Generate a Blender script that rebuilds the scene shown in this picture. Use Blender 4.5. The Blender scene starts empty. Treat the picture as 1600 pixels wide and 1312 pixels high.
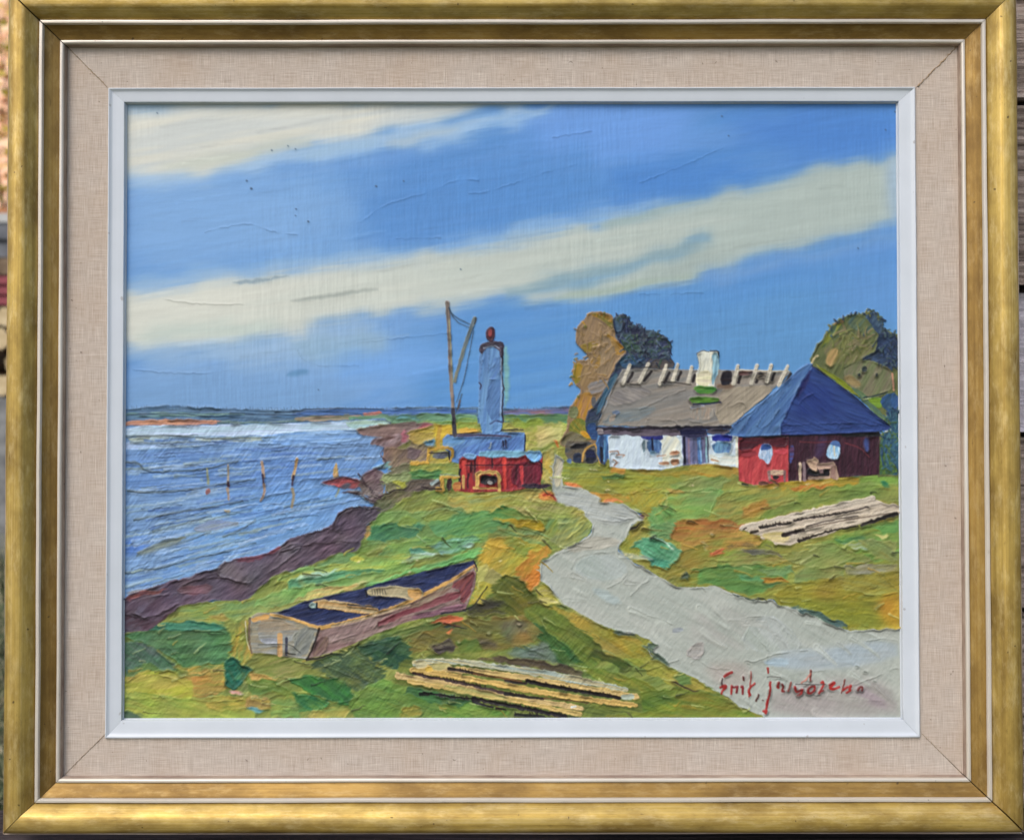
import bpy, bmesh, math, random
import numpy as np
from mathutils import Matrix, Vector
R = math.radians
K = 0.0005                       # one working unit = 0.5 mm
LEAN = R(5.0)                    # the picture leans back against the boards
BASE = Vector((0.0, 0.0, 0.62))  # centre of the picture in the world
sc = bpy.context.scene
# ------------------------------------------------ camera
FPX, CAMP, CAMC, CAMT = 1500.0, np.array([-1.51, -1500.0, -39.4]), 0.014922, -0.001145
ML = Matrix.Translation(BASE) @ Matrix.Rotation(-LEAN, 4, 'X')
cam_d = bpy.data.cameras.new('camera'); cam = bpy.data.objects.new('camera', cam_d); sc.collection.objects.link(cam)
fw = np.array([0, math.cos(CAMC), math.sin(CAMC)]); ri = np.array([1, 0, 0.]); up = np.cross(ri, fw)
RR = math.cos(CAMT)*ri+math.sin(CAMT)*up; UU = -math.sin(CAMT)*ri+math.cos(CAMT)*up
mc = Matrix.Identity(4)
for i in range(3):
    mc[i][0] = RR[i]; mc[i][1] = UU[i]; mc[i][2] = -fw[i]; mc[i][3] = CAMP[i]*K
cam.matrix_world = ML @ mc
cam_d.sensor_fit = 'HORIZONTAL'; cam_d.sensor_width = 36; cam_d.lens = 36*FPX/1600
cam_d.clip_start = .02; cam_d.clip_end = 400
cam_d.dof.use_dof = True; cam_d.dof.focus_distance = .74; cam_d.dof.aperture_fstop = 6.0
sc.camera = cam
# ------------------------------------------------ daylight: open shade, soft light from above and the left
w = bpy.data.worlds.new('World'); sc.world = w; w.use_nodes = True
nt = w.node_tree; bg = nt.nodes['Background']; sky = nt.nodes.new('ShaderNodeTexSky')
sky.sky_type = 'NISHITA'; sky.sun_disc = False; sky.sun_elevation = R(48); sky.sun_rotation = R(205)
sky.dust_density = 3.0; sky.air_density = 1.0
nt.links.new(sky.outputs[0], bg.inputs[0]); bg.inputs[1].default_value = .15
sl = bpy.data.lights.new('sun', 'SUN'); sl.energy = 1.25; sl.angle = R(34); sl.color = (1, .97, .94)
sun = bpy.data.objects.new('sun', sl); sc.collection.objects.link(sun)
sdir = Vector((-.52, -.75, 1.0)).normalized()         # towards the sun
sun.rotation_euler = sdir.to_track_quat('Z', 'Y').to_euler()
sky.sun_elevation = math.asin(sdir.z); sky.sun_rotation = math.atan2(sdir.x, sdir.y)
sc.view_settings.view_transform = 'Standard'; sc.view_settings.look = 'None'
sc.view_settings.exposure = 0.32; sc.view_settings.gamma = 1; sc.view_settings.use_curve_mapping = False
LIGHT_GAIN = (1.18, 1.18, 1.2); HSCALE = 0.6
# ---------------------------------------------------------------- the oil painting as pigment fields
# All coordinates of the painted picture are measured on a 1228 x 980 working grid.
PX0, PY0, PW, PH = 186, 152, 1228, 980
COL = np.zeros((PH, PW, 3), np.float32)
HGT = np.zeros((PH, PW), np.float32)
REG = np.zeros((PH, PW), np.uint8)
_rs = np.random.RandomState(7)
LAT = _rs.rand(256, 256).astype(np.float32)
REGN = {}
def vn(u, v, s=0):
    u = u + s*17.31; v = v + s*9.77
    iu = np.floor(u).astype(np.int32); iv = np.floor(v).astype(np.int32)
    fu = (u-iu).astype(np.float32); fv = (v-iv).astype(np.float32)
    fu = fu*fu*(3-2*fu); fv = fv*fv*(3-2*fv)
    a = LAT[iv & 255, iu & 255]; b = LAT[iv & 255, (iu+1) & 255]
    c = LAT[(iv+1) & 255, iu & 255]; d = LAT[(iv+1) & 255, (iu+1) & 255]
    return (a+(b-a)*fu)*(1-fv)+(c+(d-c)*fu)*fv
def strk(X, Y, ang, L, W, s=0):
    c, n = math.cos(math.radians(ang)), math.sin(math.radians(ang))
    u = X*c-Y*n; v = X*n+Y*c
    return .6*vn(u/L, v/W, s)+.4*vn(u/L*1.9, v/W*2.1, s+3)
def chaikin(p, n, closed=True):
    p = np.array(p, float)
    for _ in range(n):
        if closed:
            q = np.roll(p, -1, 0); p = np.stack([.75*p+.25*q, .25*p+.75*q], 1).reshape(-1, 2)
        else:
            a = p[:-1]; b = p[1:]
            m = np.stack([.75*a+.25*b, .25*a+.75*b], 1).reshape(-1, 2)
            p = np.vstack([p[:1], m, p[-1:]])
    return p
def box(x0, y0, x1, y1):
    x0 = int(max(math.floor(x0), PX0)); y0 = int(max(math.floor(y0), PY0))
    x1 = int(min(math.ceil(x1), PX0+PW)); y1 = int(min(math.ceil(y1), PY0+PH))
    if x1 <= x0 or y1 <= y0: return None
    Y, X = np.mgrid[y0:y1, x0:x1].astype(np.float32)
    return X, Y, (slice(y0-PY0, y1-PY0), slice(x0-PX0, x1-PX0))
def sdf(p, X, Y):
    d = np.full(X.shape, 1e9, np.float32); ins = np.zeros(X.shape, bool)
    n = len(p)
    for i in range(n):
        ax, ay = p[i]; bx, by = p[(i+1) % n]
        ex, ey = bx-ax, by-ay; L = ex*ex+ey*ey+1e-9
        t = np.clip(((X-ax)*ex+(Y-ay)*ey)/L, 0, 1)
        d = np.minimum(d, (X-ax-t*ex)**2+(Y-ay-t*ey)**2)
        if ay != by:
            c = (ay > Y) != (by > Y)
            ins ^= c & (X < (bx-ax)*(Y-ay)/(by-ay)+ax)
    d = np.sqrt(d)
    return np.where(ins, d, -d)
_n = [0]
def put(sl, X, Y, sd, col, col2=None, soft=.8, ang=0, L=40, W=5, var=.05, h=.6, rdg=.9, amp=.5, dry=0, reg=None, op=1., grad=None, mix=1.):
    _n[0] += 1; s = _n[0]
    a = np.clip(sd/soft*.5+.5, 0, 1) if soft < 3 else 1/(1+np.exp(-np.clip(sd/soft*2.2, -30, 30)))
    if dry:
        tw = .5*strk(X, Y, 52, 7, 1.6, s)+.5*strk(X, Y, ang, L, 2.5, s+1)
        a = a*np.clip((tw-dry*.55)*9, 0, 1)
    a = a*op
    st = strk(X, Y, ang, L, W, s)
    c = np.array(col, np.float32)
    C = np.broadcast_to(c, X.shape+(3,)).copy()
    if col2 is not None:
        if grad is not None:
            gx0, gy0, gx1, gy1 = grad
            t = ((X-gx0)*(gx1-gx0)+(Y-gy0)*(gy1-gy0))/((gx1-gx0)**2+(gy1-gy0)**2)
            t = np.clip(t+(st-.5)*.9*mix, 0, 1)
        else:
            t = np.clip((st-.5)*2.6*mix+.5, 0, 1)
        C = C*(1-t[..., None])+np.array(col2, np.float32)*t[..., None]
    st2 = strk(X, Y, ang, L*.7, W*.45, s+11)
    C *= (1+var*2*(st2-.5)*2)[..., None]
    a3 = a[..., None]
    COL[sl] = COL[sl]*(1-a3)+C*a3
    ah = a
    hh = h+amp*(st2-.5)*2
    if rdg: hh = hh+rdg*np.exp(-((sd-1.6)/1.3)**2)*np.clip(vn(X/15, Y/15, s+5)*3.4-1.35, 0, 1.7)
    HGT[sl] = HGT[sl]*(1-ah*.85)+hh*ah*1.0+HGT[sl]*ah*.25
    if reg is not None:
        if reg not in REGN: REGN[reg] = len(REGN)+1
        r = REG[sl]; r[(a > .5)] = REGN[reg]; REG[sl] = r
def P(pts, col, col2=None, sm=1, j=1.2, soft=.8, **k):
    if k.get('reg') in ('painted_meadow', 'painted_far_meadow') and sm == 1 and soft < 3: sm = 0; j = 2.6
    p = chaikin(pts, sm) if sm else np.array(pts, float)
    m = 4+soft*3+j*2
    b = box(p[:, 0].min()-m, p[:, 1].min()-m, p[:, 0].max()+m, p[:, 1].max()+m)
    if b is None: return
    X, Y, sl = b; s = _n[0]
    sc = 9. if soft < 3 else 34.
    f = .7 if soft < 3 else .12
    if soft >= 3: soft = soft*1.6; j = j*1.5
    Xj = X+(vn(X/sc, Y/sc, s)-.5)*2*j+(vn(X/3, Y/3, s+1)-.5)*j*f
    Yj = Y+(vn(X/sc, Y/sc, s+2)-.5)*2*j+(vn(X/3, Y/3, s+4)-.5)*j*f
    if soft >= 3: Yj = Yj+(strk(X, Y, 9, 60, 5, s+6)-.5)*j*1.6
    put(sl, X, Y, sdf(p, Xj, Yj), col, col2, soft=soft, **k)
def Ln(pts, col, w=1.5, w2=None, sm=1, j=.5, soft=.8, col2=None, **k):
    """a brush line of width w tapering to w2"""
    p = chaikin(pts, sm, False) if sm else np.array(pts, float)
    w2 = w if w2 is None else w2
    m = max(w, w2)+5+soft*2
    b = box(p[:, 0].min()-m, p[:, 1].min()-m, p[:, 0].max()+m, p[:, 1].max()+m)
    if b is None: return
    X, Y, sl = b; s = _n[0]
    Xj = X+(vn(X/5, Y/5, s)-.5)*2*j; Yj = Y+(vn(X/5, Y/5, s+2)-.5)*2*j
    sd = np.full(X.shape, -1e9, np.float32); n = len(p)-1
    for i in range(n):
        ax, ay = p[i]; bx, by = p[i+1]; ex, ey = bx-ax, by-ay
        t = np.clip(((Xj-ax)*ex+(Yj-ay)*ey)/(ex*ex+ey*ey+1e-9), 0, 1)
        ww = (w+(w2-w)*(i+t)/n)/2
        sd = np.maximum(sd, ww-np.sqrt((Xj-ax-t*ex)**2+(Yj-ay-t*ey)**2))
    k.setdefault('rdg', 0); k.setdefault('h', .4); k.setdefault('amp', .2)
    put(sl, X, Y, sd, col, col2, soft=soft, **k)
def hair(pts, col, w, dens=1.6, seed=0, reg=None):
    r = np.random.RandomState(seed+int(pts[0][0]))
    for (ax, ay), (bx, by) in zip(pts[:-1], pts[1:]):
        n = int(math.hypot(bx-ax, by-ay)/dens)
        for i in range(n):
            t = (i+r.rand())/n; x = ax+(bx-ax)*t; y = ay+(by-ay)*t
            if r.rand() < .25 or vn(np.array([[x/9]]), np.array([[y/9]]), seed)[0, 0] < .36: continue
            h = w*r.uniform(.18, .6)
            Ln([(x-1, y-h), (x+r.uniform(-.5, 1.5), y+h*.6)], col, 1.7, 1.1, sm=0, reg=reg, j=.3, h=.2, op=.7)
def leafy(pts, cols, n, ln, reg, seed=1, spread=3.5, inner=0):
    r = np.random.RandomState(seed); p = chaikin(pts, 1); m = p.mean(0)
    for k in range(n):
        i = r.randint(len(p)); t = r.rand(); q = p[i]*(1-t)+p[(i+1) % len(p)]*t
        if inner and r.rand() < inner: q = q+(m-q)*r.uniform(.1, .9)
        x, y = q+r.normal(0, spread, 2); a = r.uniform(0, 6.28); l = ln*r.uniform(.4, 1.3)
        c = np.array(cols[r.randint(len(cols))])*r.uniform(.88, 1.1)
        Ln([(x, y), (x+l*math.cos(a)*.6, y+l*math.sin(a)*.6-1), (x+l*math.cos(a), y+l*math.sin(a))], c, r.uniform(2, 4.4), 1.2, reg=reg, h=1.5, amp=.5, rdg=.6, j=.8)
def crease(pts, hgt=1.6, dk=.35, w=1.5, sm=2):
    """lip of thick paint pushed up by the knife, with its shade painted as a dark line just below"""
    p = chaikin(pts, sm, False); m = 8
    b = box(p[:, 0].min()-m, p[:, 1].min()-m, p[:, 0].max()+m, p[:, 1].max()+m)
    if b is None: return
    X, Y, sl = b; _n[0] += 1; s = _n[0]
    Xj = X+(vn(X/6, Y/6, s)-.5)*2.4; Yj = Y+(vn(X/6, Y/6, s+2)-.5)*2.4
    d = np.full(X.shape, 1e9, np.float32); d2 = d.copy()
    for i in range(len(p)-1):
        ax, ay = p[i]; bx, by = p[i+1]; ex, ey = bx-ax, by-ay; L = ex*ex+ey*ey+1e-9
        t = np.clip(((Xj-ax)*ex+(Yj-ay)*ey)/L, 0, 1)
        d = np.minimum(d, np.hypot(Xj-ax-t*ex, Yj-ay-t*ey))
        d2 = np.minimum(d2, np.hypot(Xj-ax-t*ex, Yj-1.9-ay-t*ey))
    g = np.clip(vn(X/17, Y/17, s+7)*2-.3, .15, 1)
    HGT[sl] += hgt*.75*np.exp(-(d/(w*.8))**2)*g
    COL[sl] *= (1-dk*.8*np.exp(-(d2/1.0)**2)*g)[..., None]  # shadow of the lip darkened into the pigment
def dabs(pts, cols, n, ln, wd, ang, seed=1, dang=18, reg=None, **k):
    """many knife dabs laid inside an outline"""
    r = np.random.RandomState(seed); p = np.array(pts, float)
    x0, y0 = p.min(0); x1, y1 = p.max(0); c = 0; tries = 0
    while c < n and tries < n*20:
        tries += 1
        x = r.uniform(x0, x1); y = r.uniform(y0, y1)
        if sdf(p, np.array([[x]]), np.array([[y]]))[0, 0] < wd*.35: continue
        c += 1
        a = math.radians(ang(x, y) if callable(ang) else ang)+math.radians(r.uniform(-dang, dang))
        l = ln*r.uniform(.5, 1.3)/2; w = wd*r.uniform(.6, 1.3)/2
        ca, sa = math.cos(a), -math.sin(a)
        q = []
        for (u, v) in ((-1, -.2), (-.7, -.9), (.2, -1), (.9, -.7), (1, .3), (.6, .95), (-.3, 1), (-.9, .6)):
            u = u*l*r.uniform(.85, 1.1); v = v*w*r.uniform(.8, 1.15)
            q.append((x+u*ca-v*sa, y+u*sa+v*ca))
        i = r.randint(len(cols)); i2 = r.randint(len(cols))
        kk = dict(soft=1.2, ang=math.degrees(a), L=ln*.8, W=3, var=.06, h=.7, rdg=.8, amp=.4, mix=.7, op=.85); kk.update(k)
        P(q, cols[i], cols[i2], reg=reg, **kk)

def samp(A, x, y):
    x = np.clip(x, 0, PW-1.01); y = np.clip(y, 0, PH-1.01)
    i = x.astype(np.int32); j = y.astype(np.int32); fx = (x-i); fy = (y-j)
    if A.ndim == 3: fx = fx[..., None]; fy = fy[..., None]
    return (A[j, i]*(1-fx)+A[j, i+1]*fx)*(1-fy)+(A[j+1, i]*(1-fx)+A[j+1, i+1]*fx)*fy
def smear(regs):
    """drag wet paint into its neighbours along the knife's direction"""
    Y, X = np.mgrid[0:PH, 0:PW].astype(np.float32)
    m = np.isin(REG, regs)
    wob = (vn(X/70, Y/70, 41)-.5)*1.6
    base = np.where(X < 560, .28, -.25)*np.clip((Y-520)/300, .2, 1)
    a = base+wob; ca, sa = np.cos(a), -np.sin(a)
    st = strk(X, Y, 12, 26, 2.2, 44)-.5; st2 = strk(X, Y, -20, 20, 2., 48)-.5
    d = np.where(vn(X/40, Y/40, 43) > .5, st, st2)*17*np.clip(vn(X/36, Y/30, 46)*2.2-.7, .1, 1.2)
    bx = (vn(X/11, Y/11, 51)-.5)*4; by = (vn(X/11, Y/11, 53)-.5)*4
    acc = 0
    for t in (-1, 0, 1): acc = acc+samp(COL, X+ca*(d+t*1.5)+bx, Y+sa*(d+t*1.5)+by)
    acc = acc/3
    hue = np.stack([vn(X/30, Y/22, 61), vn(X/30, Y/22, 62), vn(X/30, Y/22, 63)], -1)-.5
    lum = (strk(X, Y, 15, 60, 9, 65)-.5)[..., None]
    acc = acc*(1+.15*hue*np.array([.8, .6, .9], np.float32)+.2*lum)*np.array([1.05, 1.05, 1.03], np.float32)
    gm = acc.mean(-1, keepdims=True); acc = gm+(acc-gm)*.86
    k = m[..., None].astype(np.float32)
    COL[:] = COL*(1-k)+acc*k
    HGT[:] += m*((strk(X, Y, 18, 22, 2.2, 71)-.5)*1.5*np.clip(vn(X/50, Y/40, 75)*2.4-.7, .1, 1.2)+(vn(X/5, Y/4, 72)-.5)*.35)

def paint():
    full = [(180, 145), (1420, 145), (1420, 1140), (180, 1140)]
    # ---- sky
    S = 'painted_sky'
    P(full, (104, 153, 212), (92, 146, 206), sm=0, j=0, soft=1, ang=12, L=160, W=16, var=.012, h=0, rdg=0, amp=.15, reg=S)
    K = dict(rdg=0, h=.1, amp=.05, ang=10, L=130, W=13, var=.012, reg=S)
    P([(180, 260), (480, 250), (620, 300), (560, 400), (180, 460)], (128, 171, 219), soft=26, j=9, **K)
    P([(820, 150), (1110, 150), (1060, 235), (900, 260), (800, 215)], (112, 160, 226), soft=20, j=9, **K)
    P([(560, 260), (900, 225), (960, 320), (780, 350), (560, 390)], (88, 143, 205), soft=24, j=9, **K)
    P([(960, 250), (1130, 240), (1200, 280), (1100, 300), (960, 320)], (80, 137, 205), soft=14, j=9, **K)
    P([(1180, 160), (1420, 150), (1420, 250), (1250, 260), (1130, 220)], (82, 136, 206), soft=22, j=9, **K)
    # below the band
    P([(180, 560), (480, 520), (620, 500), (700, 520), (640, 650), (180, 650)], (128, 168, 214), soft=20, j=9, **K)
    P([(640, 500), (900, 470), (1420, 400), (1420, 690), (640, 690)], (93, 149, 207), (100, 154, 208), soft=22, j=9, **K)
    P([(1000, 500), (1420, 440), (1420, 600), (1250, 620), (1000, 560)], (99, 151, 200), soft=24, j=9, **K)
    P([(180, 600), (420, 585), (560, 610), (500, 655), (180, 655)], (122, 162, 206), soft=12, j=6, **K)
    P([(1290, 440), (1420, 400), (1420, 500), (1330, 500)], (102, 152, 208), soft=16, j=6, **K)
    # light haze under the band at left
    P([(140, 532), (330, 520), (440, 520), (600, 500), (560, 560), (430, 565), (300, 556), (140, 562)], (154, 184, 214), soft=12, j=7, **K)
    P([(462, 530), (600, 520), (600, 560), (560, 572), (500, 572), (468, 556)], (146, 178, 204), soft=6, j=4, **K)
    P([(446, 586), (462, 578), (484, 577), (480, 586), (455, 589)], (104, 150, 192), soft=2.5, **K)
    P([(520, 560), (700, 540), (700, 580), (540, 600)], (118, 167, 224), soft=12, j=6, **K)
    # top-left cloud with its pale blue underside
    P([(140, 240), (420, 236), (560, 205), (700, 190), (860, 160), (900, 160), (760, 208), (690, 226), (560, 240), (400, 262), (300, 288), (140, 297)], (158, 190, 222), soft=7, j=6, **K)
    P([(140, 155), (840, 155), (745, 172), (700, 184), (640, 190), (604, 203), (560, 217), (500, 226), (440, 232), (392, 243), (368, 258), (335, 268), (290, 273), (230, 274), (140, 270)], (215, 215, 204), (202, 207, 204), soft=6, j=4, **K)
    P([(300, 250), (400, 225), (480, 215), (480, 222), (390, 242), (340, 266), (240, 268)], (194, 200, 190), soft=6, j=4, **K)
    P([(622, 216), (660, 206), (710, 198), (720, 202), (680, 214), (640, 226), (600, 230)], (172, 192, 207), soft=5, j=3, **K)
    P([(140, 160), (300, 160), (260, 171), (140, 172)], (172, 190, 200), soft=5, j=3, **K)
    P([(470, 236), (560, 222), (600, 222), (560, 238), (480, 246)], (156, 188, 216), soft=5, j=3, **K)
    # main cloud band
    P([(140, 440), (300, 424), (450, 408), (590, 388), (740, 372), (900, 340), (1000, 318), (1040, 318), (900, 372), (740, 400), (590, 412), (300, 452), (140, 462)], (142, 178, 214), soft=7, j=6, **K)
    band = [(140, 461), (250, 450), (300, 441), (400, 433), (450, 423), (520, 415), (590, 408), (641, 401), (692, 395), (744, 388), (782, 380), (846, 372), (898, 357), (936, 350), (1000, 332), (1038, 319), (1102, 311), (1115, 303), (1179, 296), (1218, 281), (1256, 268), (1287, 259), (1333, 257), (1364, 250), (1412, 239),
            (1412, 343), (1359, 361), (1307, 374), (1256, 384), (1218, 392), (1166, 409), (1115, 426), (1064, 438), (1000, 452), (923, 465), (850, 472), (800, 466), (770, 464), (744, 474), (700, 480), (600, 489), (523, 499), (488, 508), (472, 526), (433, 524), (364, 524), (305, 533), (241, 539), (140, 538)]
    P(band, (213, 215, 205), (176, 189, 184), soft=6, j=4, grad=(300, 500, 1180, 330), mix=.35, **K)
    P([(210, 520), (330, 505), (420, 500), (440, 516), (350, 522), (240, 534)], (190, 203, 196), soft=8, j=4, **K)
    P([(780, 458), (846, 434), (900, 424), (1000, 402), (1060, 380), (1110, 361), (1114, 383), (1050, 408), (1000, 424), (930, 448), (860, 458)], (132, 167, 190), (140, 168, 180), soft=5, j=4, **K)
    P([(850, 468), (1000, 440), (1064, 428), (1110, 420), (1060, 440), (1000, 452), (923, 466)], (168, 184, 172), soft=3, j=3, **K)
    P([(940, 350), (1000, 334), (1080, 318), (1102, 312), (1060, 326), (1000, 345), (940, 360)], (160, 180, 180), soft=3, **K)
    P([(1000, 425), (1100, 398), (1160, 395), (1100, 418), (1010, 440)], (166, 180, 176), soft=5, j=3, **K)
    P([(1385, 250), (1412, 245), (1412, 340), (1390, 345)], (160, 182, 200), soft=6, **K)
    P([(1090, 433), (1260, 392), (1390, 362), (1412, 350), (1412, 372), (1300, 395), (1180, 425), (1100, 445)], (116, 158, 206), soft=7, j=5, **K)
    P([(450, 470), (520, 458), (590, 450), (590, 454), (520, 464), (470, 472)], (166, 174, 168), soft=2.5, dry=.3, **K)
    P([(360, 441), (450, 430), (452, 433), (380, 446)], (150, 168, 178), soft=1.5, dry=.4, **K)
    r = np.random.RandomState(3)
    for k in range(70):   # long faint drag marks
        x = r.uniform(200, 1350); y = r.uniform(175, 610); l = r.uniform(30, 120)
        c = COL[int(y-PY0), int(x-PX0)]*r.choice([.93, .96, 1.05])
        Ln([(x, y), (x+l*.4, y-l*.05-2), (x+l, y-l*.16+r.uniform(-4, 4))], c, r.uniform(1, 5), .6, soft=2.5, op=.6, reg=S, h=.2, dry=.15)
    for c in ([(320, 362), (370, 350), (395, 349), (430, 363), (465, 366)], [(549, 355), (575, 340), (592, 324), (625, 312), (680, 297), (712, 280), (748, 281)], [(733, 302), (760, 300), (800, 287), (850, 270), (908, 254)], [(208, 577), (262, 582), (330, 583), (366, 575)], [(465, 545), (472, 560), (500, 572), (560, 570)], [(560, 535), (600, 530), (700, 520)], [(620, 372), (690, 371)], [(864, 214), (890, 210), (925, 204)], [(1000, 285), (1060, 262), (1130, 230)], [(1000, 459), (1100, 457)], [(255, 467), (300, 474), (390, 475)]):
        crease(c, .9, .16, 1.2)
    for x, y, q in ((386, 283, 2.6), (393, 295, 3.2), (588, 291, 2.6), (482, 346, 3), (425, 235, 1.6), (462, 233, 1.6), (246, 177, 1.6), (463, 327, 2), (462, 337, 1.5), (631, 283, 1.6), (498, 609, 1.5), (1128, 182, 1.8), (1139, 212, 1.6), (1341, 388, 1.8), (1399, 175, 2), (1384, 203, 1.4), (450, 228, 1.5), (720, 421, 1.6)):
        Ln([(x-.5, y), (x+.5, y+.6)], (60, 85, 110), q, q, reg=S, h=.9)
    # ---- far shore
    S = 'painted_far_shore'
    P([(186, 641), (223, 636), (267, 633), (305, 635), (357, 638), (421, 640), (472, 640), (536, 637), (600, 637), (684, 636), (744, 636), (787, 637), (825, 639), (862, 635), (900, 634), (900, 664), (186, 664)], (92, 122, 150), (74, 108, 142), sm=0, j=1.3, ang=0, L=30, W=2, var=.12, reg=S, amp=.8)
    P([(470, 641), (536, 639), (745, 638), (745, 647), (600, 648), (520, 650), (450, 650)], (70, 106, 164), (84, 122, 176), ang=0, L=30, W=2, reg=S)
    P([(787, 640), (862, 638), (892, 636), (892, 648), (787, 648)], (84, 118, 172), (120, 110, 140), ang=0, L=30, W=2, reg=S)
    P([(820, 644), (850, 640), (891, 638), (890, 645), (860, 648), (835, 649)], (146, 116, 130), (96, 104, 150), ang=0, L=30, W=2, reg=S, dry=.2)
    for x in range(200, 900, 5):
        if 690 < x < 700 or 745 < x < 790: continue
        Ln([(x+r.uniform(-2, 2), 640), (x+r.uniform(-2, 2), 635+r.uniform(-2, 2)+(2 if x > 320 else 0))], (76, 104, 130), 1.6, 1, op=.6, reg=S)
    P([(186, 658), (260, 655), (330, 656), (360, 659), (345, 664), (186, 667)], (198, 146, 118), (168, 124, 110), ang=0, L=25, W=2, reg=S)
    P([(338, 657), (420, 660), (470, 655), (460, 662), (340, 664)], (96, 124, 118), (84, 106, 120), ang=0, L=20, W=2, reg=S)
    P([(455, 653), (480, 650), (560, 647), (572, 652), (545, 657), (470, 659)], (162, 142, 128), (128, 130, 108), ang=2, L=25, W=2, reg=S)
    P([(566, 645), (582, 643), (597, 643), (597, 648), (570, 650)], (204, 128, 110), reg=S)
    P([(186, 645), (300, 644), (410, 647), (300, 651), (186, 652)], (112, 146, 146), (80, 116, 140), ang=0, L=25, W=2, dry=.25, reg=S)
    Ln([(472, 640), (536, 638), (600, 640)], (26, 44, 66), 1.6, .8, reg=S, dry=.2)
    for c in ([(360, 645), (410, 648), (520, 650), (596, 646)], [(200, 648), (280, 646), (330, 652)], [(430, 644), (500, 643), (560, 646)]):
        Ln(c, (44, 62, 82), 1.3, .6, reg=S, dry=.2)
    S = 'painted_shore_fields'
    P([(546, 652), (600, 647), (684, 646), (746, 648), (746, 668), (690, 664), (600, 668), (546, 662)], (90, 134, 104), (110, 150, 120), sm=0, ang=2, L=22, W=2, reg=S)
    P([(787, 648), (892, 647), (896, 668), (787, 670)], (86, 130, 96), (120, 150, 74), sm=0, ang=0, L=22, W=2, reg=S)
    P([(625, 648), (650, 650), (660, 656), (622, 654)], (92, 150, 160), ang=2, reg=S, dry=.2)
    P([(640, 656), (690, 660), (745, 650), (745, 662), (690, 668)], (100, 140, 90), (130, 160, 80), ang=4, L=20, W=2, reg=S)
    # ---- sea
    S = 'painted_sea'
    sea = [(186, 665), (280, 665), (345, 663), (430, 661), (486, 660), (546, 656), (600, 654), (612, 662), (600, 667), (562, 671), (566, 680), (590, 682), (597, 700), (598, 715), (580, 730), (568, 745), (562, 768), (590, 788), (552, 790), (530, 802), (521, 820), (500, 834), (478, 838), (449, 846), (430, 862), (388, 873), (355, 879), (320, 894), (295, 904), (250, 917), (205, 930), (186, 938)]
    P(sea, (114, 148, 192), (134, 168, 208), sm=0, j=.8, ang=5, L=60, W=4, var=.05, reg=S, h=.3, rdg=.4)
    P([(186, 666), (345, 664), (486, 661), (600, 655), (612, 662), (600, 668), (560, 672), (470, 676), (390, 682), (186, 684)], (190, 206, 236), (174, 200, 216), ang=1, L=50, W=3, reg=S)
    P([(540, 658), (600, 656), (611, 662), (598, 668), (546, 671)], (172, 200, 186), (156, 190, 200), ang=2, reg=S)
    P([(186, 690), (280, 688), (380, 684), (380, 692), (240, 702), (186, 703)], (180, 202, 236), (160, 190, 228), ang=2, L=40, W=3, reg=S)
    P([(200, 684), (260, 681), (330, 684), (420, 682), (415, 690), (300, 689), (205, 691)], (168, 186, 186), (184, 196, 184), ang=1, L=40, W=2.5, reg=S, dry=.15)
    P([(400, 683), (470, 674), (550, 672), (575, 683), (520, 694), (430, 696)], (122, 164, 218), (150, 186, 226), ang=3, L=40, W=3, reg=S)
    P([(330, 760), (520, 740), (560, 775), (530, 800), (500, 830), (420, 858), (340, 880), (250, 910), (300, 840)], (112, 156, 210), (128, 170, 214), soft=10, ang=14, L=60, W=5, reg=S, rdg=0)
    P([(186, 715), (330, 705), (580, 712), (570, 745), (400, 775), (186, 770)], (96, 136, 194), (112, 150, 202), soft=9, ang=4, L=60, W=4, reg=S, rdg=0)
    P([(192, 842), (240, 838), (225, 862), (195, 870)], (90, 132, 204), soft=4, reg=S, rdg=0)
    r = np.random.RandomState(11)
    pal = [(162, 188, 218), (128, 162, 204), (104, 140, 188), (156, 184, 208), (136, 162, 176), (104, 144, 200), (150, 170, 172), (88, 124, 184), (168, 194, 226)]
    for k in range(330):
        x = r.uniform(180, 590); y = r.uniform(684, 925)
        t = np.clip((y-690)/220, 0, 1); a = (2+t*15)*r.uniform(.7, 1.3)
        l = r.uniform(25, 110); w = r.uniform(1.5, 5.5)
        ca, sa = math.cos(math.radians(a)), -math.sin(math.radians(a))
        x2 = x+l*ca; y2 = y+l*sa
        q = sdf(np.array(sea), np.array([[x+0., x2]]), np.array([[y+0., y2]]))
        if q[0, 1] < 3 or q[0, 0] < -1: continue
        Ln([(x, y), (x+l*.35*ca, y+l*.35*sa+r.uniform(-2, 2)), (x+l*.7*ca, y+l*.7*sa+r.uniform(-2, 2)), (x2, y2)], pal[r.randint(len(pal))], w, w*.4, soft=1.3, j=1, op=.75, ang=a, L=30, W=2, h=.8, amp=.6, rdg=.7, reg=S, dry=.1)
    for k in range(110):
        x = r.uniform(190, 560); y = r.uniform(676, 920)
        t = np.clip((y-690)/220, 0, 1); a = (2+t*16)*r.uniform(.6, 1.4); l = r.uniform(25, 100)
        x2 = x+l*math.cos(math.radians(a)); y2 = y-l*math.sin(math.radians(a))
        if sdf(np.array(sea), np.array([[x2]]), np.array([[y2]]))[0, 0] < 3 or sdf(np.array(sea), np.array([[x]]), np.array([[y]]))[0, 0] < 3: continue
        crease([(x, y), (x+(x2-x)*.3, y+(y2-y)*.3+r.uniform(-2, 2)), (x+(x2-x)*.7, y+(y2-y)*.7+r.uniform(-2, 2)), (x2, y2)], 1.3, .3, 1.0)
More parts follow.
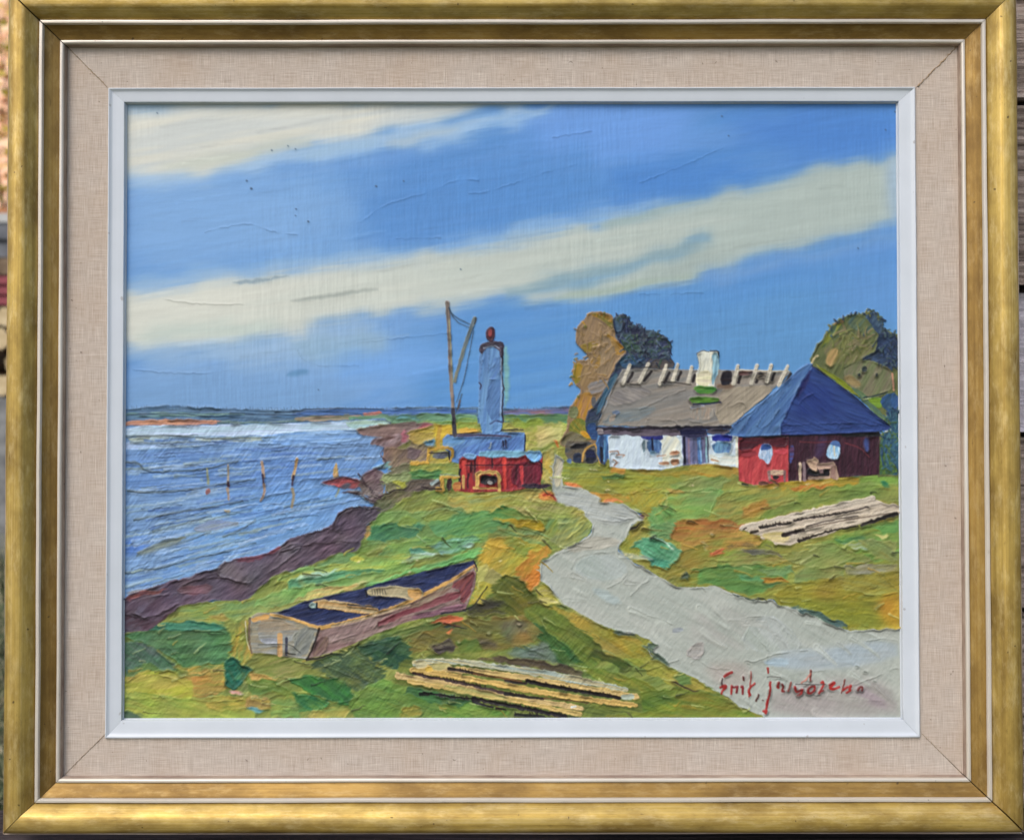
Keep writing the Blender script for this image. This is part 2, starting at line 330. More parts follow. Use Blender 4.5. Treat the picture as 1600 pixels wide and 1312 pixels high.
    for c in ([(198, 682), (260, 680), (300, 682), (340, 685), (380, 684), (430, 683)], [(205, 692), (250, 692), (330, 690)], [(198, 722), (216, 722), (228, 738), (300, 735), (330, 731), (372, 720)], [(200, 766), (230, 770), (300, 765), (350, 755), (400, 748)], [(210, 812), (260, 803), (330, 792), (380, 782)], [(240, 830), (270, 824), (300, 814), (330, 805)], [(215, 868), (250, 857), (300, 842), (330, 830)], [(350, 838), (380, 826), (400, 812)], [(196, 895), (230, 890), (260, 885), (300, 872), (350, 862), (400, 848)]):
        Ln([(a, b) for a, b in c], (92, 106, 104), 3, 1.2, soft=1.5, op=.75, dry=.2, reg=S)
        crease(c, 1.8, .5, 1.3)
    P([(206, 868), (235, 852), (262, 842), (300, 836), (268, 852), (240, 862)], (130, 142, 134), (112, 130, 140), ang=16, L=20, W=2, reg=S)
    P([(300, 826), (318, 816), (350, 812), (380, 818), (350, 826), (310, 832)], (142, 156, 170), (130, 150, 190), ang=12, L=20, W=2, reg=S, dry=.2)
    P([(205, 893), (225, 888), (222, 892), (206, 897)], (150, 172, 170), reg=S)
    P([(276, 912), (330, 894), (350, 884), (348, 896), (320, 902), (270, 918)], (136, 132, 128), (150, 140, 136), ang=18, L=20, W=2, reg=S)
    P([(196, 924), (260, 914), (300, 906), (260, 922), (205, 930)], (150, 148, 152), (122, 160, 206), ang=12, L=20, W=2, reg=S, dry=.1)
    # ---- wooden stakes standing in the water
    MS = 'painted_mooring_stake#%d'; n0 = COL.copy()
    Ln([(324, 732), (326, 755)], (150, 152, 116), 3, 4, reg=MS % 1, dry=.25); P([(321, 765), (328, 761), (331, 770), (322, 773)], (176, 110, 92), (120, 60, 60), reg=MS % 1)
    Ln([(357, 727), (357, 755)], (166, 146, 116), 3, 4, reg=MS % 2, dry=.15); Ln([(357, 754), (358, 759)], (60, 24, 40), 4, 4, reg=MS % 2); Ln([(356, 763), (358, 780)], (170, 140, 112), 4.5, 3, reg=MS % 2, dry=.15)
    Ln([(410, 722), (413, 745)], (190, 150, 112), 4.5, 4.5, reg=MS % 3); Ln([(411, 742), (413, 756)], (56, 28, 48), 4, 3, reg=MS % 3); Ln([(413, 757), (414, 772), (408, 782)], (188, 150, 116), 4.5, 3, reg=MS % 3, dry=.15)
    P([(350, 796), (362, 796), (360, 801), (352, 800)], (190, 170, 130), dry=.3, reg=MS % 2)
    Ln([(465, 717), (461, 735), (458, 748)], (206, 156, 86), 5, 4.5, reg=MS % 4); Ln([(459, 744), (457, 758)], (50, 30, 50), 4, 3, reg=MS % 4); Ln([(457, 764), (460, 775), (456, 792)], (168, 146, 108), 5, 4, reg=MS % 4, dry=.3)
    P([(522, 727), (526, 721), (529, 740), (528, 746), (521, 745)], (206, 164, 66), (196, 140, 90), reg=MS % 5); Ln([(530, 765), (525, 776)], (150, 150, 110), 3, 2, dry=.35, reg=MS % 5)
    COL[:] = COL*.78+n0*.22
    # ---- muddy bank and stones
    P([(592, 662), (900, 662), (900, 1135), (560, 1135), (578, 812), (596, 786), (604, 764), (604, 742), (612, 722), (602, 700)], (128, 116, 78), (120, 124, 66), sm=0, ang=30, L=30, W=4, reg='painted_meadow')
    S = 'painted_muddy_bank'
    P([(552, 668), (600, 665), (662, 659), (690, 664), (680, 672), (640, 684), (600, 682), (590, 683), (562, 680)], (138, 114, 112), (112, 90, 92), ang=3, L=30, W=3, reg=S)
    P([(655, 663), (678, 662), (680, 670), (668, 676), (655, 672)], (166, 84, 90), (140, 80, 90), reg=S)
    P([(588, 684), (628, 678), (645, 680), (640, 690), (620, 700), (602, 702), (592, 694), (578, 695), (582, 688)], (146, 128, 138), (110, 84, 86), ang=30, L=14, W=3, reg=S)
    P([(600, 698), (630, 700), (655, 706), (652, 716), (632, 734), (606, 732), (596, 718), (600, 706)], (116, 94, 88), (140, 116, 96), ang=60, L=20, W=3, reg=S)
    P([(630, 670), (637, 676), (636, 692), (628, 692), (630, 682)], (160, 92, 110), reg=S)
    P([(579, 729), (594, 727), (606, 720), (610, 726), (600, 733), (584, 735)], (118, 158, 170), (100, 140, 130), reg=S)
    P([(566, 742), (580, 731), (600, 737), (606, 748), (598, 766), (600, 782), (590, 788), (575, 778), (564, 766), (560, 756)], (120, 104, 106), (92, 70, 78), ang=40, L=14, W=3, reg=S)
    P([(600, 736), (640, 720), (700, 740), (700, 768), (668, 806), (600, 820), (560, 800), (590, 788), (604, 764)], (122, 112, 92), (104, 106, 72), ang=40, L=24, W=3, reg=S, var=.09)
    P([(501, 754), (527, 745), (546, 744), (566, 751), (560, 764), (543, 764), (530, 760), (508, 760)], (170, 70, 74), (118, 60, 74), ang=10, L=10, W=3, reg=S)
    P([(530, 757), (545, 754), (548, 762), (535, 766)], (86, 84, 104), reg=S)
    P([(536, 768), (560, 764), (570, 774), (590, 784), (584, 790), (568, 778), (552, 771)], (80, 62, 76), (130, 110, 112), ang=10, L=10, W=2, reg=S)
    mud = [(186, 938), (205, 927), (246, 914), (268, 906), (282, 905), (295, 901), (320, 890), (342, 886), (352, 876), (388, 870), (420, 864), (432, 858), (449, 844), (478, 833), (504, 826), (520, 818), (530, 800), (551, 790), (572, 792), (590, 792), (600, 800), (585, 812), (574, 822), (600, 816), (590, 850), (572, 862), (519, 870), (511, 881), (481, 886), (440, 896), (430, 900), (403, 922), (385, 938), (352, 943), (347, 937), (309, 942), (285, 947), (268, 970), (248, 974), (233, 987), (196, 990), (186, 992)]
    P(mud, (96, 80, 98), (76, 62, 80), sm=0, j=1.4, ang=35, L=26, W=3, var=.09, amp=.8, h=1.1, rdg=1.6, reg=S)
    P([(345, 882), (357, 876), (388, 871), (430, 860), (460, 846), (480, 850), (440, 884), (400, 908), (385, 914), (358, 905), (340, 900)], (110, 98, 116), (88, 76, 94), ang=38, L=30, W=4, rdg=1.8, h=1.5, reg=S)
    P([(198, 945), (230, 930), (300, 922), (325, 930), (310, 940), (285, 946), (265, 962), (225, 966), (212, 960), (196, 960)], (104, 92, 112), (84, 66, 84), ang=38, L=30, W=4, rdg=1.8, h=1.5, reg=S)
    P([(196, 960), (214, 960), (226, 968), (262, 954), (276, 952), (250, 972), (230, 986), (196, 988)], (74, 50, 66), (92, 76, 94), ang=30, L=20, W=3, rdg=1, h=1, reg=S)
    P([(275, 920), (290, 912), (335, 914), (330, 926), (300, 930), (280, 924)], (120, 88, 100), (98, 66, 78), ang=2, L=20, W=3, reg=S)
    P([(198, 932), (230, 922), (268, 920), (240, 928), (215, 934), (198, 942)], (128, 72, 72), (90, 60, 76), ang=8, L=20, W=2, reg=S, dry=.1)
    P([(420, 862), (440, 852), (440, 858), (424, 868)], (120, 50, 66), reg=S)
    P([(370, 872), (400, 868), (428, 864), (400, 876), (372, 880)], (112, 62, 78), reg=S, dry=.1)
    P([(530, 803), (560, 792), (585, 794), (570, 808), (560, 822), (530, 832), (522, 822)], (98, 86, 104), (72, 60, 78), ang=40, L=14, W=3, rdg=1.6, reg=S)
    for c in ([(286, 914), (300, 907), (330, 902), (352, 903), (370, 908), (395, 914)], [(342, 898), (345, 888), (355, 878)], [(196, 961), (214, 960), (226, 967), (262, 954), (280, 944)], [(440, 862), (480, 850), (520, 848), (560, 846)], [(520, 830), (530, 802), (552, 790), (580, 792)], [(478, 836), (505, 826), (535, 832)], [(600, 702), (594, 712), (604, 718), (600, 728), (566, 742)], [(505, 755), (530, 745), (560, 750)], [(560, 740), (590, 780), (598, 775), (615, 765), (640, 764)], [(536, 770), (560, 768), (568, 778), (590, 786)]):
        Ln(c, (44, 28, 40), 2.4, 1.2, reg=S, dry=.12); crease(c, 2, .3, 1.4)
    P([(800, 900), (1200, 900), (1200, 1135), (800, 1135)], (140, 140, 60), sm=0)
    # ---- meadow left of the path
    M = 'painted_meadow'
    lm = [(186, 990), (233, 986), (250, 972), (285, 946), (309, 942), (347, 937), (385, 938), (403, 920), (430, 898), (481, 885), (519, 866), (557, 862), (585, 812), (660, 760), (640, 740), (640, 680), (676, 668), (720, 660), (890, 664), (890, 700), (865, 712), (862, 770), (872, 786), (913, 795), (927, 818), (924, 833), (905, 846), (875, 859), (845, 880), (844, 905), (860, 917), (880, 943), (906, 957), (951, 981), (996, 991), (1012, 1014), (1046, 1040), (1100, 1062), (1125, 1082), (1158, 1105), (1200, 1130), (186, 1130)]
    P(lm, (140, 148, 70), (112, 130, 62), sm=0, j=1.5, ang=20, L=60, W=8, var=.08, reg=M)
    # mid distance yellow ground with blue and ochre
    P([(640, 676), (676, 664), (745, 660), (750, 680), (715, 690), (700, 740), (640, 726)], (186, 160, 62), (160, 148, 74), ang=10, L=20, W=3, reg=M)
    P([(676, 663), (706, 664), (706, 676), (690, 690), (680, 688)], (198, 170, 50), (186, 150, 44), reg=M)
    P([(716, 661), (746, 660), (746, 668), (716, 668)], (140, 156, 60), reg=M)
    P([(716, 668), (748, 668), (750, 676), (716, 676)], (202, 156, 52), reg=M)
    P([(640, 690), (665, 682), (680, 700), (668, 724), (640, 726)], (150, 134, 104), (122, 108, 96), ang=30, L=12, W=2.5, reg=M)
    P([(640, 677), (680, 676), (676, 688), (655, 694), (640, 690)], (180, 150, 56), (166, 140, 76), reg=M)
    P([(636, 700), (658, 704), (650, 716), (636, 718)], (108, 90, 98), reg=M, dry=.15)
    P([(664, 690), (678, 686), (678, 696), (668, 698)], (92, 140, 180), reg=M)
    P([(640, 726), (716, 724), (718, 744), (690, 742), (640, 738)], (150, 150, 66), (130, 146, 72), ang=3, L=20, W=3, reg=M)
    P([(640, 738), (660, 734), (692, 736), (686, 746), (664, 750), (640, 750)], (64, 128, 80), (92, 140, 76), ang=10, L=14, W=2.5, reg=M)
    P([(598, 740), (640, 738), (645, 750), (600, 754)], (146, 158, 108), (130, 140, 90), reg=M, dry=.1)
    P([(618, 752), (632, 750), (636, 760), (620, 764)], (160, 160, 56), reg=M)
    P([(640, 750), (686, 748), (694, 764), (660, 768), (632, 768)], (108, 94, 86), (86, 76, 76), ang=2, L=14, W=2, reg=M)
    P([(822, 660), (892, 662), (894, 672), (880, 688), (872, 704), (850, 704), (822, 704), (820, 680), (790, 676), (788, 664)], (172, 166, 92), (148, 158, 66), ang=5, L=16, W=3, reg=M)
    P([(800, 656), (850, 658), (850, 668), (800, 668)], (132, 156, 60), (150, 168, 60), reg=M)
    P([(848, 704), (866, 700), (866, 755), (848, 755)], (170, 160, 86), (190, 160, 66), ang=90, L=10, W=3, reg=M)
    P([(838, 668), (880, 668), (876, 690), (840, 700)], (190, 180, 116), (170, 164, 96), reg=M, ang=20)
    Ln([(868, 690), (872, 700)], (216, 110, 50), 4, 3, reg=M)
    P([(700, 768), (842, 762), (868, 770), (868, 790), (780, 800), (700, 800)], (152, 152, 78), (172, 156, 70), ang=3, L=30, W=3, reg=M)
    P([(725, 775), (780, 768), (830, 778), (800, 800), (740, 800)], (164, 154, 66), (150, 158, 92), ang=8, L=24, W=4, reg=M)
    P([(600, 800), (660, 800), (700, 790), (740, 800), (730, 820), (690, 846), (620, 850), (575, 850), (580, 822)], (110, 138, 72), (120, 150, 80), ang=25, L=30, W=3, reg=M)
    P([(578, 826), (592, 818), (640, 812), (664, 820), (650, 838), (600, 846), (572, 842)], (60, 118, 84), (76, 134, 90), ang=25, L=20, W=3, reg=M)
    P([(620, 816), (640, 804), (652, 812), (640, 822), (622, 822)], (124, 150, 66), reg=M)
    P([(574, 822), (582, 822), (576, 838), (568, 842)], (196, 140, 70), (150, 140, 96), reg=M, dry=.15)
    P([(668, 818), (700, 798), (760, 800), (800, 812), (790, 832), (740, 838), (680, 836)], (106, 152, 84), (88, 140, 84), ang=14, L=36, W=4, reg=M)
    P([(660, 808), (690, 796), (720, 800), (700, 812), (672, 816)], (130, 148, 70), reg=M, ang=20)
    P([(760, 806), (785, 788), (820, 800), (850, 806), (820, 814), (780, 812)], (150, 152, 60), (76, 130, 66), ang=-10, L=26, W=4, grad=(850, 800, 775, 806), reg=M)
    P([(774, 812), (790, 812), (842, 811), (854, 824), (852, 830), (830, 826), (800, 820)], (178, 148, 26), (160, 136, 30), ang=-8, L=30, W=3, rdg=1.4, h=1.2, reg=M)
    P([(850, 812), (864, 808), (880, 820), (868, 840), (856, 836), (852, 826)], (84, 122, 84), (140, 148, 60), reg=M, ang=70)
    P([(776, 824), (800, 826), (850, 834), (862, 842), (838, 852), (820, 852), (790, 838), (770, 832)], (112, 146, 84), (150, 156, 76), ang=-12, L=26, W=3, reg=M)
    P([(866, 800), (912, 796), (926, 815), (922, 834), (900, 848), (872, 858), (862, 846), (876, 828)], (160, 160, 84), (122, 134, 84), ang=35, L=24, W=4, reg=M)
    P([(790, 786), (830, 782), (870, 784), (908, 794), (910, 806), (860, 812), (820, 802)], (162, 158, 92), (146, 154, 70), ang=-8, L=26, W=3, reg=M)
    P([(600, 852), (660, 840), (740, 836), (765, 832), (760, 846), (700, 862), (660, 866), (590, 872)], (124, 158, 76), (104, 150, 84), ang=10, L=36, W=3, reg=M)
    P([(672, 852), (700, 843), (745, 838), (748, 848), (720, 860), (690, 864)], (96, 148, 100), (120, 170, 150), ang=10, L=16, W=3, reg=M)
    P([(724, 852), (738, 848), (742, 852), (728, 858)], (170, 206, 200), reg=M, rdg=0)
    P([(640, 858), (664, 858), (668, 868), (640, 876)], (66, 138, 104), (100, 160, 130), reg=M)
    P([(610, 880), (660, 862), (686, 866), (662, 872), (622, 884)], (168, 196, 168), (140, 176, 110), ang=6, L=16, W=2, reg=M, dry=.1)
    P([(480, 888), (560, 872), (640, 864), (640, 874), (600, 884), (540, 894)], (150, 162, 70), (120, 156, 80), ang=8, L=30, W=3, reg=M)
    P([(497, 880), (519, 868), (556, 864), (548, 880), (512, 884)], (92, 136, 80), (108, 148, 90), reg=M)
    P([(549, 872), (560, 866), (572, 874), (556, 880)], (172, 176, 70), reg=M)
    P([(430, 912), (442, 896), (480, 886), (560, 876), (640, 878), (600, 890), (520, 894), (450, 910)], (164, 176, 74), (122, 166, 90), ang=8, L=30, W=3, reg=M, rdg=1.3)
    P([(448, 906), (520, 894), (600, 886), (620, 890), (560, 900), (520, 910), (450, 922)], (92, 158, 110), (80, 138, 98), ang=9, L=40, W=3, reg=M)
    P([(475, 898), (520, 890), (535, 890), (500, 900), (460, 906)], (150, 190, 156), ang=10, reg=M, dry=.15)
    P([(403, 938), (425, 924), (460, 918), (500, 910), (560, 898), (620, 884), (650, 878), (640, 890), (580, 908), (500, 928), (450, 944), (420, 952), (395, 958)], (140, 172, 92), (116, 160, 86), ang=12, L=40, W=3, reg=M, rdg=1.2)
    P([(486, 924), (505, 918), (560, 912), (580, 906), (560, 918), (500, 934), (452, 944), (470, 934)], (206, 176, 104), (170, 180, 110), ang=12, L=20, W=2, reg=M)
    P([(570, 912), (640, 892), (740, 860), (754, 852), (758, 862), (742, 872), (690, 884), (620, 902), (570, 920)], (116, 176, 100), (92, 158, 88), ang=14, L=50, W=3, reg=M, rdg=1.8, h=1.6)
    P([(385, 960), (400, 944), (425, 948), (404, 960), (392, 968)], (140, 168, 88), (160, 176, 90), reg=M)
    P([(754, 858), (766, 842), (800, 838), (850, 852), (858, 862), (840, 874), (800, 904), (768, 930), (745, 944), (730, 944), (744, 920), (744, 890)], (186, 160, 52), (168, 156, 58), ang=40, L=40, W=5, reg=M, rdg=1.2)
    P([(786, 838), (812, 842), (834, 858), (830, 866), (800, 864), (790, 852)], (146, 142, 52), (130, 140, 56), ang=-20, L=20, W=3, reg=M)
    P([(744, 884), (760, 880), (764, 894), (752, 912), (745, 930)], (176, 172, 92), reg=M)
    P([(758, 896), (770, 888), (784, 900), (776, 914), (756, 908)], (156, 148, 84), reg=M)
    P([(832, 862), (860, 852), (862, 862), (842, 882), (844, 905), (828, 922), (818, 912), (806, 892)], (202, 128, 46), (176, 134, 44), ang=60, L=20, W=4, reg=M)
    P([(832, 884), (842, 880), (844, 906), (830, 920), (820, 900)], (216, 132, 50), (200, 120, 40), reg=M)
    P([(830, 918), (846, 910), (862, 922), (876, 942), (862, 946), (844, 938)], (168, 164, 60), (190, 184, 120), reg=M, rdg=1.5)
    P([(756, 940), (776, 906), (794, 896), (812, 906), (832, 926), (848, 942), (866, 950), (840, 968), (800, 962), (770, 950)], (112, 112, 40), (88, 98, 36), ang=-40, L=36, W=6, reg=M, rdg=1.3)
    P([(745, 945), (770, 932), (795, 945), (790, 958), (740, 966), (722, 958)], (104, 110, 46), (70, 72, 44), ang=10, L=26, W=4, reg=M)
    P([(728, 952), (760, 938), (785, 942), (770, 950), (735, 956)], (58, 58, 44), soft=2.5, reg=M, rdg=0)
    P([(866, 944), (900, 958), (950, 982), (1000, 1000), (1010, 1016), (1020, 1030), (960, 1030), (900, 1000), (850, 965)], (160, 142, 44), (146, 140, 60), ang=-32, L=50, W=6, reg=M)
    P([(820, 950), (848, 944), (880, 960), (930, 1000), (955, 1030), (920, 1042), (880, 1030), (830, 990)], (92, 116, 44), (112, 128, 50), ang=-38, L=50, W=6, reg=M)
    P([(828, 970), (850, 980), (890, 1010), (912, 1036), (880, 1042), (846, 1012)], (52, 96, 48), (76, 106, 50), ang=-40, L=40, W=5, reg=M)
    P([(640, 985), (700, 968), (760, 966), (820, 960), (850, 990), (830, 1010), (760, 1016), (700, 1012), (640, 1020)], (124, 112, 50), (108, 108, 56), ang=-10, L=40, W=6, reg=M, var=.1)
    P([(780, 975), (810, 965), (830, 985), (812, 1008), (785, 1000)], (112, 118, 84), (96, 92, 66), ang=50, L=20, W=4, reg=M, soft=3, rdg=0)
    P([(800, 984), (830, 990), (826, 1010), (800, 1012)], (140, 116, 60), soft=3, rdg=0, reg=M)
    P([(745, 998), (775, 1000), (780, 1010), (756, 1012)], (90, 82, 70), soft=3, rdg=0, reg=M)
    P([(800, 1014), (850, 1004), (868, 1018), (874, 1034), (820, 1030), (790, 1022)], (112, 130, 118), (84, 104, 84), ang=-12, L=26, W=4, reg=M, soft=2.5)
    P([(730, 1026), (790, 1026), (870, 1036), (912, 1046), (908, 1058), (850, 1046), (760, 1034)], (96, 88, 62), (70, 62, 50), ang=-10, L=30, W=2, reg=M, dry=.1)
    P([(676, 1008), (700, 998), (712, 1010), (706, 1020), (680, 1022)], (104, 94, 80), (70, 60, 60), reg=M)
    P([(712, 1000), (745, 998), (758, 1014), (720, 1022)], (110, 124, 50), (96, 120, 50), ang=20, reg=M)
    P([(560, 1006), (640, 980), (690, 962), (700, 970), (640, 1000), (560, 1026), (520, 1030)], (122, 124, 62), (86, 110, 56), ang=20, L=40, W=4, reg=M)
    P([(676, 970), (700, 962), (724, 962), (718, 970), (690, 974)], (216, 112, 64), (190, 100, 60), ang=8, L=14, W=2, reg=M, rdg=.6)
    Ln([(698, 978), (716, 976), (704, 984)], (50, 70, 66), 4, 2, reg=M); Ln([(702, 988), (708, 982)], (214, 120, 66), 4, 2, reg=M)
    P([(560, 1010), (610, 992), (640, 1000), (645, 1044), (600, 1036), (560, 1020)], (66, 98, 58), (48, 84, 62), ang=-14, L=40, W=5, reg=M)
    P([(580, 1016), (640, 1022), (644, 1040), (625, 1048), (590, 1034)], (34, 76, 60), (50, 92, 56), ang=-30, L=26, W=4, reg=M, soft=1.5)
    P([(480, 1038), (520, 1022), (560, 1016), (600, 1042), (600, 1070), (560, 1080), (520, 1062)], (66, 92, 66), (96, 116, 62), ang=-35, L=40, W=4, reg=M)
    P([(448, 1062), (480, 1056), (530, 1058), (560, 1088), (548, 1102), (510, 1094), (480, 1080)], (60, 128, 58), (52, 108, 60), ang=-35, L=40, W=4, reg=M, rdg=1.8, h=1.4)
    P([(385, 1060), (430, 1062), (460, 1080), (510, 1092), (500, 1100), (420, 1080), (388, 1072)], (92, 128, 56), (120, 140, 60), ang=-20, L=36, W=4, reg=M)
    P([(458, 1082), (480, 1084), (520, 1098), (500, 1110), (470, 1110), (460, 1098)], (46, 112, 68), (90, 132, 60), ang=-30, L=26, W=3, reg=M, rdg=1.4)
    P([(556, 1080), (600, 1060), (640, 1072), (700, 1086), (760, 1100), (800, 1112), (760, 1122), (560, 1122), (545, 1104)], (92, 132, 56), (120, 150, 64), ang=-14, L=40, W=5, reg=M)
    P([(622, 1106), (645, 1102), (664, 1112), (656, 1120), (630, 1120)], (166, 154, 60), (140, 150, 60), reg=M)
    P([(640, 1070), (700, 1082), (740, 1094), (720, 1104), (660, 1092), (630, 1084)], (70, 118, 66), (52, 92, 60), ang=-12, L=20, W=3, reg=M)
    P([(484, 1110), (520, 1104), (545, 1110), (540, 1124), (480, 1124)], (170, 160, 76), (140, 156, 80), reg=M)
    P([(390, 1046), (430, 1028), (480, 1030), (492, 1042), (470, 1056), (440, 1062), (400, 1054)], (118, 138, 62), (140, 146, 80), ang=18, L=30, W=3, reg=M)
    P([(392, 1050), (420, 1052), (436, 1060), (392, 1062)], (188, 152, 80), (150, 140, 70), reg=M)
    P([(362, 1000), (378, 970), (388, 965), (390, 1000), (396, 1022), (380, 1040), (356, 1040)], (126, 144, 64), (170, 150, 60), ang=75, L=26, W=3, reg=M)
    # bottom-left big dabs
    P([(192, 992), (233, 984), (250, 974), (300, 968), (350, 972), (362, 1000), (356, 1034), (290, 1042), (240, 1010), (205, 1000)], (88, 134, 84), (72, 116, 76), ang=0, L=60, W=6, reg=M, rdg=1.3)
    P([(232, 988), (250, 974), (300, 968), (340, 972), (352, 982), (300, 984), (250, 984)], (56, 130, 108), (70, 146, 120), ang=2, L=30, W=3, reg=M, rdg=1.5)
    P([(268, 974), (300, 966), (340, 962), (352, 976), (330, 972), (300, 970)], (168, 162, 72), (130, 150, 76), reg=M, dry=.1)
    P([(285, 948), (350, 942), (400, 938), (394, 956), (372, 972), (352, 964), (300, 968), (268, 972)], (116, 146, 84), (142, 158, 76), ang=8, L=30, W=3, reg=M)
    P([(325, 962), (350, 955), (358, 968), (335, 968)], (172, 154, 76), reg=M, dry=.15)
    P([(192, 1004), (215, 1000), (245, 1014), (275, 1040), (278, 1048), (230, 1050), (196, 1062)], (84, 104, 92), (72, 110, 84), ang=-40, L=30, W=4, reg=M, rdg=1.2)
    P([(196, 1056), (225, 1036), (260, 1046), (230, 1058), (196, 1064)], (100, 130, 72), reg=M)
    P([(272, 1040), (292, 1042), (350, 1040), (352, 1052), (300, 1056), (290, 1050)], (190, 160, 80), (100, 130, 66), ang=0, L=20, W=2, reg=M)
    P([(288, 1056), (350, 1052), (358, 1070), (352, 1082), (300, 1090), (295, 1070)], (182, 140, 68), (156, 146, 66), ang=0, L=26, W=3, reg=M)
    P([(190, 1062), (232, 1046), (270, 1046), (298, 1062), (304, 1080), (296, 1096), (240, 1090), (200, 1092)], (166, 170, 58), (176, 166, 72), ang=10, L=30, W=4, reg=M, rdg=1.5)
    P([(190, 1082), (230, 1082), (300, 1092), (360, 1100), (400, 1104), (400, 1126), (186, 1126)], (142, 162, 66), (160, 170, 72), ang=-12, L=50, W=5, reg=M)
    P([(192, 1110), (215, 1112), (225, 1124), (190, 1124)], (80, 110, 84), reg=M, soft=2)
    P([(300, 1090), (360, 1086), (388, 1092), (390, 1108), (340, 1112)], (150, 158, 66), (176, 162, 66), ang=4, L=24, W=3, reg=M)
    P([(386, 1092), (402, 1086), (425, 1094), (428, 1106), (400, 1110), (386, 1104)], (150, 128, 70), (170, 150, 70), reg=M)
    P([(385, 1106), (400, 1104), (416, 1110), (405, 1114), (390, 1111)], (100, 160, 160), reg=M)
    P([(350, 1036), (362, 1024), (376, 1034), (394, 1046), (380, 1064), (366, 1078), (352, 1070)], (28, 104, 88), (44, 90, 66), ang=-60, L=20, W=3, reg=M, rdg=1.6, h=1.4)
    P([(372, 1072), (384, 1058), (390, 1074), (386, 1086), (374, 1084)], (164, 170, 96), (110, 130, 70), reg=M)
    P([(360, 1078), (376, 1078), (380, 1084), (364, 1084)], (160, 176, 206), (206, 150, 130), reg=M)
    P([(390, 1066), (430, 1066), (425, 1078), (396, 1086), (388, 1080)], (88, 122, 54), reg=M)
    P([(425, 1096), (450, 1086), (465, 1100), (470, 1122), (420, 1122)], (112, 146, 76), (140, 150, 70), reg=M)
    # right of the long planks
    P([(905, 1040), (940, 1044), (1000, 1060), (1040, 1080), (1010, 1090), (980, 1078), (930, 1062)], (104, 124, 44), (130, 136, 50), ang=-28, L=40, W=5, reg=M)
    P([(1020, 1020), (1050, 1046), (1100, 1066), (1120, 1084), (1060, 1076), (1010, 1050), (980, 1030)], (156, 150, 64), (140, 142, 50), ang=-28, L=36, W=4, reg=M)
    P([(1060, 1048), (1080, 1056), (1078, 1070), (1062, 1068), (1050, 1058)], (92, 122, 60), reg=M)
    P([(990, 1080), (1060, 1074), (1120, 1086), (1180, 1118), (1180, 1126), (900, 1126), (920, 1108), (990, 1108)], (136, 136, 48), (110, 130, 48), ang=-8, L=50, W=6, reg=M)
    P([(996, 1086), (1040, 1084), (1052, 1100), (1010, 1112), (990, 1108)], (78, 108, 44), (98, 124, 44), ang=-20, L=26, W=5, soft=3, rdg=0, reg=M)
    P([(930, 1012), (945, 1018), (990, 1040), (975, 1046), (950, 1034), (926, 1024), (915, 1030)], (84, 90, 36), (64, 84, 36), ang=-30, L=20, W=4, reg=M)
    Ln([(1052, 1064), (1072, 1074), (1090, 1080)], (66, 52, 40), 3, 1.5, reg=M, dry=.25)
    dabs(lm, [(130, 148, 70), (112, 134, 64), (152, 152, 72), (96, 128, 66), (160, 148, 70)], 60, 26, 9, lambda x, y: 15 if x < 750 else -30, seed=5, reg=M, op=.35, soft=2, dry=.12)
    P([(842, 768), (860, 764), (872, 772), (870, 784), (858, 782), (846, 778)], (206, 136, 60), (180, 120, 60), reg=M)
    Ln([(850, 774), (862, 771), (869, 780)], (168, 44, 40), 3, 4, reg=M)
    # ---- meadow right of the path
    N = 'painted_far_meadow'
    rm = [(869, 700), (930, 700), (955, 722), (1035, 732), (1066, 724), (1107, 722), (1153, 730), (1180, 757), (1233, 751), (1338, 743), (1412, 730), (1412, 990), (1365, 984), (1325, 986), (1282, 966), (1251, 952), (1216, 946), (1208, 936), (1173, 935), (1144, 925), (1117, 915), (1058, 917), (1031, 902), (1012, 891), (996, 882), (967, 861), (967, 853), (979, 836), (985, 821), (1008, 810), (1011, 804), (993, 799), (974, 788), (933, 785), (918, 767), (897, 762), (881, 757), (872, 731)]
    P(rm, (150, 150, 66), (132, 140, 58), sm=0, j=1.3, ang=6, L=50, W=6, var=.07, reg=N)
    P([(872, 730), (900, 724), (945, 726), (1000, 734), (1030, 740), (1060, 746), (1000, 766), (960, 770), (900, 758), (882, 752)], (152, 148, 46), (134, 144, 64), ang=2, L=40, W=4, reg=N)
    P([(940, 744), (978, 742), (975, 750), (940, 750)], (96, 132, 64), reg=N, ang=0)
    P([(955, 732), (980, 730), (976, 740), (958, 740)], (180, 130, 48), reg=N, dry=.1)
    P([(975, 728), (1040, 733), (1100, 724), (1150, 730), (1140, 740), (1060, 744), (1000, 740)], (166, 140, 42), (140, 136, 50), ang=4, L=30, W=3, reg=N)
    P([(1080, 722), (1130, 724), (1160, 738), (1150, 748), (1100, 742), (1080, 734)], (172, 130, 42), (160, 146, 60), reg=N, ang=-8)
    P([(1040, 770), (1060, 752), (1100, 742), (1140, 750), (1128, 764), (1080, 772)], (136, 152, 84), (120, 144, 70), ang=10, L=26, W=4, reg=N, rdg=1.2)
    P([(1020, 800), (1038, 780), (1100, 764), (1130, 764), (1108, 806), (1060, 812), (1030, 822)], (112, 150, 76), (130, 158, 84), ang=12, L=36, W=5, reg=N, rdg=1.3)
    P([(1040, 762), (1064, 766), (1072, 770), (1050, 772)], (168, 138, 66), reg=N)
    P([(955, 758), (990, 752), (1010, 764), (1000, 772), (970, 772)], (150, 152, 52), reg=N, rdg=1.2)
    P([(910, 768), (960, 772), (985, 776), (980, 786), (936, 785)], (188, 138, 46), (160, 146, 54), ang=-4, L=26, W=3, reg=N)
    P([(945, 779), (975, 780), (974, 785), (938, 785)], (212, 126, 70), reg=N, rdg=.5)
    P([(882, 752), (898, 756), (910, 762), (890, 762)], (204, 118, 62), reg=N)
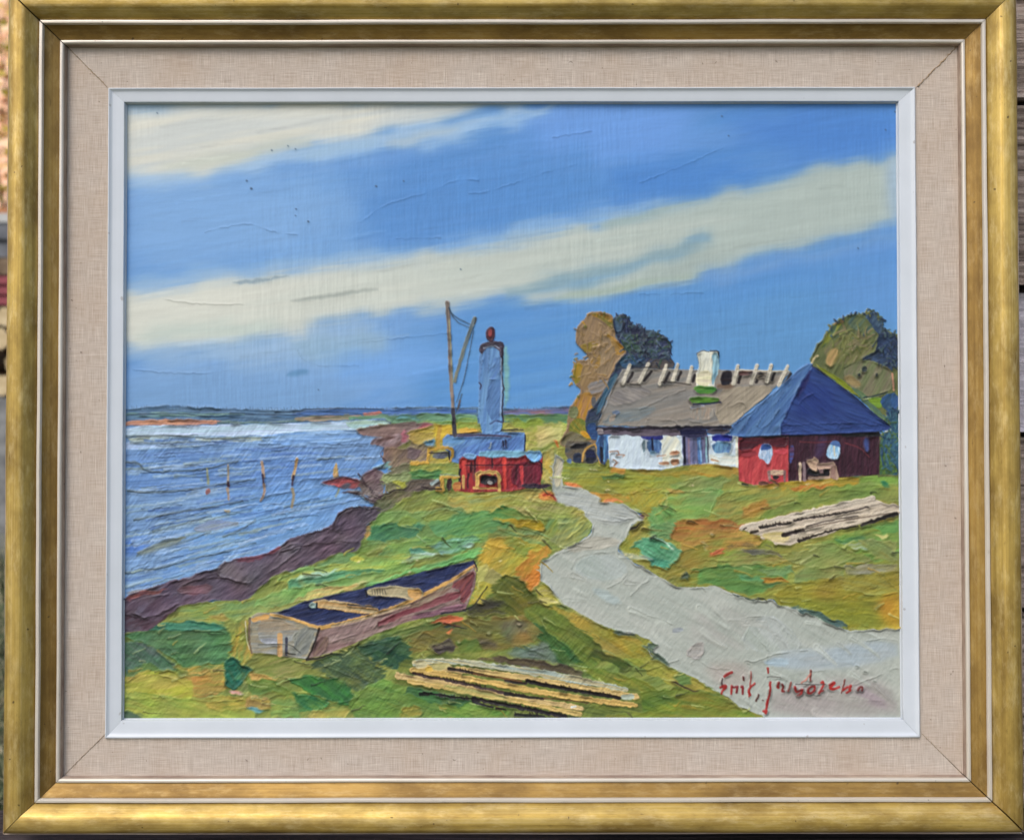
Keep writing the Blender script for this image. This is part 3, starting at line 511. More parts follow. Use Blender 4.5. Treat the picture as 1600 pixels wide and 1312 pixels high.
    P([(980, 770), (1020, 768), (1038, 774), (1022, 800), (1014, 806), (1000, 798), (985, 786)], (160, 146, 44), (150, 150, 60), ang=40, L=26, W=4, reg=N)
    P([(1014, 806), (1024, 790), (1048, 792), (1058, 812), (1050, 828), (1020, 830), (1012, 824)], (100, 148, 78), (120, 156, 90), ang=-50, L=20, W=4, reg=N, rdg=1.3)
    P([(1014, 822), (1030, 816), (1054, 818), (1056, 830), (1046, 842), (1016, 836)], (92, 140, 84), (120, 150, 92), ang=-10, L=20, W=3, reg=N)
    P([(1057, 812), (1140, 812), (1164, 820), (1148, 834), (1080, 846), (1046, 844), (1050, 828)], (178, 112, 54), (160, 124, 54), ang=6, L=36, W=4, reg=N, rdg=1)
    P([(1080, 832), (1110, 824), (1150, 828), (1200, 840), (1180, 856), (1120, 862), (1070, 872), (1062, 852)], (160, 142, 60), (172, 130, 60), ang=6, L=36, W=4, reg=N)
    P([(1140, 764), (1200, 752), (1260, 760), (1300, 766), (1200, 800), (1170, 812), (1110, 808), (1120, 784)], (156, 148, 66), (134, 146, 72), ang=14, L=36, W=5, reg=N)
    P([(1160, 792), (1195, 780), (1200, 792), (1176, 808), (1160, 810)], (176, 128, 56), reg=N, soft=2.5)
    P([(1233, 752), (1340, 744), (1402, 740), (1412, 760), (1412, 782), (1390, 788), (1358, 774), (1280, 790), (1180, 814), (1190, 800), (1250, 780), (1240, 764)], (130, 150, 68), (118, 140, 62), ang=8, L=40, W=4, reg=N)
    P([(1180, 757), (1233, 750), (1300, 746), (1342, 744), (1340, 756), (1290, 760), (1232, 763), (1200, 764)], (180, 144, 44), (160, 140, 52), ang=3, L=30, W=3, reg=N)
    P([(1232, 762), (1290, 757), (1300, 761), (1240, 766)], (186, 116, 48), reg=N, dry=.1)
    P([(1340, 748), (1400, 738), (1404, 758), (1350, 758)], (120, 150, 62), (140, 160, 80), ang=6, reg=N)
    P([(1376, 752), (1388, 751), (1388, 762), (1378, 761)], (46, 116, 80), reg=N)
    P([(1240, 864), (1300, 842), (1340, 826), (1412, 806), (1412, 870), (1360, 880), (1290, 860)], (128, 146, 62), (112, 150, 70), ang=14, L=40, W=5, reg=N)
    P([(1300, 844), (1350, 838), (1352, 846), (1316, 848)], (84, 130, 74), reg=N)
    P([(1312, 846), (1350, 848), (1372, 862), (1340, 858)], (150, 170, 150), (132, 152, 92), reg=N, dry=.1)
    P([(1370, 822), (1402, 812), (1402, 832), (1376, 838)], (96, 150, 76), reg=N)
    P([(1370, 838), (1384, 832), (1388, 836), (1376, 842)], (206, 194, 130), reg=N, rdg=1.4)
    P([(1340, 842), (1400, 846), (1402, 880), (1380, 874), (1360, 866)], (146, 146, 74), (120, 136, 76), reg=N, ang=-30)
    P([(1210, 870), (1300, 846), (1320, 856), (1370, 878), (1330, 880), (1280, 888), (1240, 880)], (122, 140, 68), (134, 144, 78), ang=20, L=36, W=5, reg=N, rdg=1.4)
    P([(1120, 872), (1160, 858), (1200, 860), (1240, 880), (1180, 884), (1130, 884)], (140, 150, 72), (150, 140, 76), ang=6, L=30, W=4, reg=N, rdg=1.2)
    P([(1060, 892), (1110, 880), (1180, 884), (1240, 882), (1230, 904), (1180, 930), (1150, 924), (1110, 912), (1062, 914)], (92, 140, 72), (104, 142, 68), ang=2, L=50, W=5, reg=N, rdg=1)
    P([(1150, 898), (1190, 900), (1220, 910), (1200, 918), (1160, 910)], (90, 154, 100), (110, 150, 80), reg=N, soft=2)
    P([(1186, 902), (1220, 902), (1236, 910), (1200, 910)], (184, 138, 46), reg=N)
    P([(1180, 890), (1236, 884), (1240, 896), (1200, 900)], (110, 146, 92), reg=N)
    P([(1240, 896), (1270, 884), (1320, 884), (1318, 902), (1280, 912), (1240, 910)], (134, 140, 76), (120, 138, 72), reg=N, rdg=1.4)
    P([(1320, 884), (1368, 880), (1402, 880), (1402, 900), (1360, 898), (1325, 896)], (142, 138, 86), (150, 152, 120), reg=N)
    P([(1230, 912), (1320, 902), (1412, 888), (1412, 990), (1325, 982), (1282, 962), (1218, 944), (1210, 928)], (150, 140, 44), (136, 132, 44), ang=-6, L=50, W=5, reg=N)
    P([(1370, 930), (1412, 924), (1412, 980), (1380, 978)], (178, 142, 40), soft=5, rdg=0, reg=N)
    P([(1310, 904), (1380, 894), (1404, 926), (1352, 930), (1320, 920)], (138, 138, 62), (150, 140, 50), ang=-10, reg=N, rdg=1.3)
    P([(1062, 862), (1100, 850), (1130, 866), (1120, 884), (1060, 892), (1050, 880)], (148, 134, 52), (132, 130, 54), ang=20, L=30, W=4, reg=N)
    P([(1030, 894), (1060, 884), (1092, 892), (1090, 912), (1060, 916), (1036, 904)], (140, 130, 50), (116, 130, 60), ang=10, L=26, W=4, reg=N)
    P([(968, 854), (990, 840), (1012, 834), (1000, 850), (996, 866), (1012, 880), (1030, 888), (1012, 890), (992, 876), (970, 862)], (152, 150, 56), (130, 140, 60), ang=-40, L=20, W=3, reg=N, rdg=1.3)
    P([(988, 852), (1006, 838), (1030, 838), (1050, 850), (1068, 862), (1056, 876), (1038, 888), (1020, 880), (1004, 868)], (78, 152, 112), (96, 164, 128), ang=-30, L=30, W=4, reg=N, rdg=1.4, h=1.3)
    P([(1012, 872), (1034, 872), (1050, 880), (1036, 888), (1020, 884)], (66, 146, 118), reg=N, rdg=.5)
    Ln([(1024, 838), (1040, 848), (1052, 857)], (190, 220, 200), 2, 1.5, reg=N, h=1.2)
    P([(1000, 806), (1012, 804), (1012, 824), (1000, 836), (980, 842), (984, 828)], (168, 156, 60), (150, 146, 70), ang=60, L=16, W=3, reg=N, rdg=1.2)
    Ln([(986, 826), (996, 822), (1002, 816)], (48, 44, 34), 5, 2, reg=N, dry=.1); P([(1000, 803), (1008, 802), (1010, 808), (1004, 812)], (70, 40, 44), reg=N); Ln([(996, 805), (1003, 809)], (184, 122, 130), 4, 4, reg=N)
    Ln([(1038, 792), (1044, 778), (1040, 770)], (196, 206, 150), 2, 1.2, reg=N)
    Ln([(1098, 847), (1106, 858)], (210, 200, 160), 2, 1.4, reg=N)
    hair([(1138, 856), (1175, 852), (1214, 857)], (58, 66, 60), 9, 3.4, 2, N)
    P([(1152, 866), (1160, 859), (1190, 856), (1216, 862), (1226, 874), (1210, 868), (1180, 866)], (96, 96, 84), (120, 120, 80), reg=N, dry=.3, ang=-5, L=16)
    P([(1110, 862), (1130, 858), (1128, 866), (1112, 867)], (190, 92, 60), reg=N)
    dabs(rm, [(150, 150, 66), (128, 146, 68), (140, 150, 76), (164, 146, 60), (112, 142, 70)], 46, 30, 9, 8, seed=8, reg=N, op=.35, soft=2, dry=.12)
    # ---- the path
    S = 'painted_sandy_path'
    path = [(869, 711), (883, 720), (876, 740), (881, 757), (897, 762), (918, 768), (939, 779), (935, 785), (974, 787), (993, 799), (1006, 812), (986, 820), (984, 828), (979, 838), (967, 853), (967, 861), (996, 882), (1012, 891), (1031, 902), (1058, 917), (1117, 916), (1144, 925), (1173, 936), (1208, 936), (1216, 946), (1251, 951), (1282, 964), (1325, 985), (1365, 983), (1412, 981), (1412, 1132), (1196, 1132), (1191, 1116), (1158, 1105), (1125, 1082), (1080, 1055), (1046, 1040), (1020, 1027), (1012, 1014), (1016, 1001), (996, 991), (951, 981), (906, 957), (880, 943), (864, 925), (860, 916), (844, 907), (844, 891), (845, 880), (860, 869), (880, 858), (910, 843), (924, 833), (927, 818), (915, 806), (912, 795), (872, 785), (864, 765), (862, 730)]
    P(path, (170, 177, 169), (182, 186, 178), sm=0, j=1.6, ang=-28, L=80, W=14, var=.01, mix=.6, rdg=1.4, h=1, reg=S)
    P([(866, 768), (915, 768), (935, 786), (985, 796), (1000, 806), (960, 824), (925, 812), (910, 795), (874, 785)], (182, 186, 180), (170, 176, 174), ang=-10, L=30, W=4, reg=S, soft=2, rdg=0)
    P([(866, 716), (880, 716), (878, 756), (866, 762)], (178, 172, 138), (196, 190, 170), ang=70, reg=S, dry=.2)
    P([(924, 836), (975, 842), (960, 856), (880, 864), (905, 846)], (178, 176, 164), ang=12, reg=S, soft=2)
    P([(1080, 960), (1130, 950), (1200, 960), (1190, 1000), (1130, 1020), (1080, 1010)], (166, 172, 164), (178, 178, 172), ang=-30, L=40, W=12, var=.012, reg=S, soft=5, rdg=0, mix=.5)
    P([(1180, 962), (1220, 962), (1260, 1016), (1210, 1024), (1150, 1010)], (170, 178, 170), (180, 186, 182), ang=-58, L=40, W=12, var=.012, reg=S, rdg=1.2)
    P([(1200, 1022), (1300, 1010), (1402, 1000), (1402, 1030), (1300, 1046), (1220, 1044)], (168, 180, 186), (174, 182, 184), ang=4, L=50, W=12, var=.012, reg=S, soft=3, rdg=0)
    P([(1190, 1032), (1230, 1026), (1232, 1040), (1205, 1042)], (172, 190, 200), soft=2, rdg=0, reg=S)
    P([(1100, 1040), (1160, 1030), (1180, 1060), (1150, 1080), (1120, 1070)], (172, 168, 158), (178, 172, 166), ang=-30, reg=S, soft=5, rdg=0, var=.01, mix=.5)
    P([(1200, 1080), (1290, 1060), (1370, 1060), (1402, 1090), (1402, 1120), (1210, 1120)], (164, 162, 156), (172, 164, 162), ang=-12, L=40, W=12, var=.012, reg=S, soft=5, rdg=0, mix=.5)
    P([(1330, 1076), (1360, 1078), (1390, 1104), (1360, 1100)], (160, 148, 152), soft=3, rdg=0, reg=S)
    P([(1049, 981), (1066, 979), (1068, 986), (1050, 989)], (154, 160, 164), reg=S, rdg=.4)
    P([(1068, 1022), (1085, 1006), (1100, 1000), (1100, 1024), (1086, 1032)], (170, 166, 160), (162, 160, 156), reg=S, rdg=1.2)
    P([(895, 886), (915, 866), (960, 866), (985, 888), (968, 906), (930, 908), (900, 896)], (178, 186, 182), (168, 178, 172), ang=-30, L=40, W=12, var=.012, reg=S, soft=2, rdg=.6)
    P([(922, 920), (940, 918), (975, 940), (955, 946)], (172, 184, 182), soft=2.5, rdg=0, reg=S)
    r = np.random.RandomState(31)
    for k in range(70):
        x = r.uniform(850, 1400); y = r.uniform(860, 1115)
        if REG[int(y-PY0), int(x-PX0)] != REGN[S]: continue
        a = math.radians(-30+r.uniform(-22, 30)); l = r.uniform(20, 60); c0 = COL[int(y-PY0), int(x-PX0)]*r.choice([.95, 1.04, 1.07])
        Ln([(x, y), (x+l*.5*math.cos(a), y-l*.5*math.sin(a)+r.uniform(-3, 3)), (x+l*math.cos(a), y-l*math.sin(a))], c0, r.uniform(5, 13), 3, soft=1.6, op=.7, h=.9, rdg=1.2, amp=.25, var=.012, ang=math.degrees(a), dry=.05, reg=S)
    for c in ([(922, 808), (945, 812), (960, 816), (990, 808)], [(932, 831), (945, 835), (958, 831)], [(892, 888), (900, 872), (920, 864), (960, 862)], [(950, 917), (970, 908), (983, 892)], [(1012, 960), (1030, 964), (1050, 974)], [(880, 862), (900, 856), (925, 854)], [(1164, 1030), (1180, 1034), (1210, 1020), (1262, 1014)], [(1080, 1034), (1100, 1018), (1100, 1010)], [(1330, 1070), (1370, 1056), (1402, 1042)], [(1195, 1008), (1205, 1020), (1175, 985)], [(1214, 944), (1240, 956), (1260, 964)], [(1160, 965), (1190, 960), (1215, 968), (1240, 1000)], [(1096, 1034), (1110, 1044), (1140, 1044)], [(1226, 1060), (1260, 1084), (1300, 1086)], [(1355, 1000), (1380, 996), (1402, 1000)], [(985, 930), (1000, 915), (1015, 905)], [(1200, 1070), (1240, 1050), (1290, 1046)]):
        crease(c, 1.7, .16, 1.4)
    for x, y in ((1170, 1037), (1339, 1040), (1352, 1049), (1367, 1064)): Ln([(x-2, y), (x+2, y+1)], (140, 146, 138), 2.2, 1.6, reg=S)
    P([(1232, 948), (1258, 950), (1282, 958), (1300, 968), (1320, 974), (1322, 980), (1296, 974), (1280, 966)], (66, 90, 92), (84, 104, 96), ang=-20, L=14, W=2, reg=N)
    P([(1143, 924), (1160, 930), (1175, 934), (1190, 936), (1170, 938), (1150, 930)], (74, 92, 84), reg=N, dry=.15)
    P([(1009, 1012), (1018, 1002), (1026, 1008), (1020, 1016), (1036, 1028), (1048, 1038), (1040, 1038), (1022, 1028)], (88, 106, 96), (104, 120, 96), ang=-40, reg=M)
    P([(962, 985), (985, 987), (992, 991), (975, 992), (962, 990)], (86, 100, 84), reg=M, dry=.1)
    P([(1064, 896), (1080, 898), (1076, 906), (1060, 902)], (80, 96, 76), reg=N)
    # creases over the meadows
    for c in ([(1040, 772), (1060, 762), (1080, 752)], [(1101, 808), (1118, 786), (1132, 768), (1170, 764)], [(1082, 878), (1110, 872), (1150, 882), (1200, 880), (1250, 872)], [(1280, 888), (1310, 884), (1352, 878)], [(1316, 856), (1350, 874), (1370, 884), (1384, 868)], [(1240, 908), (1280, 910), (1318, 902)], [(1080, 894), (1100, 888), (1120, 884)], [(1350, 928), (1380, 930), (1402, 925)], [(1258, 776), (1310, 764), (1350, 766)], [(1170, 800), (1200, 790), (1240, 780)], [(935, 742), (980, 744), (1010, 748)], [(960, 770), (990, 772), (1004, 762)], [(1035, 768), (1060, 770), (1098, 764)], [(655, 878), (700, 866), (740, 858), (756, 850)], [(666, 852), (700, 846), (752, 842)], [(756, 848), (790, 856), (800, 868), (830, 866)], [(798, 896), (820, 876), (842, 858)], [(772, 812), (800, 820), (840, 832), (858, 840)], [(780, 826), (800, 836), (840, 834)], [(660, 808), (680, 794), (720, 798)], [(832, 922), (846, 908), (866, 922), (880, 944)], [(730, 962), (775, 966), (790, 955)], [(240, 998), (262, 1006), (290, 1038), (292, 1046)], [(190, 990), (232, 986), (252, 978)], [(245, 984), (300, 982), (350, 986)], [(344, 1006), (362, 1004), (370, 990), (368, 975)], [(196, 1066), (230, 1048), (236, 1044)], [(358, 1034), (374, 1032), (392, 1046), (430, 1062)], [(368, 1076), (384, 1058)], [(445, 1064), (480, 1054), (530, 1058)], [(420, 1090), (450, 1082), (490, 1082), (530, 1100), (558, 1088)], [(480, 1040), (510, 1040), (560, 1060)], [(560, 1010), (610, 1000), (650, 990)], [(240, 1088), (290, 1090), (310, 1104)], [(300, 1092), (340, 1096), (380, 1092)], [(240, 1052), (280, 1060), (300, 1080)], [(890, 1030), (920, 1006), (905, 1016)], [(640, 946), (600, 975), (560, 1006)], [(812, 1020), (850, 1010), (880, 1004)], [(870, 975), (900, 990), (935, 1018)], [(972, 1046), (1010, 1048), (1060, 1030)], [(790, 790), (830, 800), (850, 812)], [(867, 848), (890, 840), (915, 818)], [(640, 744), (690, 742)], [(430, 912), (440, 900), (480, 888), (530, 882)], [(450, 920), (520, 908), (600, 890)]):
        crease(c, 2.2, .3, 1.5)
    r = np.random.RandomState(21)
    for k in range(150):
        x = r.uniform(200, 1390); y = r.uniform(775, 1115)
        if REG[int(y-PY0), int(x-PX0)] not in (REGN[M], REGN[N]): continue
        a = r.uniform(-45, 45); l = r.uniform(10, 34); a = math.radians(a)
        crease([(x, y), (x+l*.5*math.cos(a)+r.uniform(-3, 3), y-l*.5*math.sin(a)+r.uniform(-3, 3)), (x+l*math.cos(a), y-l*math.sin(a))], r.uniform(.8, 1.8), .2, 1.3)
    for x, y in ((640, 895), (652, 876), (783, 876), (916, 1046), (1080, 758), (951, 753), (927, 735), (947, 766), (1112, 834), (1213, 761), (1264, 757), (978, 867), (987, 870), (560, 878), (745, 935), (811, 976), (717, 1002), (765, 989)):
        Ln([(x-1, y), (x+1, y-.6)], (224, 216, 170), 2.4, 2, reg=None, h=1.6)

    smear((REGN[M], REGN[N], REGN['painted_shore_fields'], REGN['painted_muddy_bank']))
    r = np.random.RandomState(77)
    for k in range(260):
        x = r.uniform(200, 1395); y = r.uniform(745, 1115); q = REG[int(y-PY0), int(x-PX0)]
        if q not in (REGN[M], REGN[N]): continue
        c0 = COL[int(y-PY0), int(x-PX0)].copy()
        a = math.radians((16 if x < 640 else -24 if x < 1000 else 6)+r.uniform(-30, 30)); l = r.uniform(8, 30)
        t = r.rand()
        c1 = c0*.55+np.array((206, 214, 150))*.45 if t < .42 else c0*.62 if t < .72 else c0*.5+np.array((186, 150, 60))*.5
        Ln([(x, y), (x+l*.5*math.cos(a), y-l*.5*math.sin(a)+r.uniform(-2, 2)), (x+l*math.cos(a), y-l*math.sin(a))], c1, r.uniform(1.5, 4.2), 1, dry=.15, j=.9, h=1.5, amp=.5, rdg=.7, reg=M if q == REGN[M] else N)

    # ---- left trees
    S = 'painted_autumn_tree'
    P([(930, 487), (922, 487), (915, 496), (906, 504), (899, 520), (899, 531), (904, 542), (918, 555), (920, 564), (904, 562), (897, 568), (894, 584), (897, 599), (909, 612), (900, 621), (897, 628), (889, 639), (887, 657), (886, 670), (880, 682), (871, 694), (884, 700), (929, 700), (934, 679), (931, 661), (944, 638), (950, 618), (960, 598), (975, 575), (984, 556), (974, 540), (962, 528), (960, 504), (957, 493), (942, 487)], (148, 124, 92), (134, 112, 86), sm=1, ang=70, L=24, W=4, reg=S, h=1.2, rdg=1.4)
    P([(904, 542), (915, 536), (940, 530), (938, 540), (918, 553)], (112, 108, 46), (146, 118, 50), reg=S, ang=-30)
    P([(930, 488), (950, 492), (959, 500), (958, 516), (950, 508), (938, 498), (922, 494)], (158, 118, 40), (112, 108, 48), reg=S, ang=-30)
    P([(945, 528), (955, 524), (972, 540), (979, 550), (965, 556), (950, 548)], (150, 122, 72), (176, 128, 42), ang=-50, reg=S, rdg=1.2)
    P([(936, 520), (950, 526), (962, 546), (958, 570), (948, 590), (936, 588), (930, 570), (936, 545)], (150, 130, 100), (138, 118, 92), ang=70, L=24, W=4, reg=S, rdg=1.3)
    P([(922, 562), (932, 552), (940, 556), (936, 578), (926, 574)], (168, 126, 56), (148, 122, 70), reg=S)
    P([(896, 575), (904, 566), (912, 572), (910, 590), (902, 602), (896, 594)], (172, 134, 40), (112, 116, 40), reg=S, ang=80)
    P([(910, 568), (925, 572), (936, 590), (930, 606), (914, 612), (906, 598)], (150, 126, 88), (138, 114, 80), ang=60, reg=S, rdg=1.2)
    P([(918, 600), (940, 592), (954, 596), (944, 612), (920, 616)], (122, 124, 130), (140, 128, 116), ang=20, reg=S)
    P([(900, 622), (912, 614), (926, 614), (928, 634), (922, 650), (910, 660), (900, 652), (896, 640)], (172, 130, 46), (164, 124, 80), ang=70, L=16, W=3, reg=S, rdg=1.2)
    P([(890, 640), (900, 632), (906, 648), (898, 656), (888, 650)], (116, 122, 84), reg=S)
    P([(924, 622), (932, 620), (932, 636), (924, 638)], (90, 90, 92), reg=S)
    P([(888, 664), (900, 654), (914, 656), (922, 670), (930, 684), (920, 688), (905, 680), (890, 684)], (140, 130, 48), (108, 120, 50), ang=-50, L=14, W=3, reg=S, rdg=1.2)
    P([(876, 690), (890, 672), (905, 676), (920, 690), (928, 698), (900, 692), (880, 698)], (108, 100, 70), (122, 116, 92), ang=30, reg=S)
    P([(905, 674), (916, 674), (924, 686), (914, 686)], (186, 140, 40), reg=S)
    P([(920, 640), (940, 636), (932, 664), (914, 664), (916, 648)], (66, 66, 80), (50, 64, 92), reg=S)
    for c in ([(904, 540), (920, 556), (936, 546), (940, 520)], [(936, 590), (950, 592), (960, 575)], [(897, 600), (910, 614), (930, 616)], [(938, 522), (940, 540), (936, 560), (930, 580)]):
        crease(c, 2, .3, 1.5)
    S = 'painted_dark_tree'
    P([(958, 494), (977, 490), (984, 500), (988, 508), (999, 512), (1023, 518), (1030, 528), (1043, 530), (1050, 536), (1047, 558), (1055, 568), (1053, 577), (1014, 578), (975, 582), (950, 616), (940, 642), (934, 662), (933, 682), (917, 680), (914, 660), (930, 632), (946, 606), (958, 580), (968, 560), (980, 551), (974, 540), (962, 528), (959, 512)], (58, 74, 84), (46, 58, 84), ang=20, L=20, W=4, var=.12, reg=S, h=1.1, rdg=1.5)
    P([(960, 496), (972, 494), (974, 515), (962, 522)], (68, 92, 114), reg=S)
    P([(974, 492), (982, 494), (986, 508), (984, 520), (974, 520)], (28, 34, 64), (70, 84, 116), ang=90, L=14, W=2, reg=S)
    P([(984, 512), (1000, 514), (1004, 522), (988, 526)], (30, 36, 62), reg=S)
    P([(966, 526), (985, 522), (1000, 530), (1006, 545), (990, 556), (976, 545)], (62, 84, 72), (50, 72, 64), ang=20, L=16, W=4, reg=S)
    P([(1000, 524), (1024, 520), (1030, 534), (1022, 546), (1004, 544)], (66, 78, 86), (54, 66, 84), ang=40, reg=S)
    P([(1022, 534), (1045, 533), (1048, 548), (1044, 560), (1026, 558)], (46, 54, 84), (64, 76, 106), ang=60, L=10, W=2, reg=S)
    P([(966, 562), (985, 554), (1012, 556), (1000, 566), (975, 578)], (52, 84, 116), (60, 90, 110), ang=14, reg=S)
    P([(1008, 562), (1045, 560), (1056, 568), (1050, 576), (1014, 576)], (96, 84, 76), (70, 70, 76), ang=0, reg=S)
    P([(950, 600), (962, 580), (966, 590), (952, 614), (940, 640), (930, 650), (936, 630)], (58, 88, 98), (60, 96, 120), ang=60, reg=S)
    P([(916, 662), (934, 660), (934, 690), (922, 684)], (44, 80, 126), (40, 64, 110), reg=S)
    leafy([(960, 496), (977, 491), (986, 508), (1000, 514), (1023, 519), (1030, 528), (1046, 534), (1046, 558)], [(40, 50, 72), (58, 78, 92), (50, 70, 66), (30, 36, 60)], 60, 6, S, 3, 1.4)
    leafy([(964, 530), (1000, 525), (1040, 540), (1040, 562), (990, 560)], [(40, 50, 72), (66, 90, 104), (56, 80, 66), (34, 40, 66), (76, 92, 110)], 90, 11, S, 6, 5, .6)
    leafy([(905, 505), (925, 489), (950, 493), (958, 512), (950, 530)], [(150, 124, 84), (120, 116, 50), (168, 128, 46)], 14, 5, 'painted_autumn_tree', 8, .8)
    leafy([(900, 545), (896, 575), (896, 600), (908, 620), (888, 650), (880, 680)], [(158, 124, 60), (112, 116, 50), (150, 122, 84)], 12, 5, 'painted_autumn_tree', 9, 1)
    leafy([(905, 510), (950, 510), (950, 590), (915, 600)], [(158, 134, 102), (134, 112, 82), (146, 120, 80)], 40, 16, 'painted_autumn_tree', 19, 5, .8)
    r = np.random.RandomState(4)
    for k in range(46):
        x = r.uniform(962, 1046); y = r.uniform(520, 568)
        if REG[int(y-PY0), int(x-PX0)] != REGN[S]: continue
        a = r.uniform(-1, 1); Ln([(x, y), (x+9*math.cos(a), y+9*math.sin(a))], [(34, 42, 60), (80, 100, 110), (50, 76, 70), (60, 72, 100)][r.randint(4)], 2.5, 1, reg=S, h=1.4)
    # shrubs and the small shadow shapes below the tree
    P([(882, 690), (900, 688), (930, 692), (938, 710), (934, 724), (900, 724), (885, 716)], (106, 96, 80), (76, 80, 84), reg='painted_autumn_tree')
    P([(890, 697), (905, 693), (920, 692), (915, 700), (893, 702)], (24, 22, 28), reg='painted_autumn_tree')
    P([(896, 708), (906, 706), (911, 716), (910, 724), (896, 724)], (40, 54, 80), (24, 26, 40), reg='painted_autumn_tree')
    P([(915, 704), (922, 700), (930, 704), (931, 724), (914, 724)], (26, 34, 84), (20, 26, 44), reg='painted_autumn_tree')
    Ln([(910, 720), (913, 704), (922, 696), (932, 694), (934, 712), (938, 724)], (190, 150, 80), 3.2, 2.4, reg='painted_autumn_tree', h=1.4)
    P([(884, 718), (894, 716), (894, 724), (886, 724)], (90, 120, 160), reg='painted_autumn_tree')

    # ---- white cottage
    S = 'painted_white_cottage'
    P([(950, 683), (958, 678), (1000, 680), (1063, 680), (1107, 680), (1154, 678), (1154, 731), (1107, 724), (1066, 728), (1035, 734), (978, 733), (952, 729)], (204, 218, 226), (196, 210, 222), sm=0, j=.8, ang=80, L=20, W=5, var=.02, h=1.3, rdg=1.4, reg=S)
    P([(1033, 681), (1063, 681), (1065, 726), (1036, 732), (1034, 710)], (220, 220, 202), (206, 212, 206), ang=60, reg=S, rdg=.6)
    P([(1107, 706), (1153, 708), (1153, 730), (1108, 723)], (216, 216, 206), (200, 212, 206), reg=S, rdg=.6)
    P([(932, 682), (951, 680), (951, 728), (934, 722)], (70, 112, 160), (44, 70, 110), ang=85, L=20, W=3, reg=S)
    Ln([(940, 700), (941, 722)], (24, 26, 44), 4, 5, reg=S); Ln([(945, 690), (944, 720)], (96, 146, 186), 3, 2, reg=S)
    P([(1001, 678), (1034, 676), (1036, 689), (1018, 688), (1003, 686)], (22, 28, 96), (34, 42, 120), reg=S, ang=0)
    P([(1011, 686), (1034, 688), (1034, 708), (1022, 708), (1011, 704)], (86, 120, 164), (60, 92, 140), ang=85, L=10, W=3, reg=S)
    Ln([(1019, 686), (1020, 704)], (18, 22, 50), 3.4, 3, reg=S); P([(1003, 687), (1009, 688), (1008, 704), (1004, 708)], (116, 140, 150), reg=S)
    P([(1014, 704), (1026, 706), (1022, 713), (1016, 711)], (90, 130, 160), (180, 200, 210), reg=S, dry=.1)
    for q in ([(1046, 706), (1060, 703), (1062, 710), (1047, 711)], [(1028, 722), (1045, 721), (1046, 727), (1030, 727)], [(1047, 718), (1062, 715), (1062, 726), (1049, 727)]):
        P(q, (176, 122, 88), (190, 150, 120), reg=S, dry=.2, ang=0, L=10)
    for q in ([(953, 706), (966, 704), (967, 710)], [(963, 711), (977, 710), (973, 714)], [(958, 718), (964, 722), (960, 727)], [(960, 728), (966, 722)], [(1027, 713), (1040, 711)]):
        Ln(q, (180, 140, 116), 2, 1.4, reg=S)
    # door
    P([(1066, 682), (1106, 680), (1106, 723), (1067, 727)], (116, 114, 148), (100, 106, 140), sm=0, ang=88, L=26, W=3, reg=S)
    Ln([(1069, 684), (1070, 724)], (20, 24, 50), 4, 4, reg=S); Ln([(1076, 686), (1077, 724)], (140, 120, 140), 3, 3, reg=S); Ln([(1084, 686), (1085, 724)], (90, 96, 130), 3, 3, reg=S)
    Ln([(1092, 686), (1094, 722)], (92, 132, 186), 6, 6, reg=S); Ln([(1093, 690), (1096, 720)], (140, 180, 214), 2, 2, reg=S, dry=.1); Ln([(1103, 684), (1104, 722)], (150, 190, 200), 3, 2, reg=S); Ln([(1106, 684), (1107, 722)], (60, 70, 80), 1.5, 1.5, reg=S)
    # second window
    P([(1111, 690), (1144, 690), (1141, 706), (1130, 712), (1118, 712)], (110, 154, 184), (90, 126, 170), ang=85, L=9, W=3, reg=S)
    P([(1108, 708), (1150, 708), (1150, 714), (1136, 710), (1126, 716), (1112, 712)], (206, 220, 222), (150, 180, 200), reg=S, dry=.15)
    P([(1112, 679), (1144, 678), (1142, 692), (1128, 688), (1113, 691)], (18, 24, 92), (30, 40, 130), reg=S)
    Ln([(1112, 718), (1122, 720)], (176, 130, 90), 3, 2, reg=S, dry=.2)
    Ln([(1151, 682), (1152, 728)], (222, 222, 206), 4, 4, reg=S, h=1.6)
    # roof
    R = dict(reg=S)
    P([(972, 577), (1020, 576), (1100, 578), (1180, 578), (1236, 580), (1214, 604), (1139, 668), (1050, 668), (932, 665), (944, 638), (952, 616)], (146, 138, 128), (132, 130, 126), sm=0, j=.8, ang=12, L=60, W=7, var=.03, h=1, rdg=1.2, reg=S)
    P([(1120, 610), (1160, 604), (1216, 602), (1180, 634), (1142, 664), (1118, 660)], (162, 152, 134), (150, 140, 124), ang=40, L=30, W=5, reg=S, rdg=.6)
    P([(955, 646), (1000, 636), (1030, 634), (1010, 654), (960, 664), (938, 662)], (116, 128, 134), (130, 134, 132), ang=10, L=26, W=3, reg=S, soft=2, rdg=.4)
    P([(955, 643), (964, 640), (970, 645), (960, 649)], (104, 120, 144), reg=S); P([(953, 650), (964, 646), (960, 658), (950, 660)], (160, 148, 136), reg=S, rdg=1)
    P([(1078, 636), (1114, 636), (1116, 655), (1080, 657)], (160, 144, 128), (146, 142, 134), ang=80, L=14, W=3, reg=S, rdg=.6)
    P([(950, 618), (975, 606), (1010, 604), (1020, 615), (990, 630), (950, 634)], (150, 144, 138), (130, 126, 124), ang=-20, L=20, W=4, reg=S, rdg=.5)
    P([(1120, 600), (1145, 598), (1150, 606), (1120, 610)], (120, 100, 84), reg=S, soft=2)
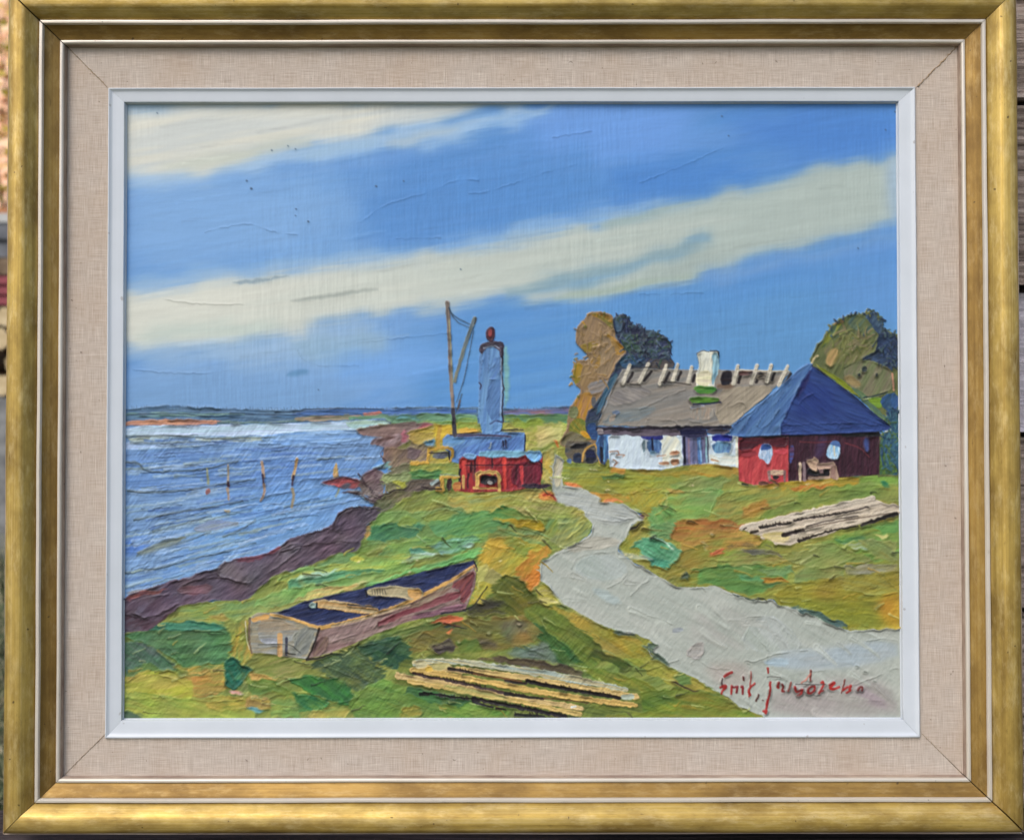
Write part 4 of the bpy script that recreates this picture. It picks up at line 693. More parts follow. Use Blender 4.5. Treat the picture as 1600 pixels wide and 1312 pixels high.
    for c in ([(1012, 654), (1030, 656), (1050, 655), (1058, 662)], [(1060, 655), (1080, 658), (1110, 662)], [(1000, 640), (1040, 620), (1070, 608)], [(1130, 640), (1150, 630), (1162, 628), (1165, 640), (1150, 660)], [(956, 664), (952, 655), (966, 645)]):
        crease(c, 1.8, .22, 1.4)
    # ridge timbers and the dark gaps beside them
    dk = (38, 32, 34)
    for (a, b, c, d) in ((984, 571, 973, 599), (1013, 569, 999, 597), (1041, 571, 1031, 600), (1059, 570, 1051, 596), (1081, 574, 1075, 598), (1153, 572, 1146, 600), (1183, 571, 1174, 599), (1205, 571, 1198, 596), (1231, 572, 1217, 602)):
        Ln([(a+5, b+12), (c+8, d-2)], dk, 4.2, 4.8, reg=S, dry=.12)
        Ln([(a, b), (c, d)], (196, 190, 174), 5.2, 6, reg=S, h=2, rdg=.8, var=.05)
    P([(1127, 584), (1132, 580), (1145, 580), (1143, 600), (1130, 604), (1125, 598)], (34, 22, 28), (24, 20, 34), reg=S)
    P([(1155, 579), (1176, 578), (1174, 586), (1154, 588)], (100, 70, 66), (40, 28, 32), reg=S, ang=0, L=14, W=2)
    P([(1184, 580), (1200, 582), (1196, 592), (1182, 594)], (44, 38, 38), (160, 150, 134), reg=S, ang=10, L=8, W=2)
    Ln([(988, 576), (1020, 574), (1034, 578)], (60, 54, 50), 1.6, 1.4, reg=S, dry=.2); Ln([(1150, 578), (1190, 580), (1232, 580)], (190, 182, 160), 2, 2, reg=S, dry=.2); Ln([(985, 601), (1000, 602)], (60, 54, 50), 2, 1.5, reg=S, dry=.3); Ln([(1034, 597), (1060, 598), (1080, 602)], (66, 58, 54), 2, 1.5, reg=S, dry=.25)
    # eaves
    P([(933, 667), (1000, 668), (1064, 667), (1064, 681), (1000, 681), (935, 679)], (106, 96, 108), (84, 74, 88), sm=0, ang=0, L=26, W=3, reg=S)
    Ln([(934, 670), (960, 669), (984, 672), (1010, 668), (1035, 670), (1062, 667)], (30, 22, 36), 5, 5, j=1.4, reg=S, dry=.1); Ln([(1060, 670), (1100, 668), (1142, 668)], (22, 18, 40), 7, 5, j=1.2, reg=S)
    P([(1060, 670), (1104, 668), (1106, 684), (1066, 684)], (14, 16, 52), (28, 30, 70), reg=S); P([(1104, 670), (1140, 670), (1140, 678), (1106, 680)], (86, 80, 92), (60, 56, 70), ang=0, reg=S)
    P([(932, 670), (942, 670), (944, 680), (933, 680)], (28, 26, 44), (170, 160, 160), reg=S)
    # chimney
    C2 = 'painted_chimney'
    P([(1089, 552), (1097, 548), (1110, 549), (1122, 548), (1124, 560), (1122, 580), (1117, 584), (1117, 604), (1088, 604), (1088, 584), (1092, 574), (1092, 566)], (222, 222, 204), (206, 208, 196), sm=0, j=.7, ang=80, L=14, W=4, h=2, rdg=1.3, reg=S)
    P([(1113, 550), (1124, 552), (1123, 578), (1115, 602), (1112, 600), (1113, 580)], (156, 194, 206), (120, 160, 180), ang=85, reg=S, rdg=.5)
    P([(1088, 580), (1112, 578), (1112, 603), (1088, 603)], (226, 222, 186), (212, 204, 180), reg=S, rdg=1.2)
    Ln([(1089, 552), (1098, 548), (1108, 550)], (60, 64, 66), 1.8, 1.4, reg=S); Ln([(1110, 549), (1122, 548), (1123, 556)], (44, 50, 56), 2.4, 2, reg=S)
    P([(1082, 604), (1096, 603), (1116, 603), (1122, 608), (1110, 615), (1090, 615)], (54, 122, 44), (92, 140, 60), ang=4, L=14, W=3, h=1.8, rdg=1.2, reg=S)
    P([(1074, 622), (1084, 620), (1110, 620), (1126, 623), (1120, 629), (1085, 632)], (92, 134, 44), (70, 116, 40), ang=3, L=14, W=3, h=1.8, rdg=1.2, reg=S)
    Ln([(1083, 632), (1105, 631), (1126, 629)], (30, 38, 80), 2.6, 2.4, reg=S, dry=.1); Ln([(1080, 637), (1100, 634)], (166, 170, 184), 3, 2, reg=S)
    # ---- right tree
    S = 'painted_olive_tree'
    P([(1266, 560), (1272, 546), (1285, 528), (1298, 509), (1312, 498), (1329, 491), (1349, 491), (1362, 487), (1372, 494), (1378, 512), (1386, 520), (1402, 522), (1412, 526), (1412, 745), (1372, 745), (1370, 680), (1396, 668), (1340, 620), (1300, 592), (1270, 573)], (106, 112, 68), (92, 100, 64), sm=0, j=1.5, ang=60, L=34, W=6, reg=S, h=1.1, rdg=1.2)
    P([(1320, 498), (1335, 491), (1352, 493), (1366, 512), (1368, 526), (1350, 522), (1330, 512)], (72, 94, 88), (100, 110, 72), ang=50, reg=S, soft=2)
    P([(1350, 492), (1362, 486), (1374, 494), (1380, 512), (1384, 522), (1372, 524), (1362, 510)], (52, 72, 96), (76, 100, 120), ang=60, L=12, W=3, reg=S)
    P([(1370, 524), (1385, 518), (1402, 522), (1406, 560), (1400, 580), (1372, 566), (1352, 560), (1370, 546)], (48, 66, 98), (34, 50, 70), ang=40, L=16, W=4, var=.12, reg=S)
    P([(1345, 560), (1362, 552), (1396, 566), (1394, 582), (1370, 570), (1350, 566)], (38, 44, 46), (60, 80, 110), ang=20, L=12, W=3, reg=S)
    P([(1284, 545), (1296, 540), (1320, 520), (1356, 530), (1366, 546), (1346, 560), (1320, 572), (1300, 566)], (110, 112, 66), (118, 114, 84), ang=50, L=34, W=6, reg=S, soft=2, rdg=.5)
    P([(1290, 566), (1294, 548), (1308, 542), (1313, 550), (1306, 566), (1298, 574)], (166, 138, 92), (130, 122, 70), ang=60, reg=S, soft=1.8)
    P([(1296, 510), (1316, 500), (1322, 504), (1304, 522), (1290, 540), (1280, 545)], (74, 96, 72), (122, 128, 52), ang=55, L=16, W=3, reg=S)
    P([(1300, 508), (1318, 499), (1320, 504), (1305, 508)], (160, 130, 94), reg=S, dry=.1)
    P([(1320, 576), (1345, 562), (1372, 566), (1394, 580), (1396, 606), (1380, 616), (1354, 622), (1330, 606), (1318, 590)], (120, 116, 92), (112, 120, 84), ang=60, L=26, W=5, reg=S, rdg=1)
    P([(1318, 590), (1330, 586), (1346, 600), (1340, 606), (1325, 600)], (152, 134, 92), reg=S, soft=2)
    Ln([(1394, 584), (1396, 610)], (176, 134, 110), 3.5, 2.5, reg=S)
    for q in ([(1346, 574), (1354, 572), (1356, 580), (1348, 582)], [(1338, 584), (1344, 582), (1342, 590)], [(1366, 583), (1371, 582), (1370, 590)]): P(q, (44, 54, 54), reg=S)
    P([(1271, 568), (1280, 572), (1300, 584), (1313, 592), (1330, 606), (1345, 618), (1340, 622), (1300, 592)], (122, 134, 36), (140, 140, 60), ang=-38, L=20, W=3, reg=S)
    P([(1325, 602), (1350, 614), (1356, 622), (1372, 640), (1392, 662), (1388, 668), (1360, 640)], (98, 120, 78), (84, 110, 92), ang=-40, L=20, W=3, reg=S)
    P([(1354, 622), (1372, 620), (1382, 628), (1374, 640), (1362, 632)], (116, 146, 48), (92, 130, 70), reg=S)
    P([(1378, 618), (1404, 612), (1404, 642), (1388, 646), (1376, 632)], (54, 90, 138), (46, 78, 110), ang=60, L=12, W=4, reg=S, rdg=1.2)
    P([(1382, 644), (1408, 640), (1408, 742), (1384, 742), (1374, 730), (1374, 680), (1396, 670)], (60, 98, 116), (46, 80, 104), ang=70, L=20, W=4, var=.1, reg=S)
    P([(1366, 700), (1378, 690), (1384, 712), (1390, 708), (1394, 724), (1402, 730), (1404, 740), (1350, 744), (1344, 734), (1352, 724), (1362, 730)], (84, 112, 52), (60, 92, 70), ang=80, L=12, W=3, reg=S)
    Ln([(1350, 622), (1362, 620), (1378, 616), (1386, 613)], (38, 56, 60), 3, 2, reg=S); Ln([(1384, 674), (1392, 671)], (206, 216, 220), 2, 2, reg=S); Ln([(1349, 624), (1360, 622)], (190, 200, 150), 2, 1.4, reg=S)
    Ln([(1266, 572), (1273, 558), (1278, 556)], (196, 180, 140), 3, 2.4, reg=S)
    leafy([(1285, 530), (1300, 508), (1330, 492), (1350, 491), (1362, 487), (1376, 496), (1384, 520), (1402, 524)], [(86, 100, 70), (60, 80, 84), (50, 66, 84), (112, 112, 62)], 60, 6, S, 13, 1.2)
    leafy([(1372, 525), (1402, 526), (1402, 580), (1372, 566)], [(40, 54, 84), (56, 76, 104), (34, 46, 58), (70, 90, 96)], 60, 10, S, 14, 4, .6)
    leafy([(1380, 640), (1402, 640), (1402, 740), (1378, 740)], [(50, 84, 104), (66, 104, 112), (76, 104, 66), (40, 66, 92)], 60, 14, S, 15, 4, .6)
    leafy([(1300, 530), (1350, 510), (1362, 545), (1310, 568)], [(118, 122, 70), (98, 106, 60), (128, 120, 86)], 40, 18, S, 16, 5, .8)
    crease([(1320, 573), (1345, 561), (1360, 552), (1370, 546)], 2, .35, 1.4); crease([(1340, 620), (1356, 624), (1380, 616)], 1.8, .3, 1.4)
    # ---- shed with blue hip roof
    S = 'painted_red_shed'
    P([(1153, 680), (1234, 678), (1234, 752), (1178, 758), (1154, 751)], (176, 64, 70), (190, 78, 80), sm=0, j=.6, ang=80, L=20, W=5, reg=S)
    P([(1154, 682), (1232, 678), (1232, 700), (1206, 698), (1190, 692), (1175, 702), (1155, 706)], (84, 28, 40), (66, 22, 34), ang=2, L=20, W=3, reg=S)
    P([(1155, 706), (1178, 700), (1186, 712), (1156, 716)], (140, 52, 60), soft=2, reg=S)
    P([(1212, 702), (1230, 700), (1230, 712), (1210, 708)], (190, 74, 84), reg=S)
    P([(1232, 678), (1374, 674), (1374, 742), (1338, 744), (1232, 752)], (68, 36, 50), (54, 26, 40), sm=0, j=.6, ang=85, L=24, W=4, var=.1, reg=S)
    P([(1280, 682), (1292, 684), (1290, 700), (1280, 716), (1270, 712)], (70, 52, 82), soft=3, reg=S, rdg=0)
    P([(1350, 684), (1358, 684), (1358, 706), (1350, 704)], (64, 78, 130), soft=2, reg=S, rdg=0); P([(1233, 698), (1242, 696), (1240, 716), (1234, 726)], (66, 86, 150), (90, 60, 90), reg=S)
    Ln([(1250, 690), (1275, 692), (1300, 690)], (100, 44, 52), 2, 1.5, reg=S, dry=.2); Ln([(1320, 692), (1345, 700), (1358, 714)], (110, 50, 60), 2, 1.5, reg=S, dry=.2)
    Ln([(1155, 683), (1230, 681), (1300, 678), (1372, 677)], (24, 14, 26), 3, 5, reg=S, dry=.05); Ln([(1318, 680), (1372, 679)], (12, 10, 18), 5, 7, reg=S)
    P([(1187, 702), (1190, 694), (1204, 694), (1208, 706), (1204, 722), (1199, 726), (1192, 718), (1185, 716)], (196, 208, 226), (160, 186, 214), ang=85, L=9, W=3, reg=S)
    P([(1188, 704), (1190, 693), (1203, 693), (1206, 700), (1196, 704)], (58, 90, 152), reg=S)
    P([(1290, 706), (1296, 692), (1308, 690), (1313, 702), (1310, 718), (1300, 718), (1292, 714)], (140, 188, 222), (180, 206, 224), ang=85, L=10, W=3, reg=S)
    P([(1296, 694), (1304, 687), (1312, 690), (1314, 700), (1303, 697)], (80, 112, 164), reg=S)
    Ln([(1303, 698), (1304, 712)], (206, 200, 170), 1.8, 1.4, reg=S)
    R_ = 'painted_red_shed'
    P([(1139, 676), (1146, 663), (1203, 618), (1247, 578), (1262, 568), (1270, 568), (1268, 572), (1254, 595), (1238, 625), (1220, 663), (1221, 680), (1163, 683), (1142, 681)], (72, 106, 156), (88, 124, 168), sm=0, j=.6, ang=52, L=34, W=5, h=1.4, rdg=1.4, reg=S)
    P([(1269, 572), (1298, 592), (1335, 619), (1364, 645), (1392, 667), (1386, 673), (1324, 677), (1240, 680), (1220, 679), (1220, 663), (1238, 625), (1254, 595)], (42, 62, 118), (52, 76, 134), sm=0, j=.6, ang=-20, L=34, W=5, h=1.2, rdg=1.2, reg=S)
    P([(1262, 590), (1272, 600), (1300, 610), (1300, 650), (1250, 650), (1240, 640)], (44, 66, 128), (36, 56, 120), ang=-40, L=26, W=4, soft=5, rdg=0, reg=S)
    P([(1252, 598), (1268, 574), (1262, 600), (1248, 622), (1244, 618)], (34, 38, 92), soft=2, reg=S, rdg=0)
    Ln([(1269, 572), (1300, 594), (1335, 620), (1364, 646), (1392, 667)], (24, 30, 60), 1.8, 1.4, reg=S, dry=.1)
    for c in ([(1182, 664), (1190, 650), (1210, 632), (1226, 612)], [(1182, 664), (1190, 670), (1204, 660), (1218, 638)], [(1254, 594), (1240, 622), (1222, 660)], [(1224, 664), (1270, 662), (1330, 660), (1372, 664)], [(1222, 674), (1280, 672), (1330, 666)], [(1250, 630), (1262, 616), (1282, 612)], [(1160, 670), (1180, 640), (1210, 618)], [(1150, 662), (1190, 630), (1240, 590)]):
        crease(c, 1.6, .3, 1.3)
    # trestles in front of the shed
    S = 'painted_trestle'
    S = 'painted_trestle#1'; cc = (206, 178, 150); c3 = (150, 120, 116)
    P([(1198, 736), (1210, 733), (1228, 734), (1228, 744), (1200, 743)], cc, c3, ang=4, L=10, reg=S); Ln([(1202, 738), (1203, 750)], c3, 5, 4, reg=S); Ln([(1226, 736), (1226, 752)], (130, 100, 100), 4, 3, reg=S)
    P([(1206, 744), (1220, 743), (1214, 750), (1207, 749)], (22, 18, 22), reg=S)
    P([(1183, 753), (1192, 751), (1202, 754), (1200, 758), (1186, 758)], (30, 24, 28), (110, 70, 60), reg=S); Ln([(1160, 756), (1168, 757)], (26, 24, 24), 3, 2, reg=S); Ln([(1205, 750), (1216, 757)], (120, 84, 60), 4, 3, reg=S)
    S = 'painted_trestle#2'
    P([(1258, 730), (1276, 732), (1296, 734), (1298, 744), (1262, 744)], (24, 16, 26), reg=S)
    P([(1257, 718), (1270, 716), (1273, 712), (1280, 720), (1276, 726), (1276, 738), (1266, 732)], (214, 186, 156), (180, 150, 130), ang=-30, reg=S, rdg=1)
    P([(1274, 724), (1290, 722), (1306, 722), (1306, 730), (1290, 734), (1284, 742), (1278, 736)], (206, 178, 150), (150, 120, 120), ang=4, reg=S, rdg=1)
    P([(1298, 728), (1306, 726), (1310, 740), (1311, 750), (1296, 749)], (206, 180, 152), (150, 120, 110), ang=85, reg=S)
    Ln([(1250, 725), (1250, 750)], (206, 186, 160), 5, 4, reg=S); Ln([(1256, 724), (1257, 750)], (140, 120, 124), 5, 5, reg=S); Ln([(1264, 747), (1296, 746)], (190, 164, 146), 4.5, 4, reg=S); P([(1285, 732), (1296, 733), (1292, 742), (1285, 741)], (26, 18, 26), reg=S)

    # ---- lime kiln: blue tower and machine house with the red hut
    S = 'painted_blue_kiln_tower'
    P([(692, 686), (700, 679), (752, 677), (780, 674), (820, 676), (822, 690), (819, 708), (760, 718), (716, 724), (704, 722), (701, 706), (692, 700)], (90, 128, 182), (104, 144, 194), sm=0, j=.8, ang=50, L=20, W=4, reg=S, rdg=1.2)
    P([(692, 686), (702, 682), (724, 684), (728, 692), (710, 698), (700, 700), (693, 696)], (104, 150, 196), (120, 150, 170), ang=10, reg=S)
    P([(718, 698), (800, 684), (818, 682), (816, 704), (760, 712), (722, 716)], (84, 118, 178), (94, 134, 190), ang=50, L=18, W=3, reg=S)
    Ln([(704, 680), (730, 677), (752, 676)], (40, 34, 46), 2.4, 2, reg=S, dry=.1); Ln([(775, 674), (800, 671), (818, 672)], (40, 40, 52), 2.4, 2, reg=S, dry=.3)
    Ln([(716, 681), (760, 680), (798, 682)], (92, 82, 112), 4, 2.6, reg=S, dry=.12); Ln([(786, 689), (787, 698)], (40, 34, 70), 2.4, 2, reg=S); Ln([(790, 688), (791, 698)], (40, 34, 70), 2.4, 2, reg=S); Ln([(821, 680), (820, 704)], (26, 32, 56), 2.4, 2, reg=S, dry=.2)
    Ln([(768, 692), (766, 700), (764, 700)], (190, 200, 190), 1.4, 1.2, reg=S)
    P([(786, 545), (792, 540), (795, 560), (796, 620), (788, 640)], (122, 172, 176), soft=2.4, reg='painted_sky', rdg=0)
    P([(750, 545), (757, 537), (770, 534), (784, 537), (786, 560), (786, 600), (785, 640), (785, 668), (782, 675), (754, 678), (748, 650), (748, 590)], (94, 134, 184), (110, 152, 196), sm=0, j=.7, ang=85, L=40, W=5, h=1.4, rdg=1.5, reg=S)
    P([(764, 560), (778, 556), (782, 575), (780, 592), (764, 594)], (88, 126, 180), (104, 144, 190), ang=60, L=14, W=4, reg=S, rdg=1)
    P([(768, 594), (784, 592), (784, 640), (782, 655), (762, 655), (760, 610)], (92, 130, 178), (84, 120, 170), ang=60, L=14, W=2.5, reg=S, rdg=.8)
    P([(748, 542), (756, 535), (770, 533), (785, 535), (788, 542), (786, 560), (783, 560), (780, 545), (764, 541), (756, 548), (752, 556)], (48, 40, 56), (90, 80, 96), ang=10, L=10, W=2, reg=S, rdg=1.6, h=1.8)
    Ln([(756, 544), (772, 540), (780, 544)], (150, 160, 180), 2.4, 1.6, reg=S, dry=.2)
    Ln([(786, 540), (786, 560), (783, 580), (787, 600), (786, 630), (785, 645), (787, 660)], (52, 44, 56), 2.6, 2, reg=S, dry=.12, j=1.2); Ln([(783, 560), (784, 600), (782, 650)], (150, 176, 206), 1.8, 1.6, reg=S, dry=.1)
    Ln([(766, 663), (775, 657), (784, 660)], (66, 80, 120), 2, 3, reg=S); Ln([(749, 598), (753, 602), (751, 608)], (60, 56, 80), 2, 2, reg=S)
    P([(760, 530), (759, 517), (765, 511), (771, 511), (774, 517), (773, 530), (768, 535)], (50, 26, 40), (70, 30, 44), j=.4, reg=S, rdg=1.2, h=1.8)
    P([(763, 526), (763, 516), (768, 514), (770, 518), (768, 527)], (112, 40, 46), (140, 66, 66), j=.4, ang=85, L=8, reg=S, h=2)
    for c in ([(766, 592), (784, 592)], [(754, 560), (750, 600), (750, 640)], [(764, 545), (762, 580)]): crease(c, 1.8, .35, 1.3)
    # light roofs drips
    S = 'painted_red_hut'
    P([(718, 716), (745, 712), (800, 710), (848, 712), (848, 740), (844, 760), (820, 763), (800, 768), (740, 769), (717, 768)], (160, 50, 54), (134, 38, 48), sm=0, j=.8, ang=85, L=14, W=4, reg=S, h=1.2, rdg=1.2)
    P([(800, 726), (820, 722), (848, 722), (847, 742), (843, 758), (800, 764)], (116, 36, 56), (96, 30, 46), ang=85, L=16, W=4, reg=S)
    for (x, y, z, w, c) in ((725, 718, 744, 8, (204, 74, 68)), (752, 718, 732, 14, (190, 66, 58)), (788, 716, 762, 7, (204, 70, 62)), (815, 728, 755, 6, (188, 66, 70)), (740, 728, 750, 5, (130, 70, 70))):
        Ln([(x, y), (x+1, z)], c, w, w*.7, reg=S, dry=.12, ang=85, j=1)
    for (x, y, z) in ((743, 714, 740), (737, 724, 738), (732, 740, 762), (808, 730, 750), (770, 716, 730)): Ln([(x, y), (x-1, z)], (70, 24, 36), 3.4, 2.4, reg=S, dry=.15, j=1)
    Ln([(728, 727), (760, 727), (800, 726), (830, 727)], (60, 26, 40), 1.8, 1.4, reg=S, dry=.2)
    P([(816, 756), (840, 756), (862, 757), (860, 761), (840, 764), (816, 762)], (20, 22, 40), (50, 30, 50), reg=S); Ln([(828, 722), (846, 720), (847, 740)], (40, 18, 34), 3, 2, reg=S)
    Ln([(719, 734), (718, 750), (720, 762)], (26, 18, 30), 4, 3, reg=S, dry=.1)
    P([(751, 745), (757, 742), (778, 743), (776, 758), (752, 758)], (24, 20, 30), reg=S); P([(760, 754), (766, 750), (772, 752), (768, 757)], (206, 200, 196), reg=S, rdg=.4)
    Ln([(762, 758), (774, 760)], (160, 50, 50), 3, 2, reg=S)
    Ln([(746, 760), (746, 742), (753, 738), (776, 738), (780, 745), (780, 766)], (200, 164, 98), 7, 6, j=1.3, sm=0, dry=.1, reg=S, h=2, rdg=.8, var=.07); Ln([(741, 762), (752, 763), (776, 763)], (190, 152, 90), 4, 3, reg=S, dry=.1, j=.8)
    P([(722, 712), (728, 708), (745, 708), (744, 716), (736, 720), (728, 716)], (132, 178, 220), (110, 150, 190), reg=S, rdg=1.2, h=1.8)
    P([(748, 708), (752, 704), (790, 705), (822, 704), (824, 712), (800, 716), (785, 713), (770, 716), (748, 713)], (124, 176, 206), (112, 160, 180), ang=3, L=20, W=3, reg=S, rdg=1.3, h=1.8)
    P([(820, 708), (828, 704), (842, 704), (848, 710), (844, 719), (834, 722), (825, 718)], (120, 172, 226), (136, 190, 226), ang=50, L=10, W=2.5, reg=S, rdg=1.4, h=1.8)
    # yellow arches
    S = 'painted_timber_arch#1'
    Ln([(644, 724), (668, 722), (670, 702), (700, 699), (707, 703), (708, 712), (704, 719)], (196, 158, 70), 6, 4.5, j=1.5, sm=0, dry=.12, reg=S, h=2, rdg=.8, var=.07)
    P([(675, 709), (690, 706), (702, 706), (700, 716), (676, 718)], (118, 124, 120), (80, 84, 100), ang=10, L=10, W=2.5, reg=S); Ln([(672, 708), (700, 708)], (50, 40, 40), 2, 1.6, reg=S, dry=.15); Ln([(702, 706), (703, 718)], (26, 30, 46), 3, 2, reg=S)
    S = 'painted_timber_arch#2'
    Ln([(683, 764), (692, 766), (690, 746), (716, 746)], (194, 156, 74), 7, 4.5, j=1.5, sm=0, dry=.12, reg=S, h=2, rdg=.8); Ln([(724, 744), (725, 762)], (196, 154, 96), 5, 4, reg=S, h=1.8)
    P([(698, 748), (706, 748), (706, 764), (702, 768), (698, 760)], (60, 34, 40), reg=S); P([(707, 754), (720, 752), (720, 766), (709, 768)], (186, 104, 66), (200, 150, 80), reg=S)
    Ln([(675, 756), (684, 750)], (180, 200, 200), 5, 4, reg=S); Ln([(688, 742), (700, 741), (717, 744)], (150, 164, 150), 1.6, 1.4, reg=S, dry=.2); Ln([(660, 761), (675, 764), (690, 764)], (50, 38, 36), 3, 2.6, reg=S, dry=.15)
    Ln([(688, 668), (684, 690), (686, 700)], (192, 156, 70), 7, 6, reg=M, dry=.1)
    # derrick
    S = 'painted_derrick'
    Ln([(699, 473), (701, 500), (703, 540), (704, 580), (707, 620), (709, 650)], (146, 132, 122), 6.5, 5, j=.5, sm=0, col2=(116, 108, 104), ang=88, L=30, W=2, reg=S, h=1.4)
    Ln([(702, 500), (706, 560), (708, 600)], (150, 150, 120), 1.6, 1.4, reg=S, dry=.15)
    Ln([(708, 640), (710, 658), (711, 680)], (58, 56, 68), 5.5, 7, reg=S, dry=.08, j=.8)
    Ln([(742, 498), (731, 527), (722, 556), (714, 583), (711, 596)], (122, 126, 112), 6.4, 5, sm=0, j=.5, col2=(96, 112, 122), ang=65, L=20, W=2, reg=S, h=1.4)
    Ln([(744, 498), (742, 506)], (60, 56, 52), 2, 1.6, reg=S)
    for c, w in (([(702, 481), (706, 490), (716, 498), (735, 507)], 1.8), ([(702, 482), (708, 496), (718, 506), (733, 511)], 1.5), ([(740, 516), (736, 540), (731, 565), (726, 590), (720, 610), (714, 628)], 1.7), ([(722, 616), (717, 632), (713, 645)], 2.2)):
        Ln(c, (62, 88, 112), w, w, sm=2, j=.3, reg=S, op=.9)
    Ln([(719, 626), (716, 640)], (90, 84, 88), 3, 2, reg=S)
    # ---- rowing boat
    S = 'painted_rowing_boat'
    P([(404, 958), (432, 956), (452, 950), (478, 938), (511, 931), (565, 919), (603, 908), (660, 893), (700, 884), (741, 875), (744, 884), (707, 906), (668, 924), (598, 955), (533, 972), (498, 978), (470, 972), (434, 962)], (34, 42, 78), (50, 62, 104), sm=0, j=.7, ang=16, L=24, W=3, var=.12, reg=S, h=.9)
    P([(500, 980), (540, 972), (600, 957), (640, 940), (680, 922), (710, 906), (741, 886), (745, 896), (742, 919), (731, 944), (727, 952), (686, 960), (640, 970), (587, 990), (551, 1006), (520, 1018), (480, 1030), (488, 1012)], (138, 110, 108), (150, 130, 124), sm=0, j=.7, ang=16, L=40, W=4, reg=S, h=1.2, rdg=1.3)
    P([(505, 982), (540, 976), (592, 960), (588, 978), (560, 992), (516, 1004), (500, 1000)], (150, 130, 126), (136, 114, 112), ang=18, L=30, W=4, reg=S, rdg=1.2)
    P([(592, 968), (640, 950), (690, 930), (720, 922), (724, 930), (690, 944), (640, 958), (590, 982)], (122, 62, 72), (142, 92, 94), ang=18, L=30, W=3, reg=S, rdg=1)
    P([(700, 916), (722, 904), (738, 892), (743, 896), (738, 920), (728, 942), (718, 938), (724, 924)], (136, 78, 76), (110, 62, 72), ang=55, L=20, W=3, reg=S, rdg=1)
    P([(640, 962), (690, 950), (726, 942), (730, 948), (700, 958), (650, 968)], (110, 78, 92), (150, 110, 124), ang=12, reg=S)
    P([(640, 946), (668, 930), (700, 912), (712, 908), (704, 922), (680, 936), (645, 952)], (150, 136, 116), (134, 110, 96), ang=25, L=20, W=3, reg=S, rdg=1.2)
    P([(486, 1028), (496, 998), (515, 992), (514, 1010), (500, 1022)], (130, 108, 96), (110, 86, 84), ang=55, reg=S, rdg=1.4)
    Ln([(498, 981), (540, 972), (590, 958), (640, 940), (680, 920), (712, 903), (741, 883)], (204, 162, 96), 6.5, 4, sm=1, j=.9, reg=S, h=2, rdg=.8, dry=.05, ang=20, var=.07)
    Ln([(520, 978), (580, 963), (640, 944)], (178, 158, 128), 4, 4, reg=S, dry=.12)
    P([(394, 962), (403, 957), (432, 957), (455, 964), (480, 973), (500, 980), (494, 1000), (487, 1014), (480, 1030), (444, 1025), (410, 1020), (394, 1020), (389, 1000), (390, 972)], (156, 148, 126), (146, 148, 142), sm=0, j=.8, ang=2, L=30, W=4, reg=S, h=1.4, rdg=1.5)
    P([(402, 970), (430, 964), (470, 978), (460, 1000), (440, 1010), (406, 1008)], (150, 154, 152), (160, 140, 112), ang=4, L=26, W=4, grad=(430, 1000, 430, 962), reg=S, rdg=.8)
    P([(456, 990), (478, 978), (494, 982), (486, 1006), (478, 1026), (450, 1022), (462, 1008)], (148, 150, 140), (130, 134, 130), ang=50, reg=S, rdg=1)
    P([(408, 996), (440, 998), (440, 1005), (410, 1005)], (166, 170, 178), reg=S, rdg=.8)
    P([(392, 964), (420, 959), (424, 966), (404, 970), (394, 972)], (210, 166, 104), (196, 150, 90), ang=5, reg=S, rdg=1.2)
    Ln([(424, 960), (450, 964), (478, 974), (500, 980)], (212, 170, 104), 4, 5, reg=S, j=.7, h=2)
    Ln([(391, 966), (389, 1000), (394, 1020)], (120, 104, 84), 4, 3, reg=S, dry=.1); Ln([(384, 970), (386, 1000), (390, 1014)], (206, 200, 170), 1.6, 1.4, reg=S)
    Ln([(500, 982), (494, 1000), (486, 1020), (480, 1030)], (54, 44, 44), 3.6, 2.6, reg=S, dry=.15); Ln([(480, 1030), (500, 1028), (520, 1020)], (52, 44, 42), 4, 2, reg=S, dry=.12)
    Ln([(438, 992), (438, 1022)], (206, 166, 116), 8, 8, sm=0, j=.6, reg=S, dry=.02); Ln([(448, 997), (448, 1022)], (64, 66, 80), 4.5, 4, reg=S, dry=.15); Ln([(448, 1020), (462, 1022)], (60, 56, 50), 2.4, 2, reg=S, dry=.2)
    Ln([(404, 1007), (440, 1006), (456, 1007), (470, 1020)], (90, 92, 88), 1.5, 1.3, reg=S)
    P([(487, 941), (500, 936), (530, 938), (560, 943), (592, 948), (594, 954), (586, 959), (557, 958), (518, 952), (494, 949)], (182, 164, 126), (200, 160, 104), ang=-8, L=30, W=3, reg=S, h=1.8, rdg=1.2)
    Ln([(545, 944), (575, 947), (590, 949)], (70, 72, 78), 2.6, 2, reg=S, dry=.2)
    P([(483, 943), (490, 940), (497, 944), (494, 951), (485, 950)], (160, 184, 178), (120, 140, 136), reg=S, rdg=1.2, h=2); Ln([(496, 942), (496, 950)], (24, 26, 36), 2.4, 2, reg=S)
    P([(573, 922), (590, 916), (620, 914), (645, 917), (660, 921), (664, 930), (650, 937), (625, 933), (600, 931), (576, 931)], (182, 168, 134), (166, 158, 126), ang=-6, L=30, W=3, reg=S, h=1.8, rdg=1.2)
    P([(636, 918), (658, 920), (662, 928), (652, 936), (640, 934)], (210, 164, 90), (196, 156, 100), reg=S, rdg=.8)
    Ln([(572, 922), (574, 931)], (24, 26, 40), 3, 3, reg=S)
    for k in range(6): Ln([(582+k*4, 921), (583+k*4, 928)], (100, 96, 84), 1.2, 1, reg=S, dry=.1)
    Ln([(741, 876), (745, 886), (746, 892)], (20, 22, 40), 2, 1.6, reg=S); Ln([(740, 884), (745, 890)], (150, 110, 90), 2, 1.6, reg=S)
